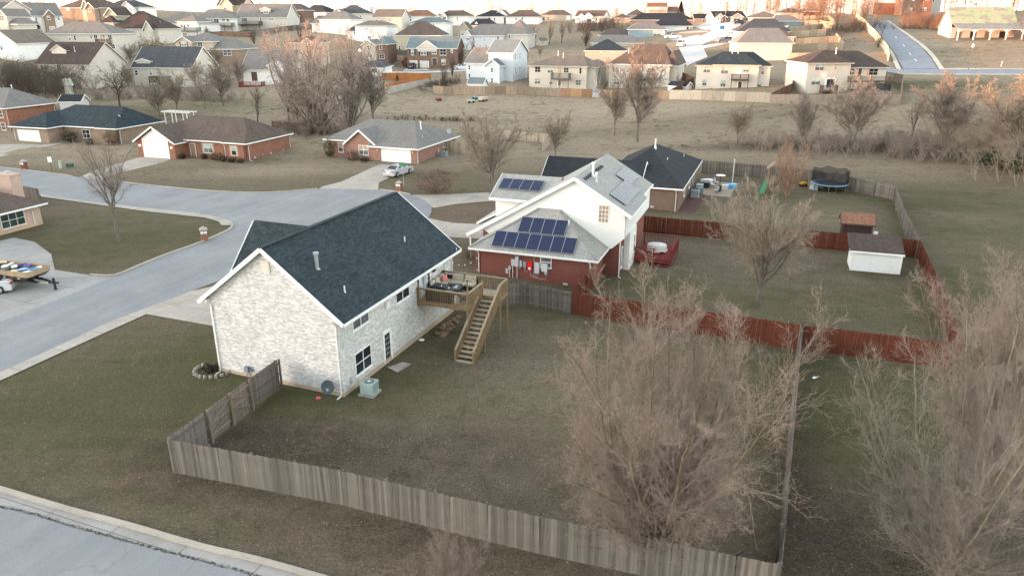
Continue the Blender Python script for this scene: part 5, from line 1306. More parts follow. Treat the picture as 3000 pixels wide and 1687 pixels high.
H("dark_gable_house", "pale house with long charcoal roof and row of white ridge vents", 251, [(397, 568, 196, 136, 'gx', SD_CREAM2, RF_CHAR, {'D': 12}), (405, 445, 181, 174, 'dorm', SD_CREAM2, RF_CHAR, {'y': .8, 'D': 3.5})], [(401, 411, 207, 222, 'd'), (443, 452, 205, 221, 'b'), (525, 530, 205, 211, 'd'), (462, 475, 222, 248, 'n')], -9, [(460, 505, 236, 222, 3.0, DKB)])
H("white_garage_house", "white house with grey-brown roof and small gable left of the pink trees", 251, [(716, 862, 203, 146, 'gx', SD_WHITE, RF_GREY, {'D': 12}), (792, 845, 192, 177, 'dorm', SD_WHITE, RF_GREY, {'y': -.4, 'D': 4, 'trim': WHITE})], [(740, 757, 212, 238, 'n'), (847, 858, 211, 222, 't'), (763, 767, 210, 215, 'd')], -4, [(712, 778, 250, 238, 2.5, wood((.2, .05, .04)))])
H("tan_gable_house", "tan house with round-topped gable behind the pink trees", 200, [(856, 935, 128, 106, 'hip', SD_TAN, RF_BROWN, {'D': 11}), (892, 932, 130, 115, 'gy', SD_TAN, RF_BROWN, {'y': -1.5, 'D': 8})], [(868, 876, 129, 146, 't'), (898, 926, 129, 142, 't', 1), (878, 883, 171, 176, 'L'), (867, 888, 183, 198, 'G'), (905, 926, 183, 198, 'G')], -4)
# left end of the hill
H("brown_gable_house", "cream house with dark brown roof and white louvred gablet left of the round tree", 242,
  [(118, 272, 186, 123, 'gx', SD_CREAM2, RF_DBROWN, {'D': 12}), (144, 186, 150, 135, 'dorm', SD_CREAM2, RF_DBROWN, {'y': 2.6, 'D': 4})], [(176, 188, 191, 208, 'd'), (247, 257, 190, 206, 'g'), (141, 150, 192, 202, 'g'), (206, 217, 224, 239, 'w'), (128, 137, 193, 206, 'd')], -14, vents=[(209, 146)], trim=CRT)
H("grey_hip_house", "cream house with wide grey hip roof and corner balcony at upper left", 153,
  [(141, 337, 101, 66, 'hip', SD_CREAM2, RF_GREY, {'in': (190, 270), 'D': 13})], [(209, 216, 105, 120, 'b'), (224, 231, 106, 120, 'd'), (272, 278, 105, 116, 'd'), (283, 294, 104, 124, 'd'), (300, 316, 104, 124, 't'), (324, 336, 104, 117, 'd'), (328, 340, 131, 144, 'd')], -3, [(297, 333, 128, 116, 2.2, DKW)])
H("dark_brown_roof_house", "cream house with large dark brown hip roof behind the grey hip house", 129,
  [(337, 470, 87, 35, 'hip', SD_CREAM2, RF_DBROWN, {'in': (385, 400), 'D': 14}), (433, 458, 86, 64, 'gy', SD_CREAM2, RF_DBROWN, {'y': -1.0, 'D': 7}), (302, 337, 70, 48, 'hip', SD_CREAM, RF_DBROWN, {'y': 1, 'D': 9}), (300, 334, 47, 27, 'gy', SD_OLIVE, RF_DBROWN, {'y': 4, 'D': 9})], [(366, 374, 91, 103, 'b'), (386, 392, 91, 103, 't'), (410, 416, 91, 103, 't')], -6, x0=337)
H("white_gable_house", "white gabled house cut by the left edge above the thicket", 166, [(-30, 55, 127, 91, 'gy', SD_WHITE, RF_TAN, {'D': 14})], [(6, 14, 131, 148, 'b')], -8)
H("cream_gable_house", "tall cream house with pointed gables and two garage doors at the left edge", 112,
  [(-40, 22, 30, 2, 'gx', SD_CREAM, RF_GREY, {'D': 12}), (22, 50, 49, 30, 'gy', SD_CREAM, RF_GREY, {'y': -2.5, 'D': 10}), (-12, 20, 30, 11, 'gy', SD_CREAM, RF_GREY, {'y': -1.5, 'D': 9}), (48, 73, 73, 56, 'hip', SD_CREAM, RF_GREY, {'y': -1.8, 'D': 8})],
  [(27, 43, 50, 63, 'g', 1), (0, 9, 50, 63, 'g', 2), (35, 53, 91, 109, 'G', 1), (55, 72, 91, 109, 'G', 3), (0, 15, 79, 92, 'b', 2)], -6, x0=22)
H("white_gable_house", "long house with white side gable and grey roof beside the dark spruce", 102,
  [(98, 192, 48, 10, 'gx', SD_WHITE, RF_GREY, {'D': 13}), (137, 166, 47, 32, 'gy', BR_TAN, RF_GREY, {'y': -1.5, 'D': 8})], [(112, 119, 50, 63, 'b'), (144, 153, 49, 61, 'b', 1), (146, 161, 80, 90, 'G', 1), (178, 184, 50, 62, 'b')], 44)
H("brown_hip_house", "brown brick house with large brown hip roof and gables on the skyline", 70, [(180, 300, 26, -4, 'hip', BR_TAN, RF_BROWN, {'in': (225, 262), 'D': 15}), (273, 297, 26, 12, 'gy', BR_TAN, RF_BROWN, {'y': -2.5, 'D': 9}), (254, 277, 26, 4, 'gy', SD_OLIVE, RF_BROWN, {'y': -1, 'D': 9})], [(280, 289, 29, 38, 'd', 1), (259, 264, 28, 37, 'd', 2), (206, 210, 27, 32, 'L')], -12)
H("white_dark_house", "white house with dark blue hip roof and white pediment on the skyline", 50, [(312, 412, 23, 2, 'hip', SD_WHITE, RF_CHAR, {'in': (337, 378), 'D': 13}), (368, 402, 22, 7, 'gy', SD_WHITE, RF_CHAR, {'y': -2.0, 'D': 7})], [(347, 353, 26, 37, 't'), (357, 363, 26, 37, 't'), (379, 387, 25, 34, 't', 1), (393, 397, 26, 36, 'd', 1), (403, 407, 27, 36, 'd')], -5, shutter=BLACK)
# flats behind the sunlit trees
H("apartment_building", "sunlit orange brick apartment block with white upper storey at top right", 45,
  [(2515, 2556, -40, -60, 'hip', SD_CREAM, RF_BROWN, {'D': 18}), (2556, 2626, -40, -60, 'hip', SD_WHITE, RF_BROWN, {'y': .6, 'D': 18})], [(2602, 2613, 26, 36, 'd', 1), (2605, 2616, -6, 3, 't', 1)], -6, cat="building")
ap = [o_ for o_ in scene.objects if o_.name.startswith("apartment_building")][0]
kk = depth_of(ap.location) / FOC
wal = [c_ for c_ in ap.children if c_.name.startswith("wall")]
xm = max(v.co.x for v in wal[1].data.vertices); xi = min(v.co.x for v in wal[1].data.vertices)
MB().box(xi - .05, xm + .05, .5, 17, -2, (45 - 12) * kk).build("brick_storey", BR_OR, ap)
for k_ in range(9): MB().box(.3 + k_ * .56, .5 + k_ * .56, -.35, -.02, .3, 9).build("fin", TRIM, ap)
for z_ in (3.0, 6.0): MB().box(.1, xi - .1, -.6, -.36, z_, z_ + .25).build("balcony_edge", TRIM, ap)
H("apartment_building", "brick apartment wing with bay and white downpipe at top right", 48,
  [(2640, 2698, -40, -60, 'hip', BR_BROWN, RF_BROWN, {'D': 16}), (2697, 2720, -40, -60, 'hip', BR_OR, RF_BROWN, {'y': -1.2, 'D': 12})], [(2665, 2672, -2, 6, 'b'), (2697 + 1, 2710, -4, 4, 'b', 1), (2694, 2707, 24, 33, 'b', 1), (2663, 2669, 25, 34, 'b')], -6, cat="building")
H("grey_apartment_building", "pale grey apartment block behind bare trees right of the brick wing", 44, [(2722, 2772, -40, -60, 'hip', SD_GREY, RF_GREY, {'D': 16, 'y': 6})], [(2740, 2750, 0, 10, 'g')], -6, cat="building")

# ------------------------------------------------------------------ fences
def picket_mesh(h, w=.138, t=.02, ear=.03, name="picket", mat=None):
    m = MB(); m.prism([(-w / 2, 0), (w / 2, 0), (w / 2, h - ear), (w / 2 - ear, h), (-w / 2 + ear, h), (-w / 2, h - ear)], -t / 2, t / 2)
    return m.mesh(name, mat, uv=False)
GREYW = wood((0.160, 0.142, 0.124), "weathered_fence", rnd=.55, stain=.6); GREYW2 = wood((0.17, 0.15, 0.135), "dark_weathered_fence", rnd=.4, stain=.6)
REDW = wood((0.118, 0.037, 0.022), "red_stained_fence", rnd=.18, stain=.3); TANW = wood((0.34, 0.275, 0.205), "tan_fence", rnd=.4, stain=.4); ORW = wood((0.40, 0.165, 0.06), "orange_fence", rnd=.2, stain=.2); PALEW = wood((0.40, 0.345, 0.28), "pale_fence", rnd=.35, stain=.4); BRW = wood((.15, .095, .065), "brown_fence", rnd=.4)
PK = {}
def fence(name, label, line, mat, h=1.83, side=1, post_every=2.44, pickets=True, rails=(.3, .95, 1.6), post_mat=None, lift=.04, post_top=.06, cat="fence", gapjit=.0):
    """side=+1: the boards are on the left of the line, rails and posts on its right"""
    P = [p if isinstance(p, Vector) else (Vector((p[0], p[1], 0)) if len(p) == 3 else G(*p)) for p in line]
    o = thing(name, label, cat, (P[0].x, P[0].y, h1(P[0].x, P[0].y)))
    z0 = o.location.z; pm_ = post_mat or mat
    key = (h, mat.name)
    if key not in PK: PK[key] = [picket_mesh(h * k, .138, .02, .028, "picket", mat) for k in (1.0, 1.006, .996, 1.009)]
    for a, b in zip(P, P[1:]):
        d = Vector((b.x - a.x, b.y - a.y, 0)); L = d.length; d.normalize(); nr = Vector((-d.y, d.x, 0)) * side; rz = math.atan2(d.y, d.x)
        n = max(1, int(L / .142))
        xs = [a.x + d.x * (k + .5) * L / n for k in range(n)]; ys = [a.y + d.y * (k + .5) * L / n for k in range(n)]
        zs = hz(xs, ys)
        if pickets:
            for k in range(n):
                q = link("picket", PK[key][(k * 7 + int(L * 3)) % 4], o)
                q.location = (xs[k] - P[0].x + nr.x * .03, ys[k] - P[0].y + nr.y * .03, zs[k] - z0 + lift + random.uniform(-.006, .01))
                q.rotation_euler = (random.gauss(0, .006), random.gauss(0, .008), rz + random.gauss(0, .03))
        else:
            np_ = max(1, round(L / post_every))
            for j in range(np_):
                m = MB(); i0 = j * n // np_; i1 = (j + 1) * n // np_
                for k in range(i0, i1):
                    c = Vector((xs[k] - P[0].x, ys[k] - P[0].y, zs[k] - z0 + lift)); w = L / n / 2 * .965; tp = h + random.uniform(-.02, .02)
                    u = d * w; t_ = nr * .015
                    m.add([c - u, c + u, c + u + t_, c - u + t_] + [v + Vector((0, 0, tp)) for v in (c - u, c + u, c + u + t_, c - u + t_)], [(0, 1, 5, 4), (1, 2, 6, 5), (2, 3, 7, 6), (3, 0, 4, 7), (4, 5, 6, 7)])
                if i1 > i0: tag(m.build("boards", mat, o, uv=False), kind="stuff")
        ns = max(1, round(L / post_every))
        for j in range(ns + 1):
            p = a.lerp(b, j / ns); z = h1(p.x, p.y) - z0
            c = Vector((p.x - P[0].x, p.y - P[0].y, z)) - nr * .10
            m = MB().box(-.047, .047, -.047, .047, -.3, h + post_top); q = m.build("post", pm_, o, c, rz, uv=False)
            if j < ns:
                p2 = a.lerp(b, (j + 1) / ns); z2 = h1(p2.x, p2.y) - z0
                for r_ in rails:
                    A = Vector((p.x - P[0].x, p.y - P[0].y, z + r_ * h / 1.83)) - nr * .025; B = Vector((p2.x - P[0].x, p2.y - P[0].y, z2 + r_ * h / 1.83)) - nr * .025
                    MB().bar(A, B, .04, .09).build("rail", pm_, o, uv=False)
    return o
FC = Vector((-16.35, 30.25, 0)); FCR = Vector((10.0, 22.1, 0)); FW = Vector((-13.75, 38.95, 0))
fence("picket_fence", "long weathered grey picket fence along the foreground lawn", [FC, Vector((-7.75, 27.9, 0)), Vector((1.15, 24.75, 0)), FCR], GREYW, 1.83, -1)
# short side run with a double gate
dg = (FW - FC); Lg = dg.length; dg.normalize()
def onf(px, py): 
    q = G(px, py); return FC + dg * ((q - FC).dot(dg))
g0, g1, g2 = FC + dg * 2.75, FC + dg * 4.55, FC + dg * 6.3
fence("picket_fence", "short grey fence from the foreground corner to the double gate", [FC, g0], GREYW2, 1.83, 1)
fence("picket_fence", "short grey fence between the double gate and the white brick wall", [g2, FW], GREYW2, 1.83, 1)
def gate(label, a, b, mat, flip=False):
    o = thing("gate", label, "gate", (a.x, a.y, h1(a.x, a.y)), math.atan2(b.y - a.y, b.x - a.x)); L = (b - a).length
    n = int(L / .142)
    for k in range(n):
        q = link("picket", PK[(1.83, GREYW2.name)][k % 4], o, (.05 + (k + .5) * (L - .1) / n, .03, .06)); q.rotation_euler = (0, random.gauss(0, .008), random.gauss(0, .03))
    for z in (.35, 1.0, 1.6): MB().box(.1, L - .1, -.03, .015, z, z + .09).build("rail", mat, o, uv=False)
    x0, x1 = (.12, L - .12) if not flip else (L - .12, .12)
    MB().bar((x0, -.05, .42), (x1, -.05, 1.0), .03, .09, (0, 1, 0)).build("brace", mat, o, uv=False); MB().bar((x0, -.05, 1.05), (x1, -.05, 1.62), .03, .09, (0, 1, 0)).build("brace", mat, o, uv=False)
    for x in (.03, L - .03): MB().box(x - .06, x + .06, -.14, -.03, -.2, 1.95).build("post", mat, o, uv=False)
    return o
BRACE = wood((.25, .19, .14), "brace_wood")
gate("braced picket gate leaf nearer the foreground corner", g0, g1, BRACE); gate("braced picket gate leaf nearer the white brick house", g1, g2, BRACE, True)
FR1 = G(2340, 1026)
fence("picket_fence", "grey picket fence running away between bare yard and leafy yard", [FCR, FR1], GREYW, 1.83, -1)
WE = AW + Vector((math.cos(W_ANG), math.sin(W_ANG), 0)) * LW
FRED = G(1673, 920)
fence("picket_fence", "weathered grey fence between the deck and the red fence", [Vector((WE.x + .2, WE.y + .1, 0)), G(1530, 892), FRED], GREYW, 1.75, 1)
RC = G(2805, 1085); RK = G(2684, 757)
fence("red_fence", "red stained fence crossing behind the large bare tree", [FRED, FR1], REDW, 1.83, -1)
fence("red_fence", "red stained fence stretch behind the leafy yard at right", [FR1, RC], REDW, 1.83, -1)
fence("red_fence", "red stained fence along the right side of the shed yard", [RK, G(2735, 880), RC], REDW, 1.83, 1)
RB = G(1880, 681)
fence("red_fence", "red stained fence behind the sheds and the bare yard tree", [RB, G(2280, 718), RK], REDW, 1.75, 1)
SC = hs_o + e1 * 10.9 + e2 * .6
fence("red_fence", "short red stained fence joining the brick wall", [FRED, Vector((SC.x, SC.y, 0))], REDW, 1.83, 1)
fence("picket_fence", "grey fence behind the patio, play tower and trampoline", [G(2056, 508), G(2200, 520), G(2375, 537), G(2500, 562), G(2617, 587)], GREYW, 1.83, 1)
fence("picket_fence", "grey fence with dark posts descending right of the brown shed", [G(2617, 587), G(2626, 618), G(2643, 669), RK], GREYW, 1.83, 1, 2.44, True, (.3, .95, 1.6), GREYW2)
r1m = Matrix.Rotation(R(-21), 4, 'Z'); r1o = Vector((-14.03, 110.04, 0))
def r1p(x, y): return r1o + r1m @ Vector((x, y, 0))
fence("picket_fence", "tan fence beside the air conditioner of the grey-roofed ranch", [r1p(-.4, 10.2), r1p(3.2, 10.0), r1p(9.5, 9.5)], TANW, 1.83, -1)
fence("rail_fence", "pale rail-topped fence behind the grey-roofed ranch", [r1p(-.5, 24), r1p(13, 23.5), r1p(14, 17)], PALEW, 1.6, 1, 2.44, True, (.3, 1.5))
fence("picket_fence", "tan fence panel left of the grey-roofed ranch", [r1p(-20.0, 5.5), r1p(-17.6, 5.0)], PALEW, 1.83, -1)
fence("brown_fence", "dark brown fence behind the brown-roofed ranch", [G(800, 383), G(905, 387), G(960, 395)], BRW, 1.7, 1, 2.44, False)
fence("picket_fence", "short weathered fence behind the pale brick chimney", [G(70, 580), G(118, 590), G(122, 606)], GREYW, 1.5, 1)
# long fence at the foot of the hill, in runs of different age
def ff(label, line, mat, h=1.83, name="back_fence", side=1): return fence(name, label, line, mat, h, side, 2.44, False, (.3, 1.6))
ff("weathered grey back fence below the tan-roofed cream house", [(1270, 275), (1420, 278), (1642, 283)], wood((.27, .215, .165), "old_fence", rnd=.45), side=-1)
ff("reddish tan stretch of the back fence below the tan-roofed house", [(1642, 283), (1735, 286)], wood((.32, .2, .125), "new_fence", rnd=.4), side=-1)
ff("bluish grey patch in the long back fence", [(1735, 286), (1757, 287)], wood((.33, .34, .36), "blue_grey_fence", rnd=.2), side=-1)
ff("tan stretch of the back fence behind the tall field tree", [(1757, 287), (1960, 292)], wood((.33, .235, .16), "tan_old_fence", rnd=.4), side=-1)
ff("pale back fence below the dark-roofed cream house", [(1960, 292), (2120, 297), (2255, 303)], PALEW, 1.95, side=-1)
ff("grey back fence enclosing the cream house with the trampoline", [(2255, 305), (2420, 306), (2637, 307), (2642, 245), (2595, 236)], wood((.25, .205, .17), "grey_back_fence", rnd=.45), side=-1)
ff("brown fence between the two right-hand cream houses", [(2255, 303), (2318, 272), (2322, 248)], BRW, 1.83)
ff("dark brown fence between the white and the dark-roofed cream house", [(1960, 291), (2030, 250), (1998, 236)], BRW, 1.83)
ff("gap-toothed picket fence left of the white shed", [(1250, 269), (1362, 271)], wood((.28, .25, .21), "grey_pickets", rnd=.4), 1.1)
ff("bright orange upper fence by the hill street", [(1120, 236), (1190, 235), (1262, 236)], ORW, 1.75)
ff("bright orange lower fence on the pale retaining wall", [(1262, 238), (1133, 269)], ORW, 1.75)
P0, P1 = G(1262, 240), G(1133, 277)
o = thing("retaining_wall", "pale block retaining wall below the orange fence", "wall", (P1.x, P1.y, h1(P1.x, P1.y)), math.atan2(P0.y - P1.y, P0.x - P1.x))
L_ = math.hypot(P0.x - P1.x, P0.y - P1.y)
for r_ in range(5):
    for k in range(int(L_ / 1.2)): 
        a = k * 1.2 + (r_ % 2) * .6; MB().box(a + .01, a + 1.18, 0, .35, -.4 + r_ * .4 + a * (P0.z - P1.z) / L_ * .6, -.02 + r_ * .4 + a * (P0.z - P1.z) / L_ * .6).build("block", BLKM if 'BLKM' in globals() else globals().setdefault('BLKM', concrete((.42, .39, .35))), o)
for lab, ln in (("nearest comb fence in front of the pale grey house's yard", [(2317, 152), (2395, 148), (2471, 146), (2455, 128)]), ("second comb fence behind the pale grey house", [(2331, 134), (2400, 129), (2455, 126), (2447, 118)]), ("third comb fence with stepped top", [(2320, 111), (2370, 108), (2418, 106), (2408, 88)]),
                ("fourth comb fence below the slate blue house", [(2312, 97), (2360, 94), (2408, 88)]), ("farthest comb fence with returning corner", [(2355, 79), (2400, 78), (2447, 88), (2440, 76), (2425, 62), (2350, 64)]), ("new tan fence right of the pale grey house", [(2312, 178), (2360, 178), (2402, 177)])):
    ff(lab, ln, TANW, 1.95, "comb_fence", -1)
ff("long pale solid fence beside the new asphalt road", [(2601, 182), (2597, 160), (2575, 130), (2545, 98), (2520, 70), (2504, 54)], wood((.47, .40, .31), "pale_road_fence", rnd=.15), 2.3, "road_fence")
ff("far pale fence behind the old barn", [(142, 250, None), (165, 250, None), (205, 248, None)], wood((.36, .34, .28), "far_fence", rnd=.2), 2.0, "far_fence")
ff("grey fence on the hill behind the dormer house", [(735, 110), (800, 98), (905, 86), (970, 90)], GREYW, 1.83, "hill_fence", -1)
ff("brown rail fence below the white stucco houses", [(606, 104), (680, 108), (740, 110)], BRW, 1.6, "hill_fence", -1)
ff("grey fence left of the brick house with teal roof", [(1140, 158), (1195, 164)], GREYW, 1.6, "hill_fence", -1)

# ------------------------------------------------------------------ deck of the white house
DECKM = wood((0.235, 0.165, 0.095), "deck_lumber", rnd=.4, stain=.35); DTOP = wood((0.36, 0.29, 0.21), "deck_top_lumber", rnd=.35, stain=.35)
dk = thing("raised_deck", "raised wooden deck with long stairs on the back of the white brick house", "deck", AW, W_ANG)
ZF = 2.72; ZT = 3.66; A0, A1, O1, O2, AL = 9.15, 12.95, 3.75, 5.05, 11.65
n = 26
for k in range(n):
    a = A0 + k * (A1 - A0) / n; MB().box(a + .004, a + (A1 - A0) / n - .004, -O1, -.02, ZF - .04, ZF).build("floor_board", DTOP, dk, uv=False)
for k in range(9):
    a = AL + k * (A1 - AL) / 9; MB().box(a + .004, a + (A1 - AL) / 9 - .004, -O2, -O1 - .005, ZF - .04, ZF).build("floor_board", DTOP, dk, uv=False)
def rim(p, q): MB().bar((p[0], -p[1], ZF - .17), (q[0], -q[1], ZF - .17), .05, .24).build("rim_joist", DECKM, dk, uv=False)
rim((A0, 0), (A0, O1)); rim((A0, O1 + .03), (AL, O1 + .03)); rim((AL, O1), (AL, O2)); rim((AL, O2 + .03), (A1, O2 + .03)); rim((A1 + .03, 0), (A1 + .03, O2))
bal = MB().box(-.018, .018, -.018, .018, 0, ZT - ZF + .17).mesh("baluster", DECKM, uv=False)
def railing(p, q, top=ZT, skip=0):
    a, b = Vector((p[0], -p[1], 0)), Vector((q[0], -q[1], 0)); L = (b - a).length
    MB().bar(a + Vector((0, 0, top - .02)), b + Vector((0, 0, top - .02)), .14, .04).build("handrail", DTOP, dk, uv=False)
    MB().bar(a + Vector((0, 0, top - .09)), b + Vector((0, 0, top - .09)), .04, .09).build("handrail", DECKM, dk, uv=False)
    n = int(L / .125)
    for k in range(n): link("baluster", bal, dk, a.lerp(b, (k + .5) / n) + Vector((0, 0, ZF - .26)))
railing((A0, .1), (A0, O1)); railing((A0, O1), (AL - .1, O1)); railing((A1, .1), (A1, O2)); railing((AL, O2), (A1, O2))
for a, o_, zt in ((A0, .08, ZT), (A0, O1, ZT + .02), (AL - .05, O1, ZT + .1), (A1, .08, ZT), (A1, O2, ZT), (A1, 2.5, ZT), (AL, O2, ZT)):
    q = AW + Vector((math.cos(W_ANG), math.sin(W_ANG), 0)) * a + Vector((math.sin(W_ANG), -math.cos(W_ANG), 0)) * o_
    zb_ = h1(q.x, q.y) - .2 if o_ > 1 else ZF - .4
    MB().box(a - .055, a + .055, -o_ - .055, -o_ + .055, zb_, zt).build("post", DECKM, dk, uv=False)
AB = 7.15; zg = -.38; NS = 14
for k in range(NS):
    f = (k + 1) / (NS + .3); a = AL - f * (AL - AB); z = ZF - (k + 1) * (ZF - zg) / (NS + 1)
    MB().box(a - .29, a, -O2 + .06, -O1 - .1, z - .045, z).build("tread", DTOP, dk, uv=False)
for o_ in (O1 + .07, (O1 + O2) / 2, O2 - .03): MB().bar((AL, -o_, ZF - .22), (AB - .1, -o_, zg - .02), .045, .26).build("stringer", DECKM, dk, uv=False)
for o_ in (O1 + .05, O2):
    za, zb_ = ZT - .02, zg + .95; a0 = AL if o_ > 4.5 else AL - .9; za = ZT if o_ > 4.5 else ZT - .9 * (ZF - zg) / (AL - AB) - .1
    MB().bar((a0, -o_, za), (AB - .1, -o_, zb_), .14, .045).build("handrail", DTOP, dk, uv=False)
    MB().bar((a0, -o_, za - .08), (AB - .1, -o_, zb_ - .08), .04, .09).build("handrail", DECKM, dk, uv=False)
    for k in range(34):
        f = (k + .5) / 34; a = a0 + f * (AB - .1 - a0); z = za + f * (zb_ - za); link("baluster", bal, dk, (a, -o_ - .03, z - (ZT - ZF + .17) - .06))
    for a, zz_ in ((AB - .12, zb_), (AL - 2.7, za + (zb_ - za) * (2.7 - (AL - a0)) / (a0 - AB + .1))):
        MB().box(a - .05, a + .05, -o_ - .05, -o_ + .05, -.7, zz_).build("post", DECKM, dk, uv=False)
def dW(a, o_, z=0.0):
    q = AW + Vector((math.cos(W_ANG), math.sin(W_ANG), 0)) * a + Vector((math.sin(W_ANG), -math.cos(W_ANG), 0)) * o_; return Vector((q.x, q.y, z))
# furniture on the deck
CUSH = paint((.42, .36, .28), .9, .1, .2); WICK = paint((.03, .027, .026), .7)
so = thing("corner_sofa", "beige cushioned corner sofa on the raised deck", "sofa", AW, W_ANG)
MB().box(10.5, 12.75, -1.0, -.25, ZF + .02, ZF + .32).box(12.0, 12.75, -2.9, -1.003, ZF + .02, ZF + .32).build("base", WICK, so)
MB().box(10.5, 12.75, -.25, -.12, ZF + .02, ZF + .72).box(12.753, 12.88, -2.9, -.12, ZF + .02, ZF + .72).build("back_frame", WICK, so)
for k in range(3): MB().box(10.53 + k * .74, 11.24 + k * .74, -.98, -.40, ZF + .325, ZF + .46).build("seat_cushion", CUSH, so)
for k in range(2): MB().box(12.02, 12.6, -1.95 - k * .95 + .03, -1.02 - k * .95 - .0, ZF + .325, ZF + .46).build("seat_cushion", CUSH, so)
for k in range(3): MB().add([(10.55 + k * .72, -.42, ZF + .46), (11.22 + k * .72, -.42, ZF + .46), (11.22 + k * .72, -.26, ZF + .46), (10.55 + k * .72, -.26, ZF + .46), (10.6 + k * .72, -.33, ZF + .86), (11.17 + k * .72, -.33, ZF + .86), (11.17 + k * .72, -.22, ZF + .86), (10.6 + k * .72, -.22, ZF + .86)], [(0, 3, 2, 1), (4, 5, 6, 7), (0, 1, 5, 4), (1, 2, 6, 5), (2, 3, 7, 6), (3, 0, 4, 7)]).build("back_cushion", CUSH, so)
for k in range(2): MB().add([(12.55, -1.9 - k * .93, ZF + .46), (12.74, -1.9 - k * .93, ZF + .46), (12.74, -1.02 - k * .93, ZF + .46), (12.55, -1.02 - k * .93, ZF + .46), (12.64, -1.86 - k * .93, ZF + .9), (12.76, -1.86 - k * .93, ZF + .9), (12.76, -1.06 - k * .93, ZF + .9), (12.64, -1.06 - k * .93, ZF + .9)], [(0, 3, 2, 1), (4, 5, 6, 7), (0, 1, 5, 4), (1, 2, 6, 5), (2, 3, 7, 6), (3, 0, 4, 7)]).build("back_cushion", CUSH, so)
def cushion(name, label, loc, rot, s, mat):
    m = MB(); N = 8; vs = []; fs = []
    for sd in (1, -1):
        for i in range(N + 1):
            for j in range(N + 1):
                x, y = i / N * 2 - 1, j / N * 2 - 1; vs.append((x * s, sd * .3 * s * ((1 - x ** 4) * (1 - y ** 4)) ** .5, y * s))
        for i in range(N):
            for j in range(N):
                a = (i * (N + 1) + j) + (0 if sd > 0 else (N + 1) ** 2); q = (a, a + N + 1, a + N + 2, a + 1); fs.append(q if sd < 0 else q[::-1])
    o = m.add(vs, fs).build(name, mat, None, loc, smooth=True); o.rotation_euler = rot; tag(o, label, "cushion"); return o
cushion("throw_pillow", "coral pink patterned throw pillow on the deck sofa", dW(12.2, .62, ZF + .66), (R(-20), 0, W_ANG - R(25)), .23, paint((.62, .22, .18), .9, .1, .5))
ft = thing("fire_table", "black rectangular fire table in front of the deck sofa", "table", dW(11.1, 2.0, ZF), W_ANG)
MB().box(-.4, .4, -.3, .3, .01, .5).build("base", WICK, ft); MB().box(-.62, .62, -.42, .42, .5, .55).build("top", BLACK, ft); MB().box(-.3, .3, -.12, .12, .551, .565).build("burner_lid", glass((.25, .3, .33), .15), ft)
gr = thing("covered_grill", "grill under a black cover against the near deck rail", "grill", dW(9.62, 1.55, ZF), W_ANG)
m = MB(); m.prism([(-.95, 0), (.95, 0), (.93, .85), (.62, .93), (.5, 1.12), (-.5, 1.12), (-.62, .93), (-.93, .85)], -.34, .34); m.v = [(y, x, z) for x, y, z in m.v]; m.f = [f[::-1] for f in m.f]
m.build("cover", paint((.02, .022, .026), .6, .3, .5), gr)
for k in range(6): MB().box(-.345, -.352 - .02, -.8 + k * .3, -.75 + k * .3, .05, .8).build("fold", BLACK, gr)
pt = thing("propane_tank", "white propane tank behind the near deck rail", "gas tank", dW(9.5, 2.75, ZF), W_ANG)
MB().lathe([(.10, .01), (.13, .05), (.155, .1), (.155, .38), (.12, .45), (.05, .48)], (0, 0, 0), 14).build("tank", WHITE, pt, smooth=True); MB().lathe([(.09, .47), (.09, .57), (.075, .57), (.075, .48)], (0, 0, 0), 12).build("collar", WHITE, pt)
chm = thing("patio_chair", "dark wicker chair by the deck corner post", "chair", dW(9.75, 3.3, ZF), W_ANG + R(30))
MB().box(-.3, .3, -.3, .3, .3, .4).build("seat", WICK, chm); MB().box(-.3, .3, .25, .33, .4, .85).build("backrest", WICK, chm)
for x in (-.27, .27):
    for y in (-.27, .27): MB().box(x - .025, x + .025, y - .025, y + .025, 0, .3).build("leg", WICK, chm)
    MB().box(x - .03, x + .03, -.3, .25, .55, .6).build("armrest", WICK, chm)
# string light poles and strings
poles = [(12.85, .25, 5.0, "thin black light pole at the wall end of the far deck rail"), (12.98, 3.0, 5.2, "tall thin light pole on the far deck rail"), (A0 + .02, O1 + .02, 4.55, "square wooden light post at the near deck corner"), (A0 + .1, .5, 5.0, "thin black light pole at the wall end of the near deck rail")]
tops = []
for i, (a, o_, zt, lab) in enumerate(poles):
    p = dW(a, o_, ZF); q = thing("light_pole", lab, "pole", p)
    r_ = .05 if i == 2 else .02
    MB().tube([(0, 0, 0), (0, 0, zt - ZF)], r_, 4 if i == 2 else 6).build("shaft", DECKM if i == 2 else BLACK, q); MB().lathe([(r_ * 1.4, 0), (r_ * 1.4, .04), (.004, .08)], (0, 0, zt - ZF), 6).build("cap", BLACK, q)
    tops.append(dW(a, o_, zt))
BULB = paint((.85, .75, .78), .2, .5)
for i, (a, b, lab) in enumerate(((0, 1, "string of pale bulbs above the far deck rail"), (1, 2, "string of pale bulbs across the deck stairs side"), (2, 3, "string of pale bulbs above the near deck rail"))):
    A, B = tops[a], tops[b]; s_ = thing("string_lights", lab, "string lights", A)
    P = [A.lerp(B, k / 12) - A - Vector((0, 0, .8 * 4 * (k / 12) * (1 - k / 12))) for k in range(13)]
    MB().tube(P, .006, 4, False).build("wire", BLACK, s_)
    for k in range(1, 12, 2): MB().lathe([(.008, 0), (.014, -.03), (.034, -.07), (.034, -.1), (.006, -.13)], P[k], 8).build("bulb", BULB, s_)

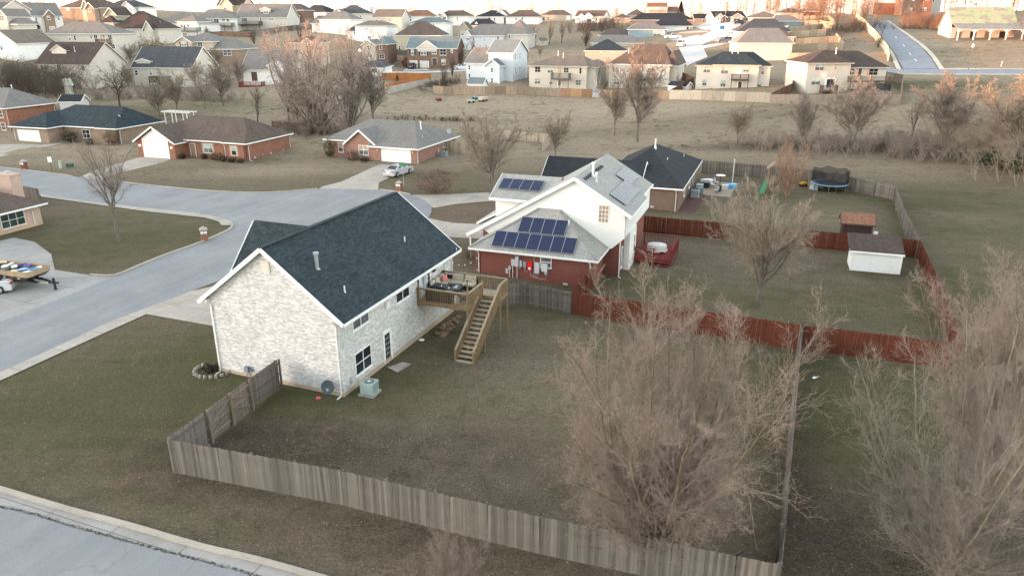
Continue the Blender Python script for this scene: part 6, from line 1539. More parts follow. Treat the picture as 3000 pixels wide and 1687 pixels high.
# ------------------------------------------------------------------ bare trees
def grow(seed, H, spread, n_limb, clear, n_br=(9, 7, 6), up=.75, wig=.12, r0=.16, tip=.007, droop=0.0, spurs=0, multi=False, dens=1.0, limb_len=1.0, low=0, bthick=.04):
    """grow a leafless tree; returns thick segments (trunk, limbs) and thin segments (twigs) as p0,p1,r0,r1 rows"""
    rg = random.Random(seed)
    thick = []; thin = []
    def vec(): return Vector((rg.gauss(0, 1), rg.gauss(0, 1), rg.gauss(0, 1)))
    def path(p, d, L, n, ra, rb, store, bend, upw):
        pts = [p.copy()]; d = d.normalized()
        for i in range(n):
            d = (d + vec() * bend + Vector((0, 0, upw))).normalized()
            q = pts[-1] + d * (L / n)
            f0, f1 = i / n, (i + 1) / n
            store.append((*pts[-1], *q, ra + (rb - ra) * f0, ra + (rb - ra) * f1)); pts.append(q)
        return pts, d
    def along(pts, f):
        x = f * (len(pts) - 1); i = min(int(x), len(pts) - 2); return pts[i].lerp(pts[i + 1], x - i), (pts[i + 1] - pts[i]).normalized()
    def side(d, ang):
        s = d.cross(vec()).normalized(); return (d * math.cos(ang) + s * math.sin(ang)).normalized()
    limbs = []
    base = Vector((0, 0, -.2))
    if multi:
        for k in range(n_limb):
            a = 6.283 * k / n_limb + rg.uniform(-.4, .4); tl = rg.uniform(.10, 1.0) * spread
            d = Vector((math.cos(a) * tl, math.sin(a) * tl, 1.0)); b = base + Vector((math.cos(a), math.sin(a), 0)) * r0 * .8
            L = H * rg.uniform(.82, 1.05) * limb_len
            pts, _ = path(b, d, L, 12, r0 * rg.uniform(.55, .9), .022, thick, wig * .55, up * .05); limbs.append((pts, L, .06))
        for k in range(low):
            a = rg.random() * 6.283; d = Vector((math.cos(a), math.sin(a), rg.uniform(.25, .6))); b = base + Vector((0, 0, rg.uniform(.5, 2.6))); L = H * rg.uniform(.30, .50)
            pts, _ = path(b, d, L, 8, .05, .014, thick, wig * .9, .10); limbs.append((pts, L * 1.15, .15))
    else:
        tp, td = path(base, Vector((rg.gauss(0, .04), rg.gauss(0, .04), 1)), clear + .2, 5, r0 * 1.25, r0 * .95, thick, wig * .3, .1)
        L = H - clear
        pts, _ = path(tp[-1], td, L * .95, 11, r0 * .8, .018, thick, wig * .5, .12); limbs.append((pts, L * .9, .12))
        for k in range(n_limb):
            f = rg.uniform(0, .42); q, dd = along(pts, f) if f > .05 else (tp[-1], td)
            a = 6.283 * k / n_limb + rg.uniform(-.5, .5); tl = spread * rg.uniform(.55, 1.15)
            d = Vector((math.cos(a) * tl, math.sin(a) * tl, 1.0)); LL = (H - clear) * rg.uniform(.62, .95) * (1 - f * .5) * limb_len
            pp, _ = path(q, d, LL, 10, r0 * .55 * (1 - f * .5), .018, thick, wig, up * .10 - droop * .05); limbs.append((pp, LL, .12))
    n1, n2, n3 = n_br
    for pts, L, st in limbs:
        for i in range(int(n1 * dens)):
            f = st + (.97 - st) * (i + rg.random()) / (n1 * dens)
            q, d = along(pts, f); l1 = L * rg.uniform(.20, .40) * (1.12 - f * .75)
            rr = max(.007, bthick * (1.05 - f) * (L / 7))
            p1, _ = path(q, side(d, rg.uniform(.45, .95)), l1, 5, rr, tip * 1.4, thick if rr > .022 else thin, wig * 1.2, up * .13 - droop * .1)
            for j in range(n2):
                f2 = (j + rg.random()) / n2 * .85 + .13; q2, d2 = along(p1, f2); l2 = l1 * rg.uniform(.28, .6) * (1.15 - f2 * .5)
                p2, _ = path(q2, side(d2, rg.uniform(.4, .9)), l2, 3, tip * 1.5, tip, thin, wig * 1.4, up * .12 - droop * .18)
                for k in range(n3):
                    f3 = (k + rg.random()) / n3 * .9 + .1; q3, d3 = along(p2, f3); l3 = l2 * rg.uniform(.3, .7)
                    p3, _ = path(q3, side(d3, rg.uniform(.4, 1.0)), l3, 2 if l3 > .35 else 1, tip, tip * .7, thin, wig * 1.3, up * .10 - droop * .2)
                    for s_ in range(spurs):
                        q4, d4 = along(p3, rg.random()); e = q4 + side(d4, rg.uniform(.6, 1.2)) * rg.uniform(.05, .16); thin.append((*q4, *e, tip * 1.25, tip * 1.1))
    return np.array(thick), np.array(thin)
def seg_mesh(name, S, sides, mat):
    """prisms around segments"""
    p0, p1, ra, rb = S[:, 0:3], S[:, 3:6], S[:, 6], S[:, 7]
    d = p1 - p0; d /= (np.linalg.norm(d, axis=1)[:, None] + 1e-9)
    ref = np.where(np.abs(d[:, 2:3]) < .9, np.array([[0, 0, 1.0]]), np.array([[1.0, 0, 0]]))
    a = np.cross(d, ref); a /= (np.linalg.norm(a, axis=1)[:, None] + 1e-9); b = np.cross(d, a)
    n = len(S); V = np.empty((n, 2 * sides, 3))
    for k in range(sides):
        t_ = 2 * math.pi * k / sides; o_ = a * math.cos(t_) + b * math.sin(t_)
        V[:, k] = p0 + o_ * ra[:, None]; V[:, sides + k] = p1 + o_ * rb[:, None]
    base = (np.arange(n) * 2 * sides)[:, None]
    F = []
    for k in range(sides):
        k2 = (k + 1) % sides; F.append(np.concatenate([base + k, base + k2, base + sides + k2, base + sides + k], 1))
    me = fast_mesh(name, V.reshape(-1, 3), np.concatenate(F, 0)); me.materials.append(mat)
    if sides > 3: me.polygons.foreach_set("use_smooth", [True] * len(me.polygons))
    return me
def bark(c, name="bark", lich=None):
    t = NT(name, .95, .05)
    f = t.noise(t.coord('Object', (1, 1, .35)), 5, 5, .75)
    col = t.ramp(f, [(.3, sc(c, .5)), (.55, c), (.75, sc(c, 1.5))])
    if lich:
        f2 = t.noise(t.coord('Object'), 2.2, 4, .7); col = t.mix(t.ramp(f2, [(.5, (0, 0, 0)), (.66, (1, 1, 1))]), col, lich)
    return t.out(col)
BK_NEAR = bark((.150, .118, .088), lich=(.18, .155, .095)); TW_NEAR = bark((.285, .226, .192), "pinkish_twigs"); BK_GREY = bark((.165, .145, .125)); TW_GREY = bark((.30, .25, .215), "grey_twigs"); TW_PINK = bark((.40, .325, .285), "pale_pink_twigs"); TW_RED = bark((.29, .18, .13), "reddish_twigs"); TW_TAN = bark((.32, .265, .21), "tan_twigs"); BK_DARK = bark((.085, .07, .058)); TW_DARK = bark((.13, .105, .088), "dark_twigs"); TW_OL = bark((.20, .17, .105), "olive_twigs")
def tree_type(name, bk, tw, **kw):
    A, B = grow(**kw)
    return seg_mesh(name + "_trunk", A, 6, bk), seg_mesh(name + "_twigs", B, 3, tw), float(np.percentile(B[:, 5], 99.6))
def put_tree(tt, name, label, p, height, wide=1.0, rz=None, cat="tree", group=None):
    o = thing(name, label, cat, (p.x, p.y, h1(p.x, p.y)), random.random() * 6.28 if rz is None else rz, group)
    k = height / tt[2]
    for nm, me in (("trunk", tt[0]), ("crown", tt[1])):
        q = link(nm, me, o); q.scale = (k * wide, k * wide, k)
    return o
def photo_tree(tt, name, label, px, py, top, wide=1.0, **kw):
    p = G(px, py); k = depth_of(p) / FOC
    return put_tree(tt, name, label, p, (py - top) * k * 1.02, wide, **kw)
# large trees of the foreground
T = tree_type("pear", BK_NEAR, TW_NEAR, seed=3, H=11.2, spread=.62, n_limb=20, clear=.6, n_br=(17, 9, 6), up=.85, wig=.15, r0=.095, tip=.0044, spurs=1, multi=True, low=12, bthick=.02)
put_tree(T, "bare_pear_tree", "large bare pinkish tree in the fenced yard in front", Vector((5.9, 24.4, 0)), 11.8, .9, .4)
T2 = tree_type("maple", bark((.18, .158, .128), lich=(.20, .18, .12)), bark((.27, .228, .195), "taupe_twigs"), seed=11, H=11.5, spread=.85, n_limb=15, clear=.4, n_br=(16, 9, 6), up=.75, wig=.12, r0=.10, tip=.0042, spurs=0, multi=True, low=7, bthick=.02)
put_tree(T2, "bare_maple_tree", "bare multi-trunked tree at bottom right beyond the side fence", Vector((17.2, 23.2, 0)), 11.3, .95, 1.0)
T3 = tree_type("maple", BK_NEAR, TW_NEAR, seed=21, H=12, spread=.8, n_limb=12, clear=.5, n_br=(15, 9, 6), up=.8, wig=.13, r0=.10, tip=.0042, spurs=1, multi=True, low=6, bthick=.02)
put_tree(T3, "bare_maple_tree", "bare tree with pinkish top at the right edge of the foreground", Vector((22.5, 26.5, 0)), 11.8, .9, 2.2)
put_tree(T, "bare_pear_tree", "bare tree leaning into the right edge of the frame", Vector((23.5, 31.5, 0)), 10.6, .85, 4.2)
put_tree(T, "bare_sapling", "pale bare sapling tip at the bottom edge outside the fence", Vector((-2.2, 21.6, 0)), 3.6, .8, 2.6)
# middle distance
TV = tree_type("vase", BK_GREY, TW_TAN, seed=5, H=9.9, spread=.72, n_limb=16, clear=1.4, n_br=(14, 9, 6), up=.5, wig=.13, r0=.17, tip=.0062, bthick=.026)
put_tree(TV, "bare_yard_tree", "bare spreading tree in the middle of the red-fenced yard", G(2218, 892), 9.9, 1.0, .6)
TL = tree_type("lawn", BK_GREY, TW_GREY, seed=8, H=10, spread=.8, n_limb=12, clear=1.9, n_br=(9, 6, 4), up=.5, wig=.12, r0=.14, tip=.009)
photo_tree(TL, "bare_lawn_tree", "slender bare tree on the green corner lawn at left", 349, 707, 400, .95, rz=1.0)
TR = tree_type("myrtle", bark((.30, .19, .13)), TW_RED, seed=31, H=6.5, spread=.6, n_limb=12, clear=.2, n_br=(6, 4, 3), up=.9, wig=.1, r0=.07, tip=.012, multi=True)
photo_tree(TR, "red_twigged_tree", "reddish multi-stemmed bare tree beside the play tower", 2305, 575, 405, .9)
TB = tree_type("round", BK_DARK, TW_OL, seed=41, H=12, spread=1.3, n_limb=10, clear=2.2, n_br=(9, 6, 5), up=.35, wig=.18, r0=.28, tip=.016, droop=.6)
#TBG = (seg_mesh("g_trunk", grow(seed=42, H=14, spread=.55, n_limb=11, clear=1.2, n_br=(10, 6, 5), up=.7, wig=.14, r0=.22, tip=.015)[0], 6, BK_GREY), None, 14)
def variant(seed, bk, tw, **kw):
    d = dict(seed=seed, H=14, spread=.55, n_limb=10, clear=1.3, n_br=(14, 8, 6), up=.7, wig=.14, r0=.2, tip=.017); d.update(kw); return tree_type("far", bk, tw, **d)
V1 = variant(51, BK_GREY, TW_GREY); V2 = variant(52, BK_GREY, TW_TAN, spread=.75, up=.5); V3 = variant(53, bark((.22, .19, .17)), TW_PINK, multi=True, n_limb=12, spread=.5, clear=.3, wig=.17, tip=.015, n_br=(9, 6, 5)); V4 = variant(54, BK_DARK, TW_DARK, multi=True, n_limb=9, spread=.7, n_br=(8, 6, 5)); V5 = variant(55, BK_GREY, TW_RED, tip=.02, n_br=(8, 6, 4)); VT = variant(56, BK_DARK, TW_GREY, spread=.35, n_limb=8, n_br=(8, 5, 4))
V6 = variant(57, bark((.20, .17, .14)), TW_PINK, droop=.8, spread=1.0, up=.2, tip=.017, n_br=(11, 7, 5))
photo_tree(TB, "round_bare_tree", "round-crowned olive bare tree on the slope at left", 354, 320, 188, .8)
for lab, px, py, top, tt, wd in [
        ("tallest pinkish bare tree of the central clump", 940, 385, 88, V3, .95), ("pinkish bare tree on the right side of the central clump", 1030, 372, 100, V3, .8), ("pinkish bare tree on the left side of the central clump", 870, 350, 105, V3, .75),
        ("weeping pale bare tree behind the two brick ranches", 905, 395, 190, V6, .95), ("dark-trunked bare tree left of the central clump", 846, 358, 205, VT, .8), ("thin bare tree behind the brown-roofed ranch", 755, 358, 245, VT, .9), ("bare grey tree above the white ridge vents' house corner", 655, 310, 175, V1, .8), ("pale bare tree behind the dark ranch ridge", 600, 318, 205, V6, .8), ("bare tree in front of the charcoal gable", 520, 335, 205, V2, .7), ("low brushy tree behind the dark blue ranch roof", 470, 345, 235, V1, .8),
        ("tall bare tree in the middle of the field", 1868, 416, 150, V1, .62), ("shorter bare tree left of the tall field tree", 1800, 398, 225, V2, .62), ("pale bare tree left of the solar panel house", 1438, 575, 330, V2, .85), ("bare tree behind the dark roof at centre", 1628, 470, 330, V2, .7), ("small bare tree at the right end of the field", 2160, 420, 305, V2, .75),
        ("large bare tree right of the trampoline field", 2500, 442, 222, V1, .9), ("large dark bare tree at the right by the creek", 2765, 446, 225, V1, 1.0), ("bare tree with pale trunk at the far right thicket", 2960, 505, 215, V2, .9), ("thin forked tree right of the cream house fence", 2672, 400, 285, VT, .8), ("short bare tree before the cream house fence", 2350, 425, 275, V1, .7),
        ("slender white-stemmed tree before the cream houses", 1752, 268, 180, VT, .5), ("bare tree left of the pale blue house", 1325, 222, 148, V4, .55), ("brown bushy tree at the pale blue house wall", 1405, 222, 140, V5, .55), ("bare tree by the forked road fence", 2572, 140, 88, V4, .6), ("dark bare tree beside the hill field", 1716, 137, 68, V4, 1.0), ("bare tree group's left trunk on the hill field", 1610, 130, 62, VT, .8), ("bare tree group's right trunk on the hill field", 1645, 128, 60, VT, .8), ("dark round tree left of the hill field", 1562, 130, 72, V4, .7), ("brown round tree above the tan-roofed house", 1583, 175, 135, V5, .9),
        ("orange-tipped tree right of the central clump", 1098, 365, 175, V1, .7), ("bare tree before the patched roof house", 1098, 118, 70, V4, .6), ("brownish tree left of the great brown roof", 1130, 160, 92, V4, .8), ("golden willow-like tree below the dark brown roof", 452, 160, 102, variant(61, BK_DARK, bark((.33, .24, .115), "golden_twigs"), droop=1.0, spread=1.1, up=.2, n_br=(9, 7, 6)), 1.2), ("bare brush tree left of the golden tree", 385, 190, 128, V2, 1.0),
        ("bare tree left of the charcoal gabled house", 380, 262, 190, V1, .9), ("bare grey tree right of the charcoal gable", 575, 262, 180, V2, .9), ("thin bare tree left of the white garage house", 700, 255, 170, V1, .8), ("bare tree above the brick garage lamp", 640, 200, 140, V2, .8), ("bare tree on the slope before the dormer house", 745, 130, 85, V4, .8), ("bare tree between the stucco houses and the ridge", 610, 118, 80, V1, .8), ("bare tree behind the grey hip house", 250, 108, 60, V4, .9), ("brown bare tree by the dark brown roof", 470, 112, 70, V4, .8), ("bare tree between the pale blue houses", 1350, 190, 110, V4, .7), ("bare shrub tree beside the orange fence", 1300, 245, 180, V4, .7), ("bare tree right of the pale blue house", 1535, 215, 150, V2, .7), ("bare tree left of the wide grey house", 880, 120, 75, V4, .7), ("bare tree on the green corner right of the brick house", 1385, 160, 110, V4, .6), ("bare tree at the foot of the sunlit wood", 2450, 80, 30, V5, 1.0), ("sunlit bare tree beside the road's far end", 2530, 75, 15, V5, 1.1),
        ("bare tree by the old barn", 2650, 80, 22, V1, .6), ("bare tree before the apartment wing", 2690, 78, 10, V5, .9), ("low bare tree at the barn's left corner", 2775, 80, 28, V5, .9)]:
    photo_tree(tt, "bare_tree", lab, px, py, top, wd * (1.4 if tt in (V1, V2, V3, V6) and py > 300 else 1.1))
# thickets: many stems that read as one mass
def thicket(label, pts, n, hh, mats, name="thicket", wid=4.0):
    P = [G(*p) for p in pts]; S1 = []; 
    for _ in range(n):
        i = random.randrange(len(P) - 1); q = P[i].lerp(P[i + 1], random.random()); x, y = q.x + random.gauss(0, wid * .5), q.y + random.gauss(0, wid * .4); z = h1(x, y)
        hgt = hh * random.uniform(.45, 1.15)
        for s_ in range(5):
            a = random.random() * 6.28; l_ = random.uniform(.2, .7); c0 = Vector((x, y, z - .1)); d = Vector((math.cos(a) * l_, math.sin(a) * l_, 1))
            e = c0 + d * hgt * .5; f_ = e + (d + Vector((random.gauss(0, .4), random.gauss(0, .4), random.gauss(0, .2)))) * hgt * .4
            S1.append((*c0, *e, .03, .018)); S1.append((*e, *f_, .018, .008))
            for k in range(9):
                b = (e.lerp(f_, random.random()) if k % 3 else c0.lerp(e, random.uniform(.3, 1))); g = b + Vector((random.gauss(0, .45), random.gauss(0, .45), random.uniform(-.15, .7))) * hgt * .28; S1.append((*b, *g, .016, .009))
                for q_ in range(2):
                    b2 = b.lerp(g, random.random()); g2 = b2 + Vector((random.gauss(0, .4), random.gauss(0, .4), random.uniform(-.1, .5))) * hgt * .14; S1.append((*b2, *g2, .012, .008))
    o = link(name, seg_mesh(name, np.array(S1), 3, mats)); tag(o, label, "thicket", kind="stuff"); return o
thicket("dark creek thicket of bare stems across the field", [(2190, 420), (2330, 432), (2450, 440), (2560, 440)], 120, 2.7, TW_GREY, wid=8)
thicket("brown creek thicket right of the field", [(2560, 440), (2700, 448), (2850, 458), (2960, 470)], 120, 3.0, TW_GREY, wid=8)
thicket("pinkish thicket filling the right edge above the lawn", [(2850, 440), (3000, 470), (3060, 520)], 190, 8.0, TW_TAN, wid=9)
thicket("dark thicket at the left edge below the white gable", [(0, 262), (80, 268), (170, 272), (190, 285)], 170, 6.5, TW_DARK, wid=8)
thicket("brushy hedge row along the slope behind the ranches", [(240, 300), (420, 285), (560, 290), (700, 300)], 150, 2.6, TW_GREY, wid=4)
thicket("brush at the foot of the central clump", [(820, 385), (920, 395), (1010, 380)], 90, 2.4, TW_GREY, wid=3)
thicket("dark ditch brush across the field", [(1120, 352), (1300, 352), (1420, 356)], 60, .9, TW_OL, wid=2)
thicket("brown brush between the hill houses", [(380, 150), (480, 180), (560, 230)], 90, 3.2, TW_OL, wid=8)
thicket("brush beside the pale retaining wall", [(1250, 262), (1300, 250), (1340, 240)], 60, 1.6, TW_DARK, wid=3)
thicket("grey brush left of the new road", [(2440, 96), (2500, 92), (2540, 80)], 90, 3.0, TW_DARK, wid=9)
thicket("hedge of bare shrubs on the hill field", [(1680, 95), (1760, 85), (1800, 90)], 110, 5.0, TW_DARK, wid=8)
thicket("bare scrub beside the old barn", [(2650, 82), (2720, 84), (2775, 88)], 110, 4.6, TW_RED, wid=6)
thicket("dark scrub right of the old barn", [(2985, 110), (3040, 116), (3080, 118)], 70, 5.0, TW_DARK, wid=6)
thicket("scrub in front of the hill houses at upper left", [(270, 66), (330, 72), (290, 80)], 60, 3.5, TW_OL, wid=8)
# sunlit woods on the skyline
def skyline(label, x0, x1, y0, y1, n, hh, mat, name="woodland", rlo=.05):
    S1 = []
    for _ in range(n):
        x = random.uniform(x0, x1); y = random.uniform(y0, y1); z = h1(x, y); hgt = hh * random.uniform(.55, 1.15)
        c0 = Vector((x, y, z - .3)); e = c0 + Vector((random.gauss(0, .04), random.gauss(0, .04), 1)) * hgt; S1.append((*c0, *e, .12, .03))
        for k in range(26):
            b = c0.lerp(e, random.uniform(.22, 1)); f = (b.z - c0.z) / hgt; g = b + Vector((random.gauss(0, .22), random.gauss(0, .22), random.uniform(.1, .35))) * hgt * (1.1 - f * .7) * .75; S1.append((*b, *g, .045, .02))
            for q_ in range(3):
                b2 = b.lerp(g, random.uniform(.2, 1)); g2 = b2 + Vector((random.gauss(0, .1), random.gauss(0, .1), random.uniform(0, .12))) * hgt * .8; S1.append((*b2, *g2, .03, .014))
    o = link(name, seg_mesh(name, np.array(S1), 3, mat)); tag(o, label, "woodland", kind="stuff"); return o
skyline("sunlit bare wood on the skyline above the hill street", 95, 195, 335, 420, 130, 13, TW_RED)
skyline("sunlit orange wood left of the apartment block", 98, 126, 255, 300, 46, 13, TW_RED)
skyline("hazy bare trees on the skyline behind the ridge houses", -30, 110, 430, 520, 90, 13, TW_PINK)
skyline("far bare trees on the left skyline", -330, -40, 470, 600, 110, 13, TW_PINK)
skyline("bare wood behind the old barn at top right", 172, 270, 262, 330, 110, 12, TW_RED)
skyline("bare trees on the left ridge behind the tall cream house", -235, -170, 285, 340, 30, 12, TW_TAN)
# evergreens
def spruce(label, px, py, top, c=(.022, .036, .024), wide=.36):
    p = G(px, py); hgt = (py - top) * depth_of(p) / FOC; o = thing("evergreen_tree", label, "tree", p)
    MB().tube([(0, 0, -.2), (0, 0, hgt * .9)], [hgt * .03, .02], 6).build("trunk", BK_DARK, o)
    m = MB()
    for _ in range(2200):
        f = random.random() ** .75; z = hgt * (.05 + .95 * f); r_ = hgt * wide * (1.02 - f) * random.uniform(.35, 1.0) ** .5; a = random.random() * 6.28
        c_ = Vector((r_ * math.cos(a), r_ * math.sin(a), z)); d = Vector((math.cos(a), math.sin(a), random.uniform(-.5, .2))).normalized(); s_ = d.cross(Vector((0, 0, 1))).normalized(); l_ = hgt * .05 * random.uniform(.6, 1.3)
        m.add([c_ - s_ * l_ * .5, c_ + d * l_, c_ + s_ * l_ * .5, c_ - d * l_ * .4 + Vector((0, 0, l_ * .3))], [(0, 1, 2, 3)])
    q = NT("needles", .8, .15); mt = q.out(q.ramp(q.noise(q.coord('Object'), 3, 3, .7), [(.3, sc(c, .6)), (.7, sc(c, 1.7))])); m.build("crown", mt, o, uv=False)
spruce("dark green spruce beside the white gable at upper left", 112, 103, 48, wide=.30); spruce("dark evergreen on the skyline beyond the hill street", 1992, 62, 8, (.03, .03, .02)); spruce("small dark evergreen by the grey-roofed house", 1046, 66, 52); spruce("round dark evergreen on the ridge", 1246, 52, 26, (.035, .03, .02), .45); spruce("little evergreen inside the orange fence", 1164, 238, 220, (.05, .055, .03))
bush("conical_evergreen", "olive conical evergreen at the left corner of the grey-roofed ranch", G(968, 462), .95, 2.9, (.075, .075, .03), "shrub", 1500)

# ------------------------------------------------------------------ yard objects
def AC(label, loc, rz, s=.8, h=.75, c=(.34, .42, .40)):
    o = thing("air_conditioner", label, "air conditioner", loc, rz); M_ = paint(c, .5, .4, .15)
    MB().box(-s / 2, s / 2, -s / 2, s / 2, .08, h).build("housing", M_, o); MB().box(-s / 2 - .1, s / 2 + .1, -s / 2 - .1, s / 2 + .1, -.1, .078).build("pad", CONC2, o)
    for k in range(9):
        x = -s / 2 + .08 + k * (s - .16) / 8
        MB().box(x - .012, x + .012, -s / 2 - .015, -s / 2, .14, h - .08).box(x - .012, x + .012, s / 2, s / 2 + .015, .14, h - .08).build("grille_bar", paint(sc(c, .75)), o)
    MB().lathe([(s * .38, h + .001), (s * .38, h + .012), (s * .1, h + .016)], (0, 0, 0), 20).build("fan_opening", paint((.06, .07, .08)), o)
    for k in range(8):
        a = k * math.pi / 4; MB().bar((s * .1 * math.cos(a), s * .1 * math.sin(a), h + .02), (s * .36 * math.cos(a + .3), s * .36 * math.sin(a + .3), h + .02), .05, .012).build("fan_guard", M_, o)
    MB().lathe([(s * .1, h + .017), (s * .09, h + .04), (.01, h + .045)], (0, 0, 0), 12).build("fan_hub", TRIM, o)
    return o
AC("pale green air conditioner at the near corner of the white brick house", dW(.95, 1.15, -.02), W_ANG + R(4))
AC("grey air conditioner beside the tan ranch fence", r1p(.9, 7.0) + Vector((0, 0, h1(*r1p(.9, 7.0)[:2]))), R(-21), .85, .8, (.25, .29, .30))
p = hs_o + e1 * 15.0 + e2 * 37.5; AC("grey-green air conditioner beside the cluttered patio", Vector((p.x, p.y, h1(p.x, p.y))), SA, .95, .9, (.27, .33, .33))
# stones round the planting bed at the white house corner, rocks under the deck
def rock_mesh(seed, mat):
    bm = bmesh.new(); bmesh.ops.create_icosphere(bm, subdivisions=1, radius=1)
    rg = random.Random(seed)
    for v in bm.verts: v.co *= rg.uniform(.7, 1.15); v.co.z *= .7
    me = bpy.data.meshes.new("stone"); bm.to_mesh(me); bm.free(); me.materials.append(mat); return me
STM = concrete((.30, .27, .23)); STB = concrete((.24, .16, .11)); ST = [rock_mesh(k, STM) for k in range(4)]; SB = [rock_mesh(k + 9, STB) for k in range(4)]
ed = dW(-.2, -DW - .25, 0)
se = thing("stone_edging", "ring of grey edging stones at the far corner of the white brick gable", "edging", (ed.x, ed.y, 0))
for ring in range(2):
    for k in range(13):
        a = W_ANG + math.pi / 2 + R(-15) + k * R(17); q = link("stone", ST[k % 4], se, (1.15 * math.cos(a) - .0, 1.05 * math.sin(a), .06 + ring * .13), random.random() * 6); q.scale = (.16, .12, .1)
bush("low_shrub", "dark low shrub inside the stone ring by the white gable", Vector((ed.x - .2, ed.y, 0)), .5, .45, (.03, .03, .02), n=250)
rp = thing("rock_pile", "brown rocks heaped along the white brick wall below the deck", "rocks", dW(10.8, .8, 0))
for k in range(34):
    q = dW(9.6 + random.random() * 4.2, .35 + random.random() * 1.1, 0); s_ = random.uniform(.1, .26); e_ = link("rock", SB[k % 4], rp, (q.x - rp.location.x, q.y - rp.location.y, h1(q.x, q.y) + s_ * .4), random.random() * 6); e_.scale = (s_ * 1.2, s_, s_)
wr_ = link("white_rock", rock_mesh(3, TRIM), None, dW(8.6, .5, .08)); wr_.scale = (.22, .18, .15); tag(wr_, "single white rock by the wall near the patio slab", "rock")
pk_ = link("pink_toy", rock_mesh(5, paint((.75, .10, .14), .6)), None, G(933, 1167) + Vector((0, 0, .05))); pk_.scale = (.16, .12, .1); tag(pk_, "small bright pink toy on the grass by the white gable", "toy")
wb_ = MB(); 
for k in range(7): wb_.add([(random.uniform(-.35, .35), random.uniform(-.14, .14), random.uniform(.02, .14)) for _ in range(4)], [(0, 1, 2, 3)])
o = wb_.build("white_bag", WHITE, None, G(2390, 1109) + Vector((0, 0, .03)), .3, uv=False); tag(o, "crumpled white bag on the dark green grass right of the side fence", "bag")
lp = thing("log_pile", "small pile of cut branches in the right front yard corner", "logs", Vector((8.6, 24.0, h1(8.6, 24))))
for k in range(12):
    a = random.uniform(-.5, .6); c_ = Vector((random.uniform(-.6, .6), random.uniform(-.5, .5), .08 + .07 * (k // 4))); d = Vector((math.cos(a), math.sin(a), random.uniform(-.05, .12))) * random.uniform(.4, .8); MB().tube([c_ - d, c_ + d], [.07, .055], 7).build("log", BK_GREY, lp, uv=False)
# white lean-to shed and brown shed
def shed(name, label, pL, pR, depth, hf, hb, wallm, roofm, trim, style='lean'):
    a, b = G(*pL), G(*pR); rz = math.atan2(b.y - a.y, b.x - a.x); w = math.hypot(b.x - a.x, b.y - a.y)
    o = thing(name, label, "shed", (a.x, a.y, min(a.z, b.z)), rz)
    if style == 'lean':
        m = MB(); m.prism([(0, .05), (depth, .05), (depth, hb), (0, hf)], 0, w); m.v = [(y, x, z) for x, y, z in m.v]; m.f = [f[::-1] for f in m.f]; m.build("wall", wallm, o)
        m = MB(); roof_plane(m, [(-.35, -.3, hf - .02), (w + .12, -.3, hf - .02), (w + .12, depth + .15, hb + .12), (-.35, depth + .15, hb + .12)], .1); r_ = m.build("roof", roofm, o); fascia(r_, [(-.35, -.33, hf - .02), (w + .12, -.33, hf - .02)], False, .14, .05, trim, "fascia", .05)
    else:
        walls(o, 0, w, 0, depth, .05, hf, wallm, hb, 'x'); gable_roof(o, 0, w, 0, depth, hf + .04, hb + .1, .25, roofm, 'x', trim)
    for k in range(1, 3): MB().box(w * k / 3 - .012, w * k / 3 + .012, -.02, .0, .06, hf - .1).build("seam", trim, o)
    for x in (0, w): MB().box(x - .05, x + .05, -.025, .03, .06, hf - .08).build("corner_trim", trim, o)
    for k in range(5): MB().box(.2 + k * (w - .6) / 4, .4 + k * (w - .6) / 4, .1, .4, -.3, .05).build("footing", CONC2, o)
    return o
sh = shed("white_shed", "white wooden shed with dark slanting roof in the red-fenced yard", (2490, 792), (2634, 806), 2.6, 1.95, 2.7, paint((.74, .75, .76), .6, .2, .08), RF_DBROWN, WHITE)
MB().bar((-.02, .2, 1.9), (-.35, -.1, 2.0), .05, .05).bar((-.3, -.1, 1.95), (0, .3, 1.4), .05, .05).build("awning_brace", WHITE, sh)
p0 = G(2462, 706); p1_ = G(2549, 716)
shed("brown_shed", "small dark brown shed behind the red fence", (2463, 703), (2548, 711), 2.2, 2.0, 2.6, wood((.075, .045, .038), "brown_boards"), RF_RED, paint((.08, .05, .04)), 'gable')
sheetw = MB().add([(0, 0, 0), (.5, .1, 0), (.45, .1, 1.2), (.05, .0, 1.25)], [(0, 1, 2, 3)]).build("white_board", WHITE, None, G(2553, 712), -.3); tag(sheetw, "white board leaning beside the brown shed", "board")
sh2 = shed("white_shed", "small white garden shed with teal roof by the back fence", (1372, 276), (1415, 276), 3.0, 2.5, 3.6, SD_WHITE, RF_TEAL, WHITE, 'gable')
shed("low_shed", "low white shed with dark roof behind the pale back fence", (1957, 268), (2008, 268), 3.0, 1.4, 2.1, SD_WHITE, RF_BLK, WHITE, 'gable')
shed("white_barn_shed", "white barn-style shed with dark roof behind the dark blue ranch", (180, 326), (240, 322), 3.0, 2.0, 3.0, paint((.66, .62, .62)), RF_BLK, WHITE, 'gable')
shed("tall_playhouse", "narrow pale playhouse behind the barn-style shed", (200, 281), (216, 280), 1.6, 2.6, 3.6, paint((.52, .52, .45)), paint((.5, .5, .44)), TRIM, 'gable')
shed("pale_shed", "pale green shed on the hill field", (1582, 135), (1604, 133), 3.0, 1.9, 2.9, paint((.5, .5, .42)), RF_TAN, TRIM, 'gable')
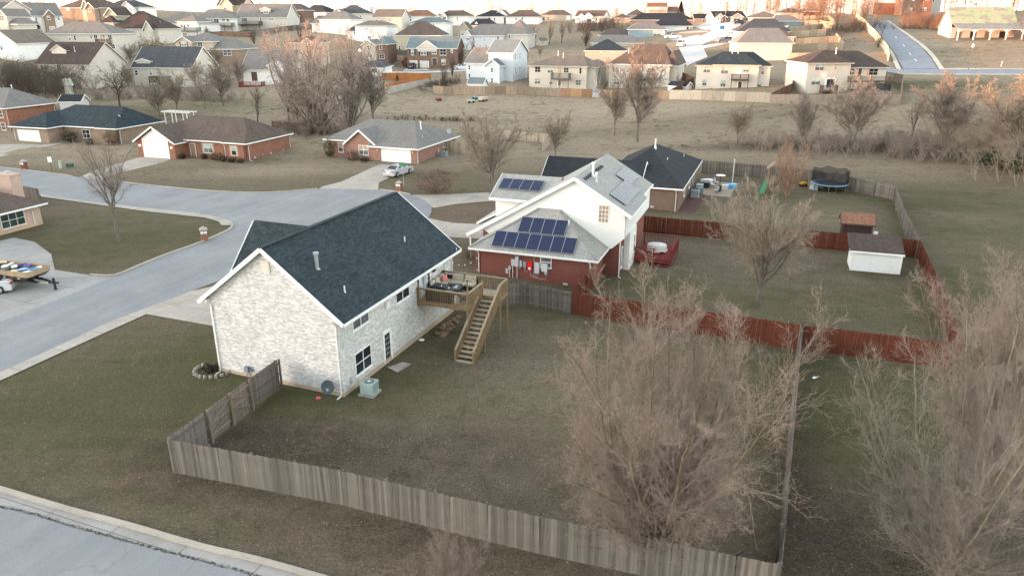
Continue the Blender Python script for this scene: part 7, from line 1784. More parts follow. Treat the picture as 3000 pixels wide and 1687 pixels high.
# trampoline with net
def trampoline(label, p, r_, hgt, blue):
    o = thing("trampoline", label, "trampoline", p)
    n = 24; prof = []
    m = MB()
    vs = []; fs = []
    for ri in (r_, r_ * .86):
        for zz_ in (.88, .95):
            for k in range(n): a = 2 * math.pi * k / n; vs.append((ri * math.cos(a), ri * math.sin(a), zz_))
    for k in range(n):
        k2 = (k + 1) % n; fs += [(k, k2, n + k2, n + k), (n + k, n + k2, 3 * n + k2, 3 * n + k), (2 * n + k2, 2 * n + k, 3 * n + k, 3 * n + k2), (k2, k, 2 * n + k, 2 * n + k2)]
    m.add(vs, fs).build("safety_pad", blue, o)
    MB().lathe([(.01, .9), (r_ * .855, .9), (r_ * .855, .915), (.01, .915)], (0, 0, 0), n).build("mat", BLACK, o)
    for k in range(6):
        a = 2 * math.pi * k / 6 + .3; c, s_ = math.cos(a), math.sin(a)
        MB().tube([(r_ * .98 * c, r_ * .98 * s_, 0), (r_ * 1.0 * c, r_ * 1.0 * s_, 1.4), (r_ * 1.04 * c, r_ * 1.04 * s_, hgt)], .025, 6).build("net_pole", BLACK, o)
        MB().tube([(r_ * .97 * math.cos(a - .2), r_ * .97 * math.sin(a - .2), .88), (r_ * .97 * math.cos(a - .2), r_ * .97 * math.sin(a - .2), .03), (r_ * .97 * math.cos(a + .2), r_ * .97 * math.sin(a + .2), .03), (r_ * .97 * math.cos(a + .2), r_ * .97 * math.sin(a + .2), .88)], .025, 6).build("leg", GALV, o)
    S = []
    def top(a): return .95 + (hgt - .95) * (.86 + .14 * abs(math.cos((a - .3) * 3)) ** 2)
    for k in range(120):
        a = 2 * math.pi * k / 120; c, s_ = math.cos(a) * r_ * .93, math.sin(a) * r_ * .93; S.append((c, s_, .95, c, s_, top(a), .016, .016))
        a2 = 2 * math.pi * (k + 1) / 120
        for j in range(26):
            f = j / 25; S.append((c, s_, .95 + (top(a) - .95) * f, math.cos(a2) * r_ * .93, math.sin(a2) * r_ * .93, .95 + (top(a2) - .95) * f, .016, .016))
    tag(link("net", seg_mesh("net", np.array(S), 3, BLACK), o), kind="stuff")
    return o
trampoline("black-netted trampoline with light blue pad in the far fenced yard", G(2428, 556), 2.35, 2.75, paint((.20, .42, .62), .5))
p = G(2570, 282); trampoline("netted trampoline beside the cream house with high deck", p, 2.2, 2.6, paint((.4, .5, .58)))
# red deck with draped table
rd = thing("red_deck", "low red stained deck with railings behind the solar panel house", "deck", (hs_o.x, hs_o.y, -.6), SA)
REDD = wood((.17, .035, .03), "red_deck_boards", rnd=.25, stain=.2)
X0, X1, Y0, Y1, ZD = 12.9, 16.2, 8.6, 13.4, .62
for k in range(22): MB().box(X0 + k * (X1 - X0) / 22 + .004, X0 + (k + 1) * (X1 - X0) / 22 - .004, Y0, Y1, ZD - .04, ZD).build("floor_board", REDD, rd, uv=False)
for a, b in (((X0, Y0), (X1, Y0)), ((X1, Y0), (X1, Y1)), ((X0, Y1), (X1, Y1))): MB().bar((*a, ZD - .2), (*b, ZD - .2), .05, .3).build("skirt", REDD, rd, uv=False)
rb = MB().box(-.02, .02, -.02, .02, 0, .98).mesh("baluster", REDD, uv=False)
def rrail(a, b):
    A, B = Vector((*a, 0)), Vector((*b, 0)); L = (B - A).length; MB().bar(A + Vector((0, 0, ZD + .95)), B + Vector((0, 0, ZD + .95)), .13, .05).build("handrail", REDD, rd, uv=False)
    n_ = int(L / .13)
    for k in range(n_): link("baluster", rb, rd, A.lerp(B, (k + .5) / n_) + Vector((0, 0, ZD - .05)))
rrail((X0, Y0), (X0 + 1.75, Y0)); rrail((X1, Y0), (X1, Y1)); rrail((X0, Y1), (X1, Y1))
for a in ((X0 + .05, Y0), (X0 + 1.75, Y0), (X1, Y0), (X1, Y1), (X0 + .05, Y1)): MB().box(a[0] - .06, a[0] + .06, a[1] - .06, a[1] + .06, -.3, ZD + 1.0).build("post", REDD, rd, uv=False)
for k in range(3): MB().box(X0 + 1.85, X1 - .1, Y0 - .28 * (k + 1), Y0 - .28 * k - .03, ZD - .2 * (k + 1) - .06, ZD - .2 * (k + 1)).build("step", REDD, rd, uv=False)
pw = hs_o + e1 * 14.55 + e2 * 11.0
tb = thing("round_patio_table", "patio table hidden by a white cover on the red deck", "table", (pw.x, pw.y, -.6 + ZD), SA)
MB().lathe([(.03, 0), (.03, .7)], (0, 0, 0), 8).build("leg", BLACK, tb); MB().lathe([(.62, .68), (.62, .7), (.02, .7)], (0, 0, 0), 20).build("top", TRIM, tb)
m = MB(); nn = 40; vs = [(0, 0, .74)]
for ring, (r_, z_) in enumerate(((.66, .74), (.72, .70), (.70, .45), (.74, .12))):
    for k in range(nn):
        a = 2 * math.pi * k / nn; w_ = 1 + (.07 * math.sin(9 * a) + .04 * math.sin(14 * a + 1)) * max(0, ring - 1) * .8; vs.append((r_ * w_ * math.cos(a) * 1.25, r_ * w_ * math.sin(a), z_ + (.06 * math.sin(5 * a) if ring == 3 else 0)))
fs = [(0, 1 + k, 1 + (k + 1) % nn) for k in range(nn)]
for ring in range(3):
    for k in range(nn): fs.append((1 + ring * nn + k, 1 + (ring + 1) * nn + k, 1 + (ring + 1) * nn + (k + 1) % nn, 1 + ring * nn + (k + 1) % nn))
c_ = m.add(vs, fs).build("table_cover", paint((.62, .6, .6), .8), None, (pw.x, pw.y, -.6 + ZD), SA, smooth=True, uv=False); tag(c_, "white cloth cover draped over the table on the red deck", "cover")
# play tower, toys and patio things in the far yard
pt_ = thing("play_tower", "wooden play tower with pitched roof and green slide behind reddish twigs", "play tower", G(2262, 560), R(-15))
PLW = wood((.24, .17, .12), "play_wood")
for x in (-.7, .7):
    for y in (-.7, .7): MB().box(x - .06, x + .06, y - .06, y + .06, -.1, 3.1).build("post", PLW, pt_, uv=False)
MB().box(-.8, .8, -.8, .8, 1.45, 1.55).build("platform", PLW, pt_, uv=False)
for s_ in (-1, 1): MB().add([(s_ * .95, -.95, 3.0), (s_ * .95, .95, 3.0), (0, .95, 3.9), (0, -.95, 3.9), (s_ * .95, -.95, 2.95), (s_ * .95, .95, 2.95), (0, .95, 3.84), (0, -.95, 3.84)], [(0, 1, 2, 3), (7, 6, 5, 4), (0, 4, 5, 1), (1, 5, 6, 2), (2, 6, 7, 3), (3, 7, 4, 0)]).build("roof_board", PLW, pt_, uv=False)
for k in range(9): MB().box(-.66 + k * .16, -.56 + k * .16, -.74, -.71, 1.55, 2.3).build("rail_slat", PLW, pt_, uv=False)
MB().bar((-.9, -.8, 1.5), (-1.5, -2.6, .1), .6, .04).build("slide", paint((.05, .2, .10), .4), pt_); MB().bar((.7, 0, 3.0), (4.2, 0, 3.0), .1, .12).build("swing_beam", PLW, pt_, uv=False)
for y in (-.9, .9): MB().bar((4.1, 0, 3.0), (4.5, y, 0), .09, .09).build("swing_leg", PLW, pt_, uv=False)
ty = thing("toy_dump_truck", "yellow toy dump truck left of the trampoline", "toy", G(2353, 546), .4); YEL = paint((.62, .36, .02), .4)
m = MB(); m.prism([(-.5, .3), (.15, .3), (.3, .62), (-.55, .55)], -.22, .22); m.build("dump_bed", YEL, ty); MB().box(.2, .5, -.2, .2, .22, .55).build("cab", YEL, ty)
for x in (-.35, .32):
    for y in (-.22, .22): MB().tube([(x, y - .06, .15), (x, y + .06, .15)], .15, 12).build("wheel", BLACK, ty)
sl_ = thing("toddler_slide", "pale plastic toddler slide in front of the trampoline", "slide", G(2386, 556), .2); PLS = paint((.48, .55, .6), .4)
MB().box(-.5, .2, -.35, -.3, 0, 1.1).box(-.5, .2, .3, .35, 0, 1.1).box(-.5, .2, -.299, .299, .55, .62).box(-.5, -.42, -.299, .299, .1, .5).build("tower", PLS, sl_)
MB().bar((.2, 0, .6), (1.2, 0, .12), .5, .05).build("chute", PLS, sl_)
pa = [hs_o + e1 * (14.6 + a) + e2 * (39 + b) for a, b in ((.2, 0), (4.6, 0), (4.8, 8.5), (.2, 8.5))]
sheet("patio", [v.to_tuple() for v in pa], concrete((.33, .26, .2)), .03)
def yard(x, y): q = hs_o + e1 * x + e2 * y; return Vector((q.x, q.y, h1(q.x, q.y) + .03))
hp = thing("patio_heater", "mushroom patio heater with white disc top", "patio heater", yard(17.6, 41.8))
MB().lathe([(.24, 0), (.24, .75), (.2, .8), (.04, .82), (.04, 1.8), (.1, 1.85), (.1, 2.05)], (0, 0, 0), 12).build("stand", BLACK, hp); MB().lathe([(.62, 2.1), (.6, 2.14), (.1, 2.24), (.01, 2.25)], (0, 0, 0), 20).build("reflector", WHITE, hp)
gt = thing("patio_table", "round white patio table by the far house wall", "table", yard(15.8, 45.0))
MB().lathe([(.75, .72), (.75, .76), (.02, .77)], (0, 0, 0), 20).build("top", WHITE, gt)
for k in range(4): a = k * 1.57 + .5; MB().bar((.5 * math.cos(a), .5 * math.sin(a), 0), (.3 * math.cos(a), .3 * math.sin(a), .72), .05, .05).build("leg", BLACK, gt)
bq = thing("black_grill", "black barrel grill with silver lid on the cluttered patio", "grill", yard(15.6, 43.2), SA)
MB().box(-.6, .6, -.3, .3, .1, .75).build("cabinet", BLACK, bq); MB().prism([(-.62, .76), (.62, .76), (.55, 1.1), (-.55, 1.1)], -.32, .32).build("lid", GALV, bq)
for i, (x, y, lab) in enumerate(((16.6, 43.6, "grey metal folding chair at the patio table"), (17.3, 40.4, "dark folding chair near the patio heater"), (16.9, 45.6, "metal chair behind the patio table"))):
    ch_ = thing("folding_chair", lab, "chair", yard(x, y), random.random() * 6); MB().box(-.24, .24, -.22, .22, .42, .46).build("seat", LGREY, ch_); MB().bar((0, .22, .46), (0, .34, .95), .46, .03, (0, 1, 0)).build("backrest", LGREY, ch_)
    for sx in (-.21, .21): MB().bar((sx, -.25, 0), (sx, .2, .44), .03, .03).build("leg", BLACK, ch_); MB().bar((sx, .3, 0), (sx, -.15, .44), .03, .03).build("leg", BLACK, ch_)
for (x, y, c, lab, s_) in ((15.2, 39.8, (.12, .17, .18), "grey-green covered bin by the far house corner", .5), (18.6, 44.0, (.08, .3, .55), "blue plastic box at the patio edge", .42), (19.2, 44.6, (.2, .48, .62), "light blue storage lid tilted at the patio edge", .4), (18.2, 43.4, (.5, .5, .48), "pale storage tub at the patio edge", .4), (15.1, 41.6, (.3, .34, .33), "grey box against the far house wall", .55)):
    b_ = thing("storage_box", lab, "box", yard(x, y), random.random() * 3); MB().prism([(-s_ * .85, 0), (s_ * .85, 0), (s_, s_ * 1.3), (-s_, s_ * 1.3)], -s_ * .7, s_ * .7).build("tub", paint(c), b_); MB().box(-s_ * 1.05, s_ * 1.05, -s_ * .76, s_ * .76, s_ * 1.3 + .002, s_ * 1.3 + .06).build("lid", paint(sc(c, 1.3)), b_)
for i, (px, py, lab) in enumerate(((2150, 513, "left concrete block by the far fence"), (2160, 514, "middle concrete block by the far fence"), (2168, 515, "right concrete block by the far fence"))):
    b_ = MB().box(-.35, .35, -.25, .25, 0, .5).box(-.2, .2, -.26, .26, .5, .58).build("concrete_block", CONC2, None, G(px, py)); tag(b_, lab, "block")
po = thing("light_pole", "tall pale pole at the cluttered patio corner", "pole", yard(18.9, 46.0)); MB().tube([(0, 0, 0), (0, 0, 3.4)], .05, 6).build("shaft", TRIM, po); MB().lathe([(.09, 3.4), (.09, 3.5), (.01, 3.55)], (0, 0, 0), 8).build("cap", TRIM, po)
bl = link("blue_ball", rock_mesh(2, paint((.1, .35, .7), .4)), None, G(2190, 525) + Vector((0, 0, .15))); bl.scale = (.22, .22, .25); tag(bl, "bright blue ball in the mulch below the far fence", "ball")
# mailboxes, signs, utility boxes
def mailbox(label, px, py, rz, brk):
    o = thing("brick_mailbox", label, "mailbox", G(px, py), rz); MB().box(-.32, .32, -.32, .32, -.1, 1.12).build("pillar", brk, o)
    m = MB(); m.add([(-.38, -.38, 1.12), (.38, -.38, 1.12), (.38, .38, 1.12), (-.38, .38, 1.12), (-.38, -.38, 1.2), (.38, -.38, 1.2), (.38, .38, 1.2), (-.38, .38, 1.2), (0, 0, 1.48)], [(3, 2, 1, 0), (0, 1, 5, 4), (1, 2, 6, 5), (2, 3, 7, 6), (3, 0, 4, 7), (4, 5, 8), (5, 6, 8), (6, 7, 8), (7, 4, 8)]); m.build("cap", CONC, o)
    for x in (-.16, .16): MB().box(x - .13, x + .13, -.36, -.322, .78, 1.02).build("letter_door", WHITE, o)
mailbox("brick pillar mailbox on the corner lawn by the curved kerb", 600, 705, R(25), BR_OR); mailbox("brick pillar mailbox by the silver car's drive", 1170, 562, R(-15), BR_OR); mailbox("brick pillar mailbox at the far left kerb", 73, 497, R(-15), BR_RED)
sg = thing("street_sign", "white sign on a dark post on the left verge", "sign", G(153, 503)); MB().tube([(0, 0, 0), (0, 0, 2.1)], .03, 6).build("post", BLACK, sg); MB().box(-.3, .3, -.04, -.031, 1.35, 2.15).build("plate", WHITE, sg)
sg = thing("street_sign", "green street sign on a grey post beside the silver car", "sign", G(1183, 547)); MB().tube([(0, 0, 0), (0, 0, 3.2)], .035, 6).build("post", GALV, sg); MB().box(-.45, .45, -.05, -.038, 2.75, 3.0).build("plate", paint((.03, .28, .13), .4), sg); MB().box(-.05, -.038, -.45, .45, 3.02, 3.25).build("plate", paint((.03, .28, .13), .4), sg)
ub = thing("utility_pedestal", "pale green utility pedestal right of the white sign", "utility box", G(178, 494)); MB().prism([(-.16, 0), (.16, 0), (.14, 1.05), (0, 1.15), (-.14, 1.05)], -.13, .13).build("case", paint((.38, .46, .40)), ub); MB().box(-.2, .2, -.17, .17, -.1, .02).build("base", CONC, ub)
ub = thing("transformer_box", "low dark green transformer box on the left verge", "utility box", G(206, 491)); MB().prism([(-.4, 0), (.4, 0), (.4, .5), (.3, .62), (-.4, .62)], -.35, .35).build("case", paint((.04, .10, .06)), ub); MB().box(-.45, .45, -.4, .4, -.1, .02).build("base", CONC, ub)
# shrubs before the ranches
bush("round_bush", "large rounded bare bush on the lawn left of the solar house", G(1275, 568), 2.6, 3.1, (.16, .10, .085), n=5200, leaf=.07)
def r2p(x, y): q = Vector((-40.42, 112.97, 0)) + Matrix.Rotation(R(-19.5), 4, 'Z') @ Vector((x, y, 0)); return Vector((q.x, q.y, h1(q.x, q.y)))
for x, y, rx, hz_, c, lab in ((-11.7, -1.3, .5, .8, (.05, .04, .035), "small dark bush at the brown-roofed ranch's entry"), (-8.2, -.5, .6, .8, (.04, .04, .03), "low dark bush under the ranch's double window"), (-5.6, -.9, 1.0, 1.3, (.055, .06, .025), "round olive bush between the ranch windows"), (-4.0, -1.2, .6, .9, (.07, .04, .035), "reddish bush by the ranch downspout"), (-2.3, -1.3, .7, .8, (.05, .045, .03), "dark bush under the ranch's single window"), (-.7, -1.2, .6, .7, (.055, .05, .03), "low bush at the ranch's right corner")):
    bush("foundation_bush", lab, r2p(x, y), rx, hz_, c, n=450)
bush("foundation_bush", "dark round evergreen bush by the tan brick ranch", G(207, 418), 1.3, 2.1, (.04, .042, .02), n=1500); bush("foundation_bush", "tall tan grassy shrub at the tan ranch corner", G(330, 425), 1.4, 2.6, (.16, .10, .06), n=1700); bush("foundation_bush", "small brown bush under the tan ranch window", G(262, 425), .9, 1.2, (.10, .075, .05), n=600)
bush("foundation_bush", "brown bush under the grey-roofed ranch's window", r1p(-11.2, -.4), 1.2, 1.6, (.12, .08, .06), n=900); bush("foundation_bush", "low dark bush by the grey-roofed ranch's garage", r1p(-9.0, -.6), .8, .7, (.05, .045, .03), n=400)
bush("twiggy_shrub", "bare twiggy shrub on the path left of the solar house", G(1372, 755), .8, 1.1, (.17, .12, .09), n=500, leaf=.05)
bush("clipped_hedge", "brown clipped hedge in front of the brick house with teal roof", G(1268, 199), 2.2, 1.1, (.07, .06, .03), n=500, leaf=.2); bush("red_bush", "russet bush left of the brick house with teal roof", G(1190, 198), 1.4, 3.0, (.22, .09, .05), n=600, leaf=.2)
# lamp post, barn, water tower
lm = thing("street_lamp", "grey street lamp with white globe by the cross street at right", "street lamp", G(2837, 205)); MB().tube([(0, 0, 0), (0, 0, 5.2)], [.09, .055], 8).build("post", paint((.08, .1, .1)), lm); MB().lathe([(.16, 0), (.14, .4), (.07, .5)], (0, 0, 0), 10).build("base", paint((.08, .1, .1)), lm); MB().lathe([(.12, 5.2), (.3, 5.45), (.28, 5.75), (.1, 6.0), (.02, 6.15)], (0, 0, 0), 12).build("globe", WHITE, lm)
for px, py, lab in ((2631, 222, "yellow marker post beside the cross street"), (2932, 196, "pale leaning marker post in the right field")):
    mk = thing("marker_post", lab, "post", G(px, py)); MB().tube([(0, 0, 0), (.1, 0, 1.2)], .07, 6).build("shaft", YEL if px < 2700 else TRIM, mk); MB().lathe([(.09, 1.2), (.09, 1.3), (.01, 1.34)], (.1, 0, 0), 6).build("cap", TRIM, mk)
pB = G(2800, 119); kB = depth_of(pB) / FOC
bn = thing("old_barn", "old white barn with patched green tin roof and open porch at top right", "barn", pB, R(-4))
wB = 182 * kB; 
t = NT("barn_tin", .7, .3); f = t.noise(t.coord('Object', (.28, 1, .5)), 1.0, 2, .4); fr = t.noise(t.coord('Object', (6, 1, .6)), 1.0, 3, .6)
TIN = t.out(t.mix(.35, t.ramp(f, [(.42, (.21, .19, .17)), (.47, (.24, .34, .16)), (.58, (.25, .36, .17)), (.63, (.33, .29, .24))]), t.ramp(fr, [(.3, (.2, .11, .07)), (.6, (.35, .33, .3))])))
BW = wood((.55, .52, .47), "barn_boards", rnd=.2)
MB().box(0, wB, 4.0, 12, -1, 3.6).build("wall", BW, bn)
m = MB(); m.prism([(4.0, 3.5), (12, 3.5), (8, 9.2)], 0, .2); m.v = [(y, x, z) for x, y, z in m.v]; m.f = [f_[::-1] for f_ in m.f]; m.build("gable_wall", BW, bn)
m = MB(); m.prism([(4.0, 3.5), (12, 3.5), (8, 9.2)], wB - .2, wB); m.v = [(y, x, z) for x, y, z in m.v]; m.f = [f_[::-1] for f_ in m.f]; m.build("gable_wall", BW, bn)
m = MB(); roof_plane(m, [(-.3, 3.6, 4.6), (wB + .3, 3.6, 4.6), (wB + .3, 8, 9.3), (-.3, 8, 9.3)], .12); roof_plane(m, [(wB + .3, 12.4, 3.4), (-.3, 12.4, 3.4), (-.3, 8, 9.3), (wB + .3, 8, 9.3)], .12); m.build("roof", TIN, bn)
m = MB(); roof_plane(m, [(-.2, -.6, 3.3), (wB + .8, -.6, 3.3), (wB + .3, 3.9, 4.75), (-.2, 3.9, 4.75)], .12); m.build("porch_roof", paint((.26, .25, .24), .8, .2, .5), bn)
MB().box(-.2, wB + .6, -.35, -.15, 2.95, 3.2).build("porch_beam", WHITE, bn)
for k in range(5):
    x = .2 + k * (wB - .1) / 4; MB().box(x - .13, x + .13, -.38, -.12, -1, 2.95).build("porch_post", WHITE, bn)
    for s_ in (-1, 1):
        if 0 <= k + s_ <= 4: MB().bar((x, -.25, 2.1), (x + s_ * .9, -.25, 2.95), .14, .14, (0, 1, 0)).build("brace", WHITE, bn)
for k in range(4): MB().box(1.5 + k * 4.2, 3.1 + k * 4.2, 3.93, 3.99, -.5, 2.4).build("stall_door", BLACK if k % 2 else paint((.16, .13, .1)), bn)
pw_ = at_depth(1087, 52, 900); wt_ = thing("water_tower", "pale water tower on the far skyline", "water tower", (pw_[0], pw_[1], 21)); kw_ = 900 / FOC
MB().lathe([(2.6 * kw_, -5), (2.6 * kw_, 14 * kw_), (8 * kw_, 19 * kw_), (8 * kw_, 34 * kw_), (5 * kw_, 38 * kw_), (.1, 39 * kw_)], (0, 0, 0), 18).build("tank", paint((.5, .48, .47)), wt_)
MB().lathe([(8.3 * kw_, 25 * kw_), (8.3 * kw_, 27 * kw_)], (0, 0, 0), 18).build("catwalk", paint((.4, .38, .37)), wt_)
pw_ = at_depth(442, 44, 1000); wt_ = thing("water_tower", "thin-stemmed water tower on the far left skyline", "water tower", (pw_[0], pw_[1], 22)); kw_ = 1000 / FOC
MB().lathe([(.8 * kw_, -5), (.8 * kw_, 18 * kw_), (3 * kw_, 20 * kw_), (3 * kw_, 24 * kw_), (.1, 26 * kw_)], (0, 0, 0), 14).build("tank", paint((.3, .25, .22)), wt_); MB().lathe([(1.6 * kw_, -5), (1.4 * kw_, 1)], (0, 0, 0), 10).build("base", paint((.3, .25, .22)), wt_)
p = G(1425, 130); up = thing("utility_pole", "wooden utility pole by the modern white house", "pole", G(2124, 64)); MB().tube([(0, 0, 0), (0, 0, 7.5)], [.16, .1], 7).build("shaft", wood((.33, .2, .1), "pole_wood"), up); MB().box(-.8, .8, -.06, .06, 6.8, 6.95).build("cross_arm", wood((.33, .2, .1), "pole_wood"), up)
# white pergola behind the brown ranch
pg = thing("white_pergola", "white pergola frame behind the brown-roofed ranch", "pergola", G(520, 372), R(-19)); kp = depth_of(pg.location) / FOC
for x in (-2.6, 0, 2.6):
    for y in (0, 1.8): MB().box(x - .06, x + .06, y - .06, y + .06, 0, 2.6).build("post", TRIM, pg)
for y in (0, 1.8): MB().box(-3.4, 3.4, y - .05, y + .05, 2.6, 2.75).build("beam", TRIM, pg)
for k in range(8): MB().box(-3.0 + k * .85, -2.92 + k * .85, -.4, 2.2, 2.752, 2.85).build("slat", TRIM, pg)
# garden clutter on the field by the shed
for i, (px, py, c, lab, s_) in enumerate(((1285, 296, (.25, .06, .06), "dark red garden machine on the tan field", .8), (1393, 291, (.1, .35, .5), "light blue drum on the tan field", .7), (1380, 302, (.5, .47, .42), "pale folding frame on the tan field", .8), (1415, 297, (.48, .42, .33), "tan overturned trailer on the tan field", 1.1))):
    b_ = thing("garden_item", lab, "garden item", G(px, py), random.random() * 3); MB().box(-s_, s_, -s_ * .5, s_ * .5, .3, s_ * .9).build("body", paint(c), b_)
    for sx in (-.6, .6): MB().tube([(sx * s_, -s_ * .55, .25), (sx * s_, s_ * .55, .25)], .25, 10).build("wheel", BLACK, b_)

# ------------------------------------------------------------------ vehicles
def vehicle(name, label, cat, loc, rz, L=4.8, Wd=1.84, Ht=1.46, col=(.5, .5, .5), style='sedan', detail=True):
    o = thing(name, label, cat, loc, rz); h = Wd / 2
    PT = paint(col, .25, .5, .06, .2)
    S = {'sedan': dict(body=[(-.5, .36), (-.495, .62), (-.44, .70), (-.30, .70), (.20, .69), (.44, .58), (.49, .48), (.5, .32)], cab=[(-.36, .69), (-.19, .97), (.08, 1.0), (.27, .68)]),
         'suv': dict(body=[(-.5, .34), (-.495, .58), (-.48, .62), (-.3, .62), (.2, .62), (.45, .57), (.495, .48), (.5, .28)], cab=[(-.48, .61), (-.43, .96), (.05, 1.0), (.23, .61)]),
         'pickup': dict(body=[(-.5, .38), (-.495, .62), (-.3, .62), (-.1, .62), (.2, .61), (.46, .58), (.495, .48), (.5, .3)], cab=[(-.10, .61), (-.07, .97), (.12, 1.0), (.24, .61)])}[style]
    z0 = .19
    prof = [(x * L, z * Ht) for x, z in S['body']]; prof = [(-.485 * L, z0)] + prof + [(.485 * L, z0)]
    m = MB(); n_ = len(prof); vs = []; fs = []
    for j, (yy, inn) in enumerate(((-h * .90, .0), (-h, .02), (h, .02), (h * .90, .0))):
        for x, z in prof:
            edge = j in (0, 3); vs.append((x * (.985 if edge else 1), yy, z0 + (z - z0) * (1.0 if edge else .93)))
    for j in range(3):
        for i in range(n_): i2 = (i + 1) % n_; fs.append((j * n_ + i, (j + 1) * n_ + i, (j + 1) * n_ + i2, j * n_ + i2))
    fs.append(tuple(range(n_))); fs.append(tuple(range(4 * n_ - 1, 3 * n_ - 1, -1)))
    m.add(vs, fs).build("body", PT, o)
    cb = [(x * L, z * Ht) for x, z in S['cab']]; m = MB(); vs = []
    for s_ in (-1, 1): vs += [(cb[0][0], s_ * h * .93, cb[0][1]), (cb[1][0], s_ * h * .74, cb[1][1]), (cb[2][0], s_ * h * .74, cb[2][1]), (cb[3][0], s_ * h * .93, cb[3][1])]
    m.add(vs, [(0, 1, 2, 3), (7, 6, 5, 4), (0, 4, 5, 1), (2, 6, 7, 3), (1, 5, 6, 2)]); cabo = m.build("cabin", PT, o)
    def lerp(a, b, t_): return Vector(a).lerp(Vector(b), t_)
    GL = glass((.012, .016, .03), .05)
    for s_, A in ((-1, vs[:4]), (1, vs[4:])):
        c_ = sum((Vector(v) for v in A), Vector()) / 4; q = [c_ + (Vector(v) - c_) * .84 + Vector((0, s_ * .012, 0)) for v in A]
        for a_, b_ in ((0, .47), (.53, 1)):
            P = [lerp(q[0], q[3], a_), lerp(q[1], q[2], a_), lerp(q[1], q[2], b_), lerp(q[0], q[3], b_)]; MB().add(P, [(0, 1, 2, 3) if s_ < 0 else (3, 2, 1, 0)]).build("side_window", GL, cabo)
    for nm, I in (("rear_window", (0, 4, 5, 1)), ("windscreen", (3, 2, 6, 7))):
        A = [Vector(vs[i]) for i in I]; c_ = sum(A, Vector()) / 4; nr = (A[1] - A[0]).cross(A[2] - A[0]).normalized() * .015
        if (c_ + nr).x * (1 if nm == "windscreen" else -1) < c_.x * (1 if nm == "windscreen" else -1): nr = -nr
        MB().add([c_ + (a_ - c_) * .88 + nr for a_ in A], [(0, 1, 2, 3)]).build(nm, GL, cabo)
    if style == 'sedan': MB().add([(cb[1][0] + .1, -h * .6, cb[1][1] + .02), (cb[2][0] - .05, -h * .6, cb[2][1] + .012), (cb[2][0] - .05, h * .6, cb[2][1] + .012), (cb[1][0] + .1, h * .6, cb[1][1] + .02)], [(0, 1, 2, 3)]).build("roof_glass", GL, cabo)
    if style == 'pickup': MB().box(-.48 * L, -.13 * L, -h * .84, h * .84, Ht * .45, Ht * .585 + .02).build("bed_liner", BLACK, o)
    rw = .33 if style == 'sedan' else .38
    for x in (-.30 * L, .315 * L):
        for s_ in (-1, 1):
            w = MB().tube([(x, s_ * (h - .19), rw), (x, s_ * (h + .015), rw)], rw, 20).build("tyre", BLACK, o); MB().tube([(x, s_ * (h + .005), rw), (x, s_ * (h + .03), rw)], rw * .64, 12).build("rim", GALV, w)
    for s_ in (-1, 1):
        MB().box(-.505 * L, -.47 * L, s_ * h * .55, s_ * h * .97, Ht * .50, Ht * .60).build("tail_light", paint((.45, .012, .03), .25), o); MB().box(.455 * L, .502 * L, s_ * h * .55, s_ * h * .95, Ht * .40, Ht * .48).build("headlight", paint((.7, .72, .75), .15), o)
        MB().box(cb[3][0] - .25, cb[3][0] - .1, s_ * (h + .02), s_ * (h + .18), Ht * .64, Ht * .72).build("mirror", PT, o)
    MB().box(-.508 * L, -.5 * L, -.26, .26, Ht * .36, Ht * .43).build("number_plate", TRIM, o)
    return o
cpos = G(1168, 512); vehicle("sedan", "silver sedan parked in the drive of the grey-roofed ranch", "car", cpos + Vector((0, 0, .03)), R(62), 4.8, 1.85, 1.46, (.52, .53, .55))
vehicle("hatchback", "white car tail cut by the left edge below the trailer", "car", G(-50, 858) + Vector((0, 0, .03)), R(200), 4.6, 1.8, 1.45, (.66, .67, .68))
vehicle("dark_suv", "black vehicle before the brick house with teal roof", "suv", G(1209, 203) + Vector((0, 0, .15)), R(80), 4.7, 1.9, 1.75, (.03, .03, .035), 'suv')
vehicle("white_car", "white car half hidden beside the pale blue house", "car", G(1354, 206) + Vector((0, 0, .15)), R(5), 4.7, 1.85, 1.5, (.7, .7, .7))
vehicle("white_pickup", "white pickup truck by the blue-grey garage", "pickup truck", G(1970, 116) + Vector((0, 0, .2)), R(-4), 5.9, 2.0, 1.9, (.75, .75, .76), 'pickup')
vehicle("white_van", "white van seen from behind on the hill street", "van", G(1996, 138) + Vector((0, 0, .2)), R(65), 4.9, 2.0, 1.95, (.72, .72, .73), 'suv')
vehicle("silver_suv", "grey-silver suv on the drive right of the hill street", "suv", G(2122, 127) + Vector((0, 0, .2)), R(190), 4.9, 1.95, 1.8, (.2, .2, .2), 'suv')
vehicle("white_suv", "white suv behind the grey one on the next drive", "suv", G(2142, 113) + Vector((0, 0, .2)), R(185), 5.0, 2.0, 1.85, (.74, .74, .76), 'suv')
vehicle("dark_sedan", "dark sedan at the top of the hill street", "car", G(2166, 73) + Vector((0, 0, .2)), R(8), 4.8, 1.85, 1.5, (.06, .065, .07))
vehicle("maroon_car", "dark maroon car before the two garage doors at upper left", "car", G(75, 116) + Vector((0, 0, .2)), R(-15), 4.7, 1.85, 1.5, (.05, .02, .025))
vehicle("dark_pickup", "dark vehicle parked by the spruce at upper left", "car", G(140, 97) + Vector((0, 0, .2)), R(-10), 5.2, 1.9, 1.7, (.03, .04, .05), 'suv')
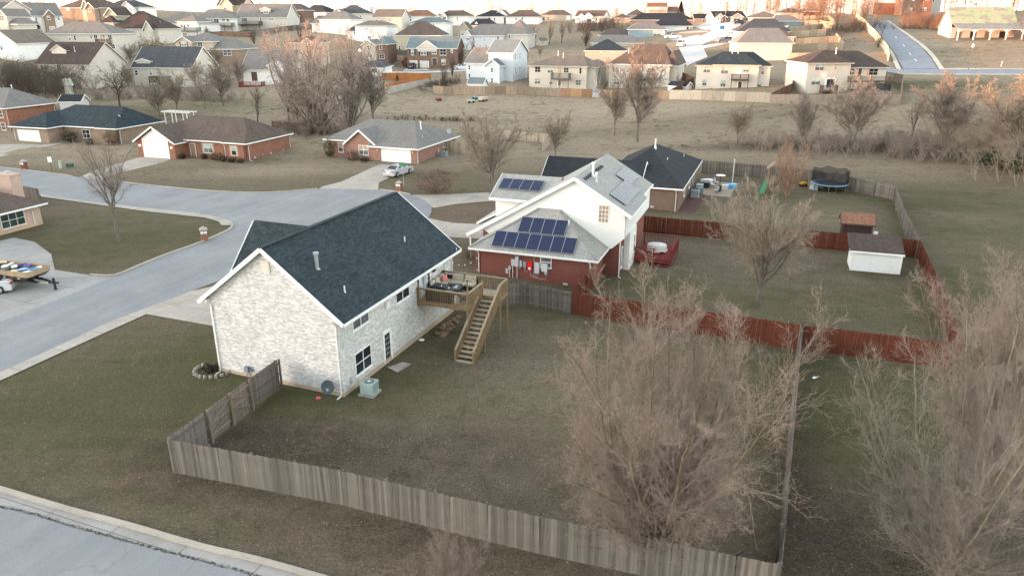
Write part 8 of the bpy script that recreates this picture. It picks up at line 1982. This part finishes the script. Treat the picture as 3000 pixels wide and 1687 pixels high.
for px, py, c, lab in ((2112, 87, (.02, .14, .35), "left blue bin on the hill street"), (2118, 87, (.02, .13, .32), "right blue bin on the hill street"), (1138, 213, (.03, .03, .04), "dark bin by the low white house")):
    b_ = thing("wheeled_bin", lab, "bin", G(px, py) + Vector((0, 0, .1))); MB().prism([(-.3, .05), (.3, .05), (.36, 1.0), (-.36, 1.0)], -.33, .33).build("bin", paint(c), b_); MB().box(-.39, .39, -.37, .37, 1.002, 1.08).build("lid", paint(c), b_)
hy = thing("fire_hydrant", "red fire hydrant beside the hill street", "hydrant", G(2077, 94)); MB().lathe([(.16, 0), (.16, .08), (.12, .1), (.12, .6), (.15, .62), (.12, .75), (.02, .82)], (0, 0, 0), 10).build("barrel", paint((.4, .03, .02)), hy); MB().tube([(-.22, 0, .45), (.22, 0, .45)], .06, 8).build("nozzle", paint((.4, .03, .02)), hy)
# dump trailer full of household junk
TRL = G(75, 838); tz = R(-20.5)
tr_ = thing("dump_trailer", "black dump trailer with wooden side boards at the left edge", "trailer", TRL + Vector((0, 0, .03)), tz + R(4)); BKP = paint((.015, .016, .018), .35, .5)
LX0, LX1 = -4.3, 1.6
m = MB(); m.prism([(LX0, .75), (LX1 - .5, .75), (LX1 + .15, 1.18), (LX0, 1.18)], -1.05, 1.05); m.build("bed", BKP, tr_)
SBW = wood((.34, .26, .17), "side_boards", rnd=.2, up='X')
for y in (-1.07, 1.02): MB().box(LX0, LX1 + .15, y, y + .05, 1.182, 1.62).build("side_board", SBW, tr_, uv=False)
MB().box(LX1 + .1, LX1 + .15, -1.018, 1.018, 1.182, 1.62).build("side_board", SBW, tr_, uv=False)
MB().box(LX0, LX1 + 1.2, -.4, -.28, .55, .745).box(LX0, LX1 + 1.2, .28, .4, .55, .745).build("chassis_rail", BKP, tr_) if False else None
for y in (-.34, .34): MB().box(LX0, LX1, y - .06, y + .06, .55, .745).build("chassis_rail", BKP, tr_)
for s_ in (-1, 1): MB().bar((LX1 - .1, s_ * .4, .62), (LX1 + 1.7, 0, .62), .1, .16).build("drawbar", BKP, tr_)
MB().box(LX1 + 1.45, LX1 + 1.6, -.06, .06, .05, 1.0).box(LX1 + 1.38, LX1 + 1.67, -.13, .13, 0, .045).build("jack", BKP, tr_); MB().box(LX1 + 1.65, LX1 + 1.95, -.08, .08, .55, .7).build("coupler", BKP, tr_)
for x in (-1.55, -.65):
    for s_ in (-1, 1):
        w = MB().tube([(x, s_ * .98, .38), (x, s_ * 1.2, .38)], .38, 20).build("tyre", BLACK, tr_); MB().tube([(x, s_ * 1.19, .38), (x, s_ * 1.215, .38)], .22, 14).build("rim", TRIM, w)
    
MB().box(-2.1, -.1, -1.22, -1.06, .8, .86).build("fender", BKP, tr_)
for k in range(7): MB().box(LX0 + .5 + k * .75, LX0 + .75 + k * .75, -1.09, -1.055, 1.02, 1.1).build("reflector", paint((.55, .05, .04) if k % 2 else (.6, .55, .5)), tr_)
# lettering on the drawbar side board
try:
    cu = bpy.data.curves.new("lettering", 'FONT'); cu.body = "LAMAR"; cu.size = .26; cu.extrude = .006; cu.align_x = 'CENTER'
    tob = bpy.data.objects.new("lettering", cu); scene.collection.objects.link(tob); dg_ = bpy.context.evaluated_depsgraph_get(); me_ = bpy.data.meshes.new_from_object(tob.evaluated_get(dg_)); bpy.data.objects.remove(tob)
    me_.materials.clear(); me_.materials.append(WHITE)
    q = link("lettering", me_, tr_); ax_ = Vector((1.8, .4, 0)).normalized(); q.matrix_local = Matrix.Translation((LX1 + .75, -.285, .53)) @ Matrix.Rotation(math.atan2(.4, 1.8), 4, 'Z') @ Matrix.Rotation(math.pi / 2, 4, 'X')
except Exception as ex: print("text", ex)
JC = [(.6, .6, .62), (.12, .25, .42), (.6, .5, .35), (.03, .03, .12), (.75, .75, .75), (.3, .5, .65), (.05, .06, .05), (.62, .62, .6), (.1, .1, .3)]
JN = ["white sack", "blue tarp bundle", "tan cardboard", "navy cloth heap", "white board", "pale blue bag", "black bag", "grey carton", "indigo cloth"]
for k in range(18):
    x = LX0 + .5 + (k % 6) * 1.0 + random.uniform(-.2, .2); y = -.65 + (k // 6) * .65 + random.uniform(-.12, .12); j = (k * 5) % 9
    w = tr_.matrix_basis @ Vector((x, y, 1.45 + random.uniform(0, .15)))
    q = link("junk", rock_mesh(70 + k, paint(JC[j], .7)), None, w, random.random() * 6); q.scale = (random.uniform(.35, .6), random.uniform(.25, .4), random.uniform(.14, .28))
    tag(q, JN[j] + (" at the front of the dump trailer load" if x > -.6 else " at the rear of the dump trailer load") + (", near side", ", middle", ", far side")[k // 6], "junk", "junk piled in the dump trailer")

# ------------------------------------------------------------------ thatch of dead grass and fallen leaves on the near lawns
def inpoly(x, y, poly):
    c = np.zeros(x.shape, bool); n = len(poly)
    for i in range(n):
        x0, y0 = poly[i]; x1, y1 = poly[(i + 1) % n]
        if y0 == y1: continue
        k = ((y0 > y) != (y1 > y)) & (x < (x1 - x0) * (y - y0) / (y1 - y0) + x0); c ^= k
    return c
def rect(o, ang, x0, x1, y0, y1):
    c, s_ = math.cos(ang), math.sin(ang); return [(o.x + c * a - s_ * b, o.y + s_ * a + c * b) for a, b in ((x0, y0), (x1, y0), (x1, y1), (x0, y1))]
SOLID = SHEETS + [rect(AW, W_ANG, -.1, LW + .1, -.1, DW + 1.4), rect(hs_o, SA, -.3, 12.9, .4, 16), rect(Vector((-50.3, 76.3, 0)), R(-20.5), -15, .1, -13, 1.2), rect(hs_o, SA, 4, 14.2, 29, 48.5)]
N_ = 330000
yy = 17 + (1 - np.sqrt(rng.random(N_))) * 62; 
half = yy * .78 + 4; xx = (rng.random(N_) * 2 - 1) * half
ok = np.ones(N_, bool)
for P in SOLID: ok &= ~inpoly(xx, yy, P)
xx, yy = xx[ok], yy[ok]; n = len(xx)
zz0 = hz(xx, yy)
ix = np.clip(np.searchsorted(gx, xx), 0, len(gx) - 1); iy = np.clip(np.searchsorted(gy, yy), 0, len(gy) - 1)
rg_ = reg.reshape(ny, nx, 4)[iy, ix]
pr = rng.random(n)
pal = np.array([(.215, .165, .12), (.098, .088, .05), (.135, .096, .068), (.065, .066, .032), (.26, .19, .13)])
w_t = .32 + rg_[:, 0] * .5; w_g = .18 + rg_[:, 1] * .9; w_l = .12 + rg_[:, 2] * .9
tot = w_t + w_g + w_l
cat_ = np.where(pr < w_t / tot, 0, np.where(pr < (w_t + w_g) / tot, np.where(rng.random(n) < .55, 1, 3), np.where(rng.random(n) < .88, 2, 4)))
col = pal[cat_] * np.exp(rng.normal(0, .3, n))[:, None]
ang = rng.random(n) * 6.283; ln = rng.uniform(.03, .085, n) * (.8 + (yy - 17) / 60); wd_ = np.where(cat_ == 4, .5, np.where(cat_ == 2, .3, .16)) * ln
tl = rng.uniform(0, .75, n) * ln
dx, dy = np.cos(ang), np.sin(ang)
c3 = np.stack([xx, yy, zz0 + .012], 1)
D_ = np.stack([dx * ln, dy * ln, tl], 1); S_ = np.stack([-dy * wd_, dx * wd_, np.zeros(n)], 1)
V = np.stack([c3 - D_ * .5 + [0, 0, .0] - S_ * .5, c3 - D_ * .5 + S_ * .5, c3 + D_ * .5 + S_ * .25, c3 + D_ * .5 - S_ * .25], 1)
V[:, :, 2] = np.maximum(V[:, :, 2], zz0[:, None] + .008)
me = fast_mesh("dead_grass", V.reshape(-1, 3), np.arange(n * 4).reshape(n, 4))
ca = me.color_attributes.new("tint", 'FLOAT_COLOR', 'POINT')
ca.data.foreach_set("color", np.repeat(np.c_[col, np.ones(n)], 4, 0).astype(np.float32).ravel())
t = NT("grass_blades", .95, .05); a_ = t.node("ShaderNodeAttribute", attribute_name="tint"); me.materials.append(t.out(a_.outputs['Color']))
tag(link("dead_grass", me), "dead grass blades and fallen leaves over the near lawns", "grass", kind="stuff")

bush("dark_evergreen_bush", "dark green evergreen bush at the right edge of the creek", G(2925, 490), 3.0, 2.6, (.03, .036, .016), "bush", 1800, leaf=.2)
bush("dark_evergreen_bush", "low dark green evergreen at the far right lawn corner", G(2985, 505), 2.4, 2.4, (.03, .034, .016), "bush", 1400, leaf=.2)
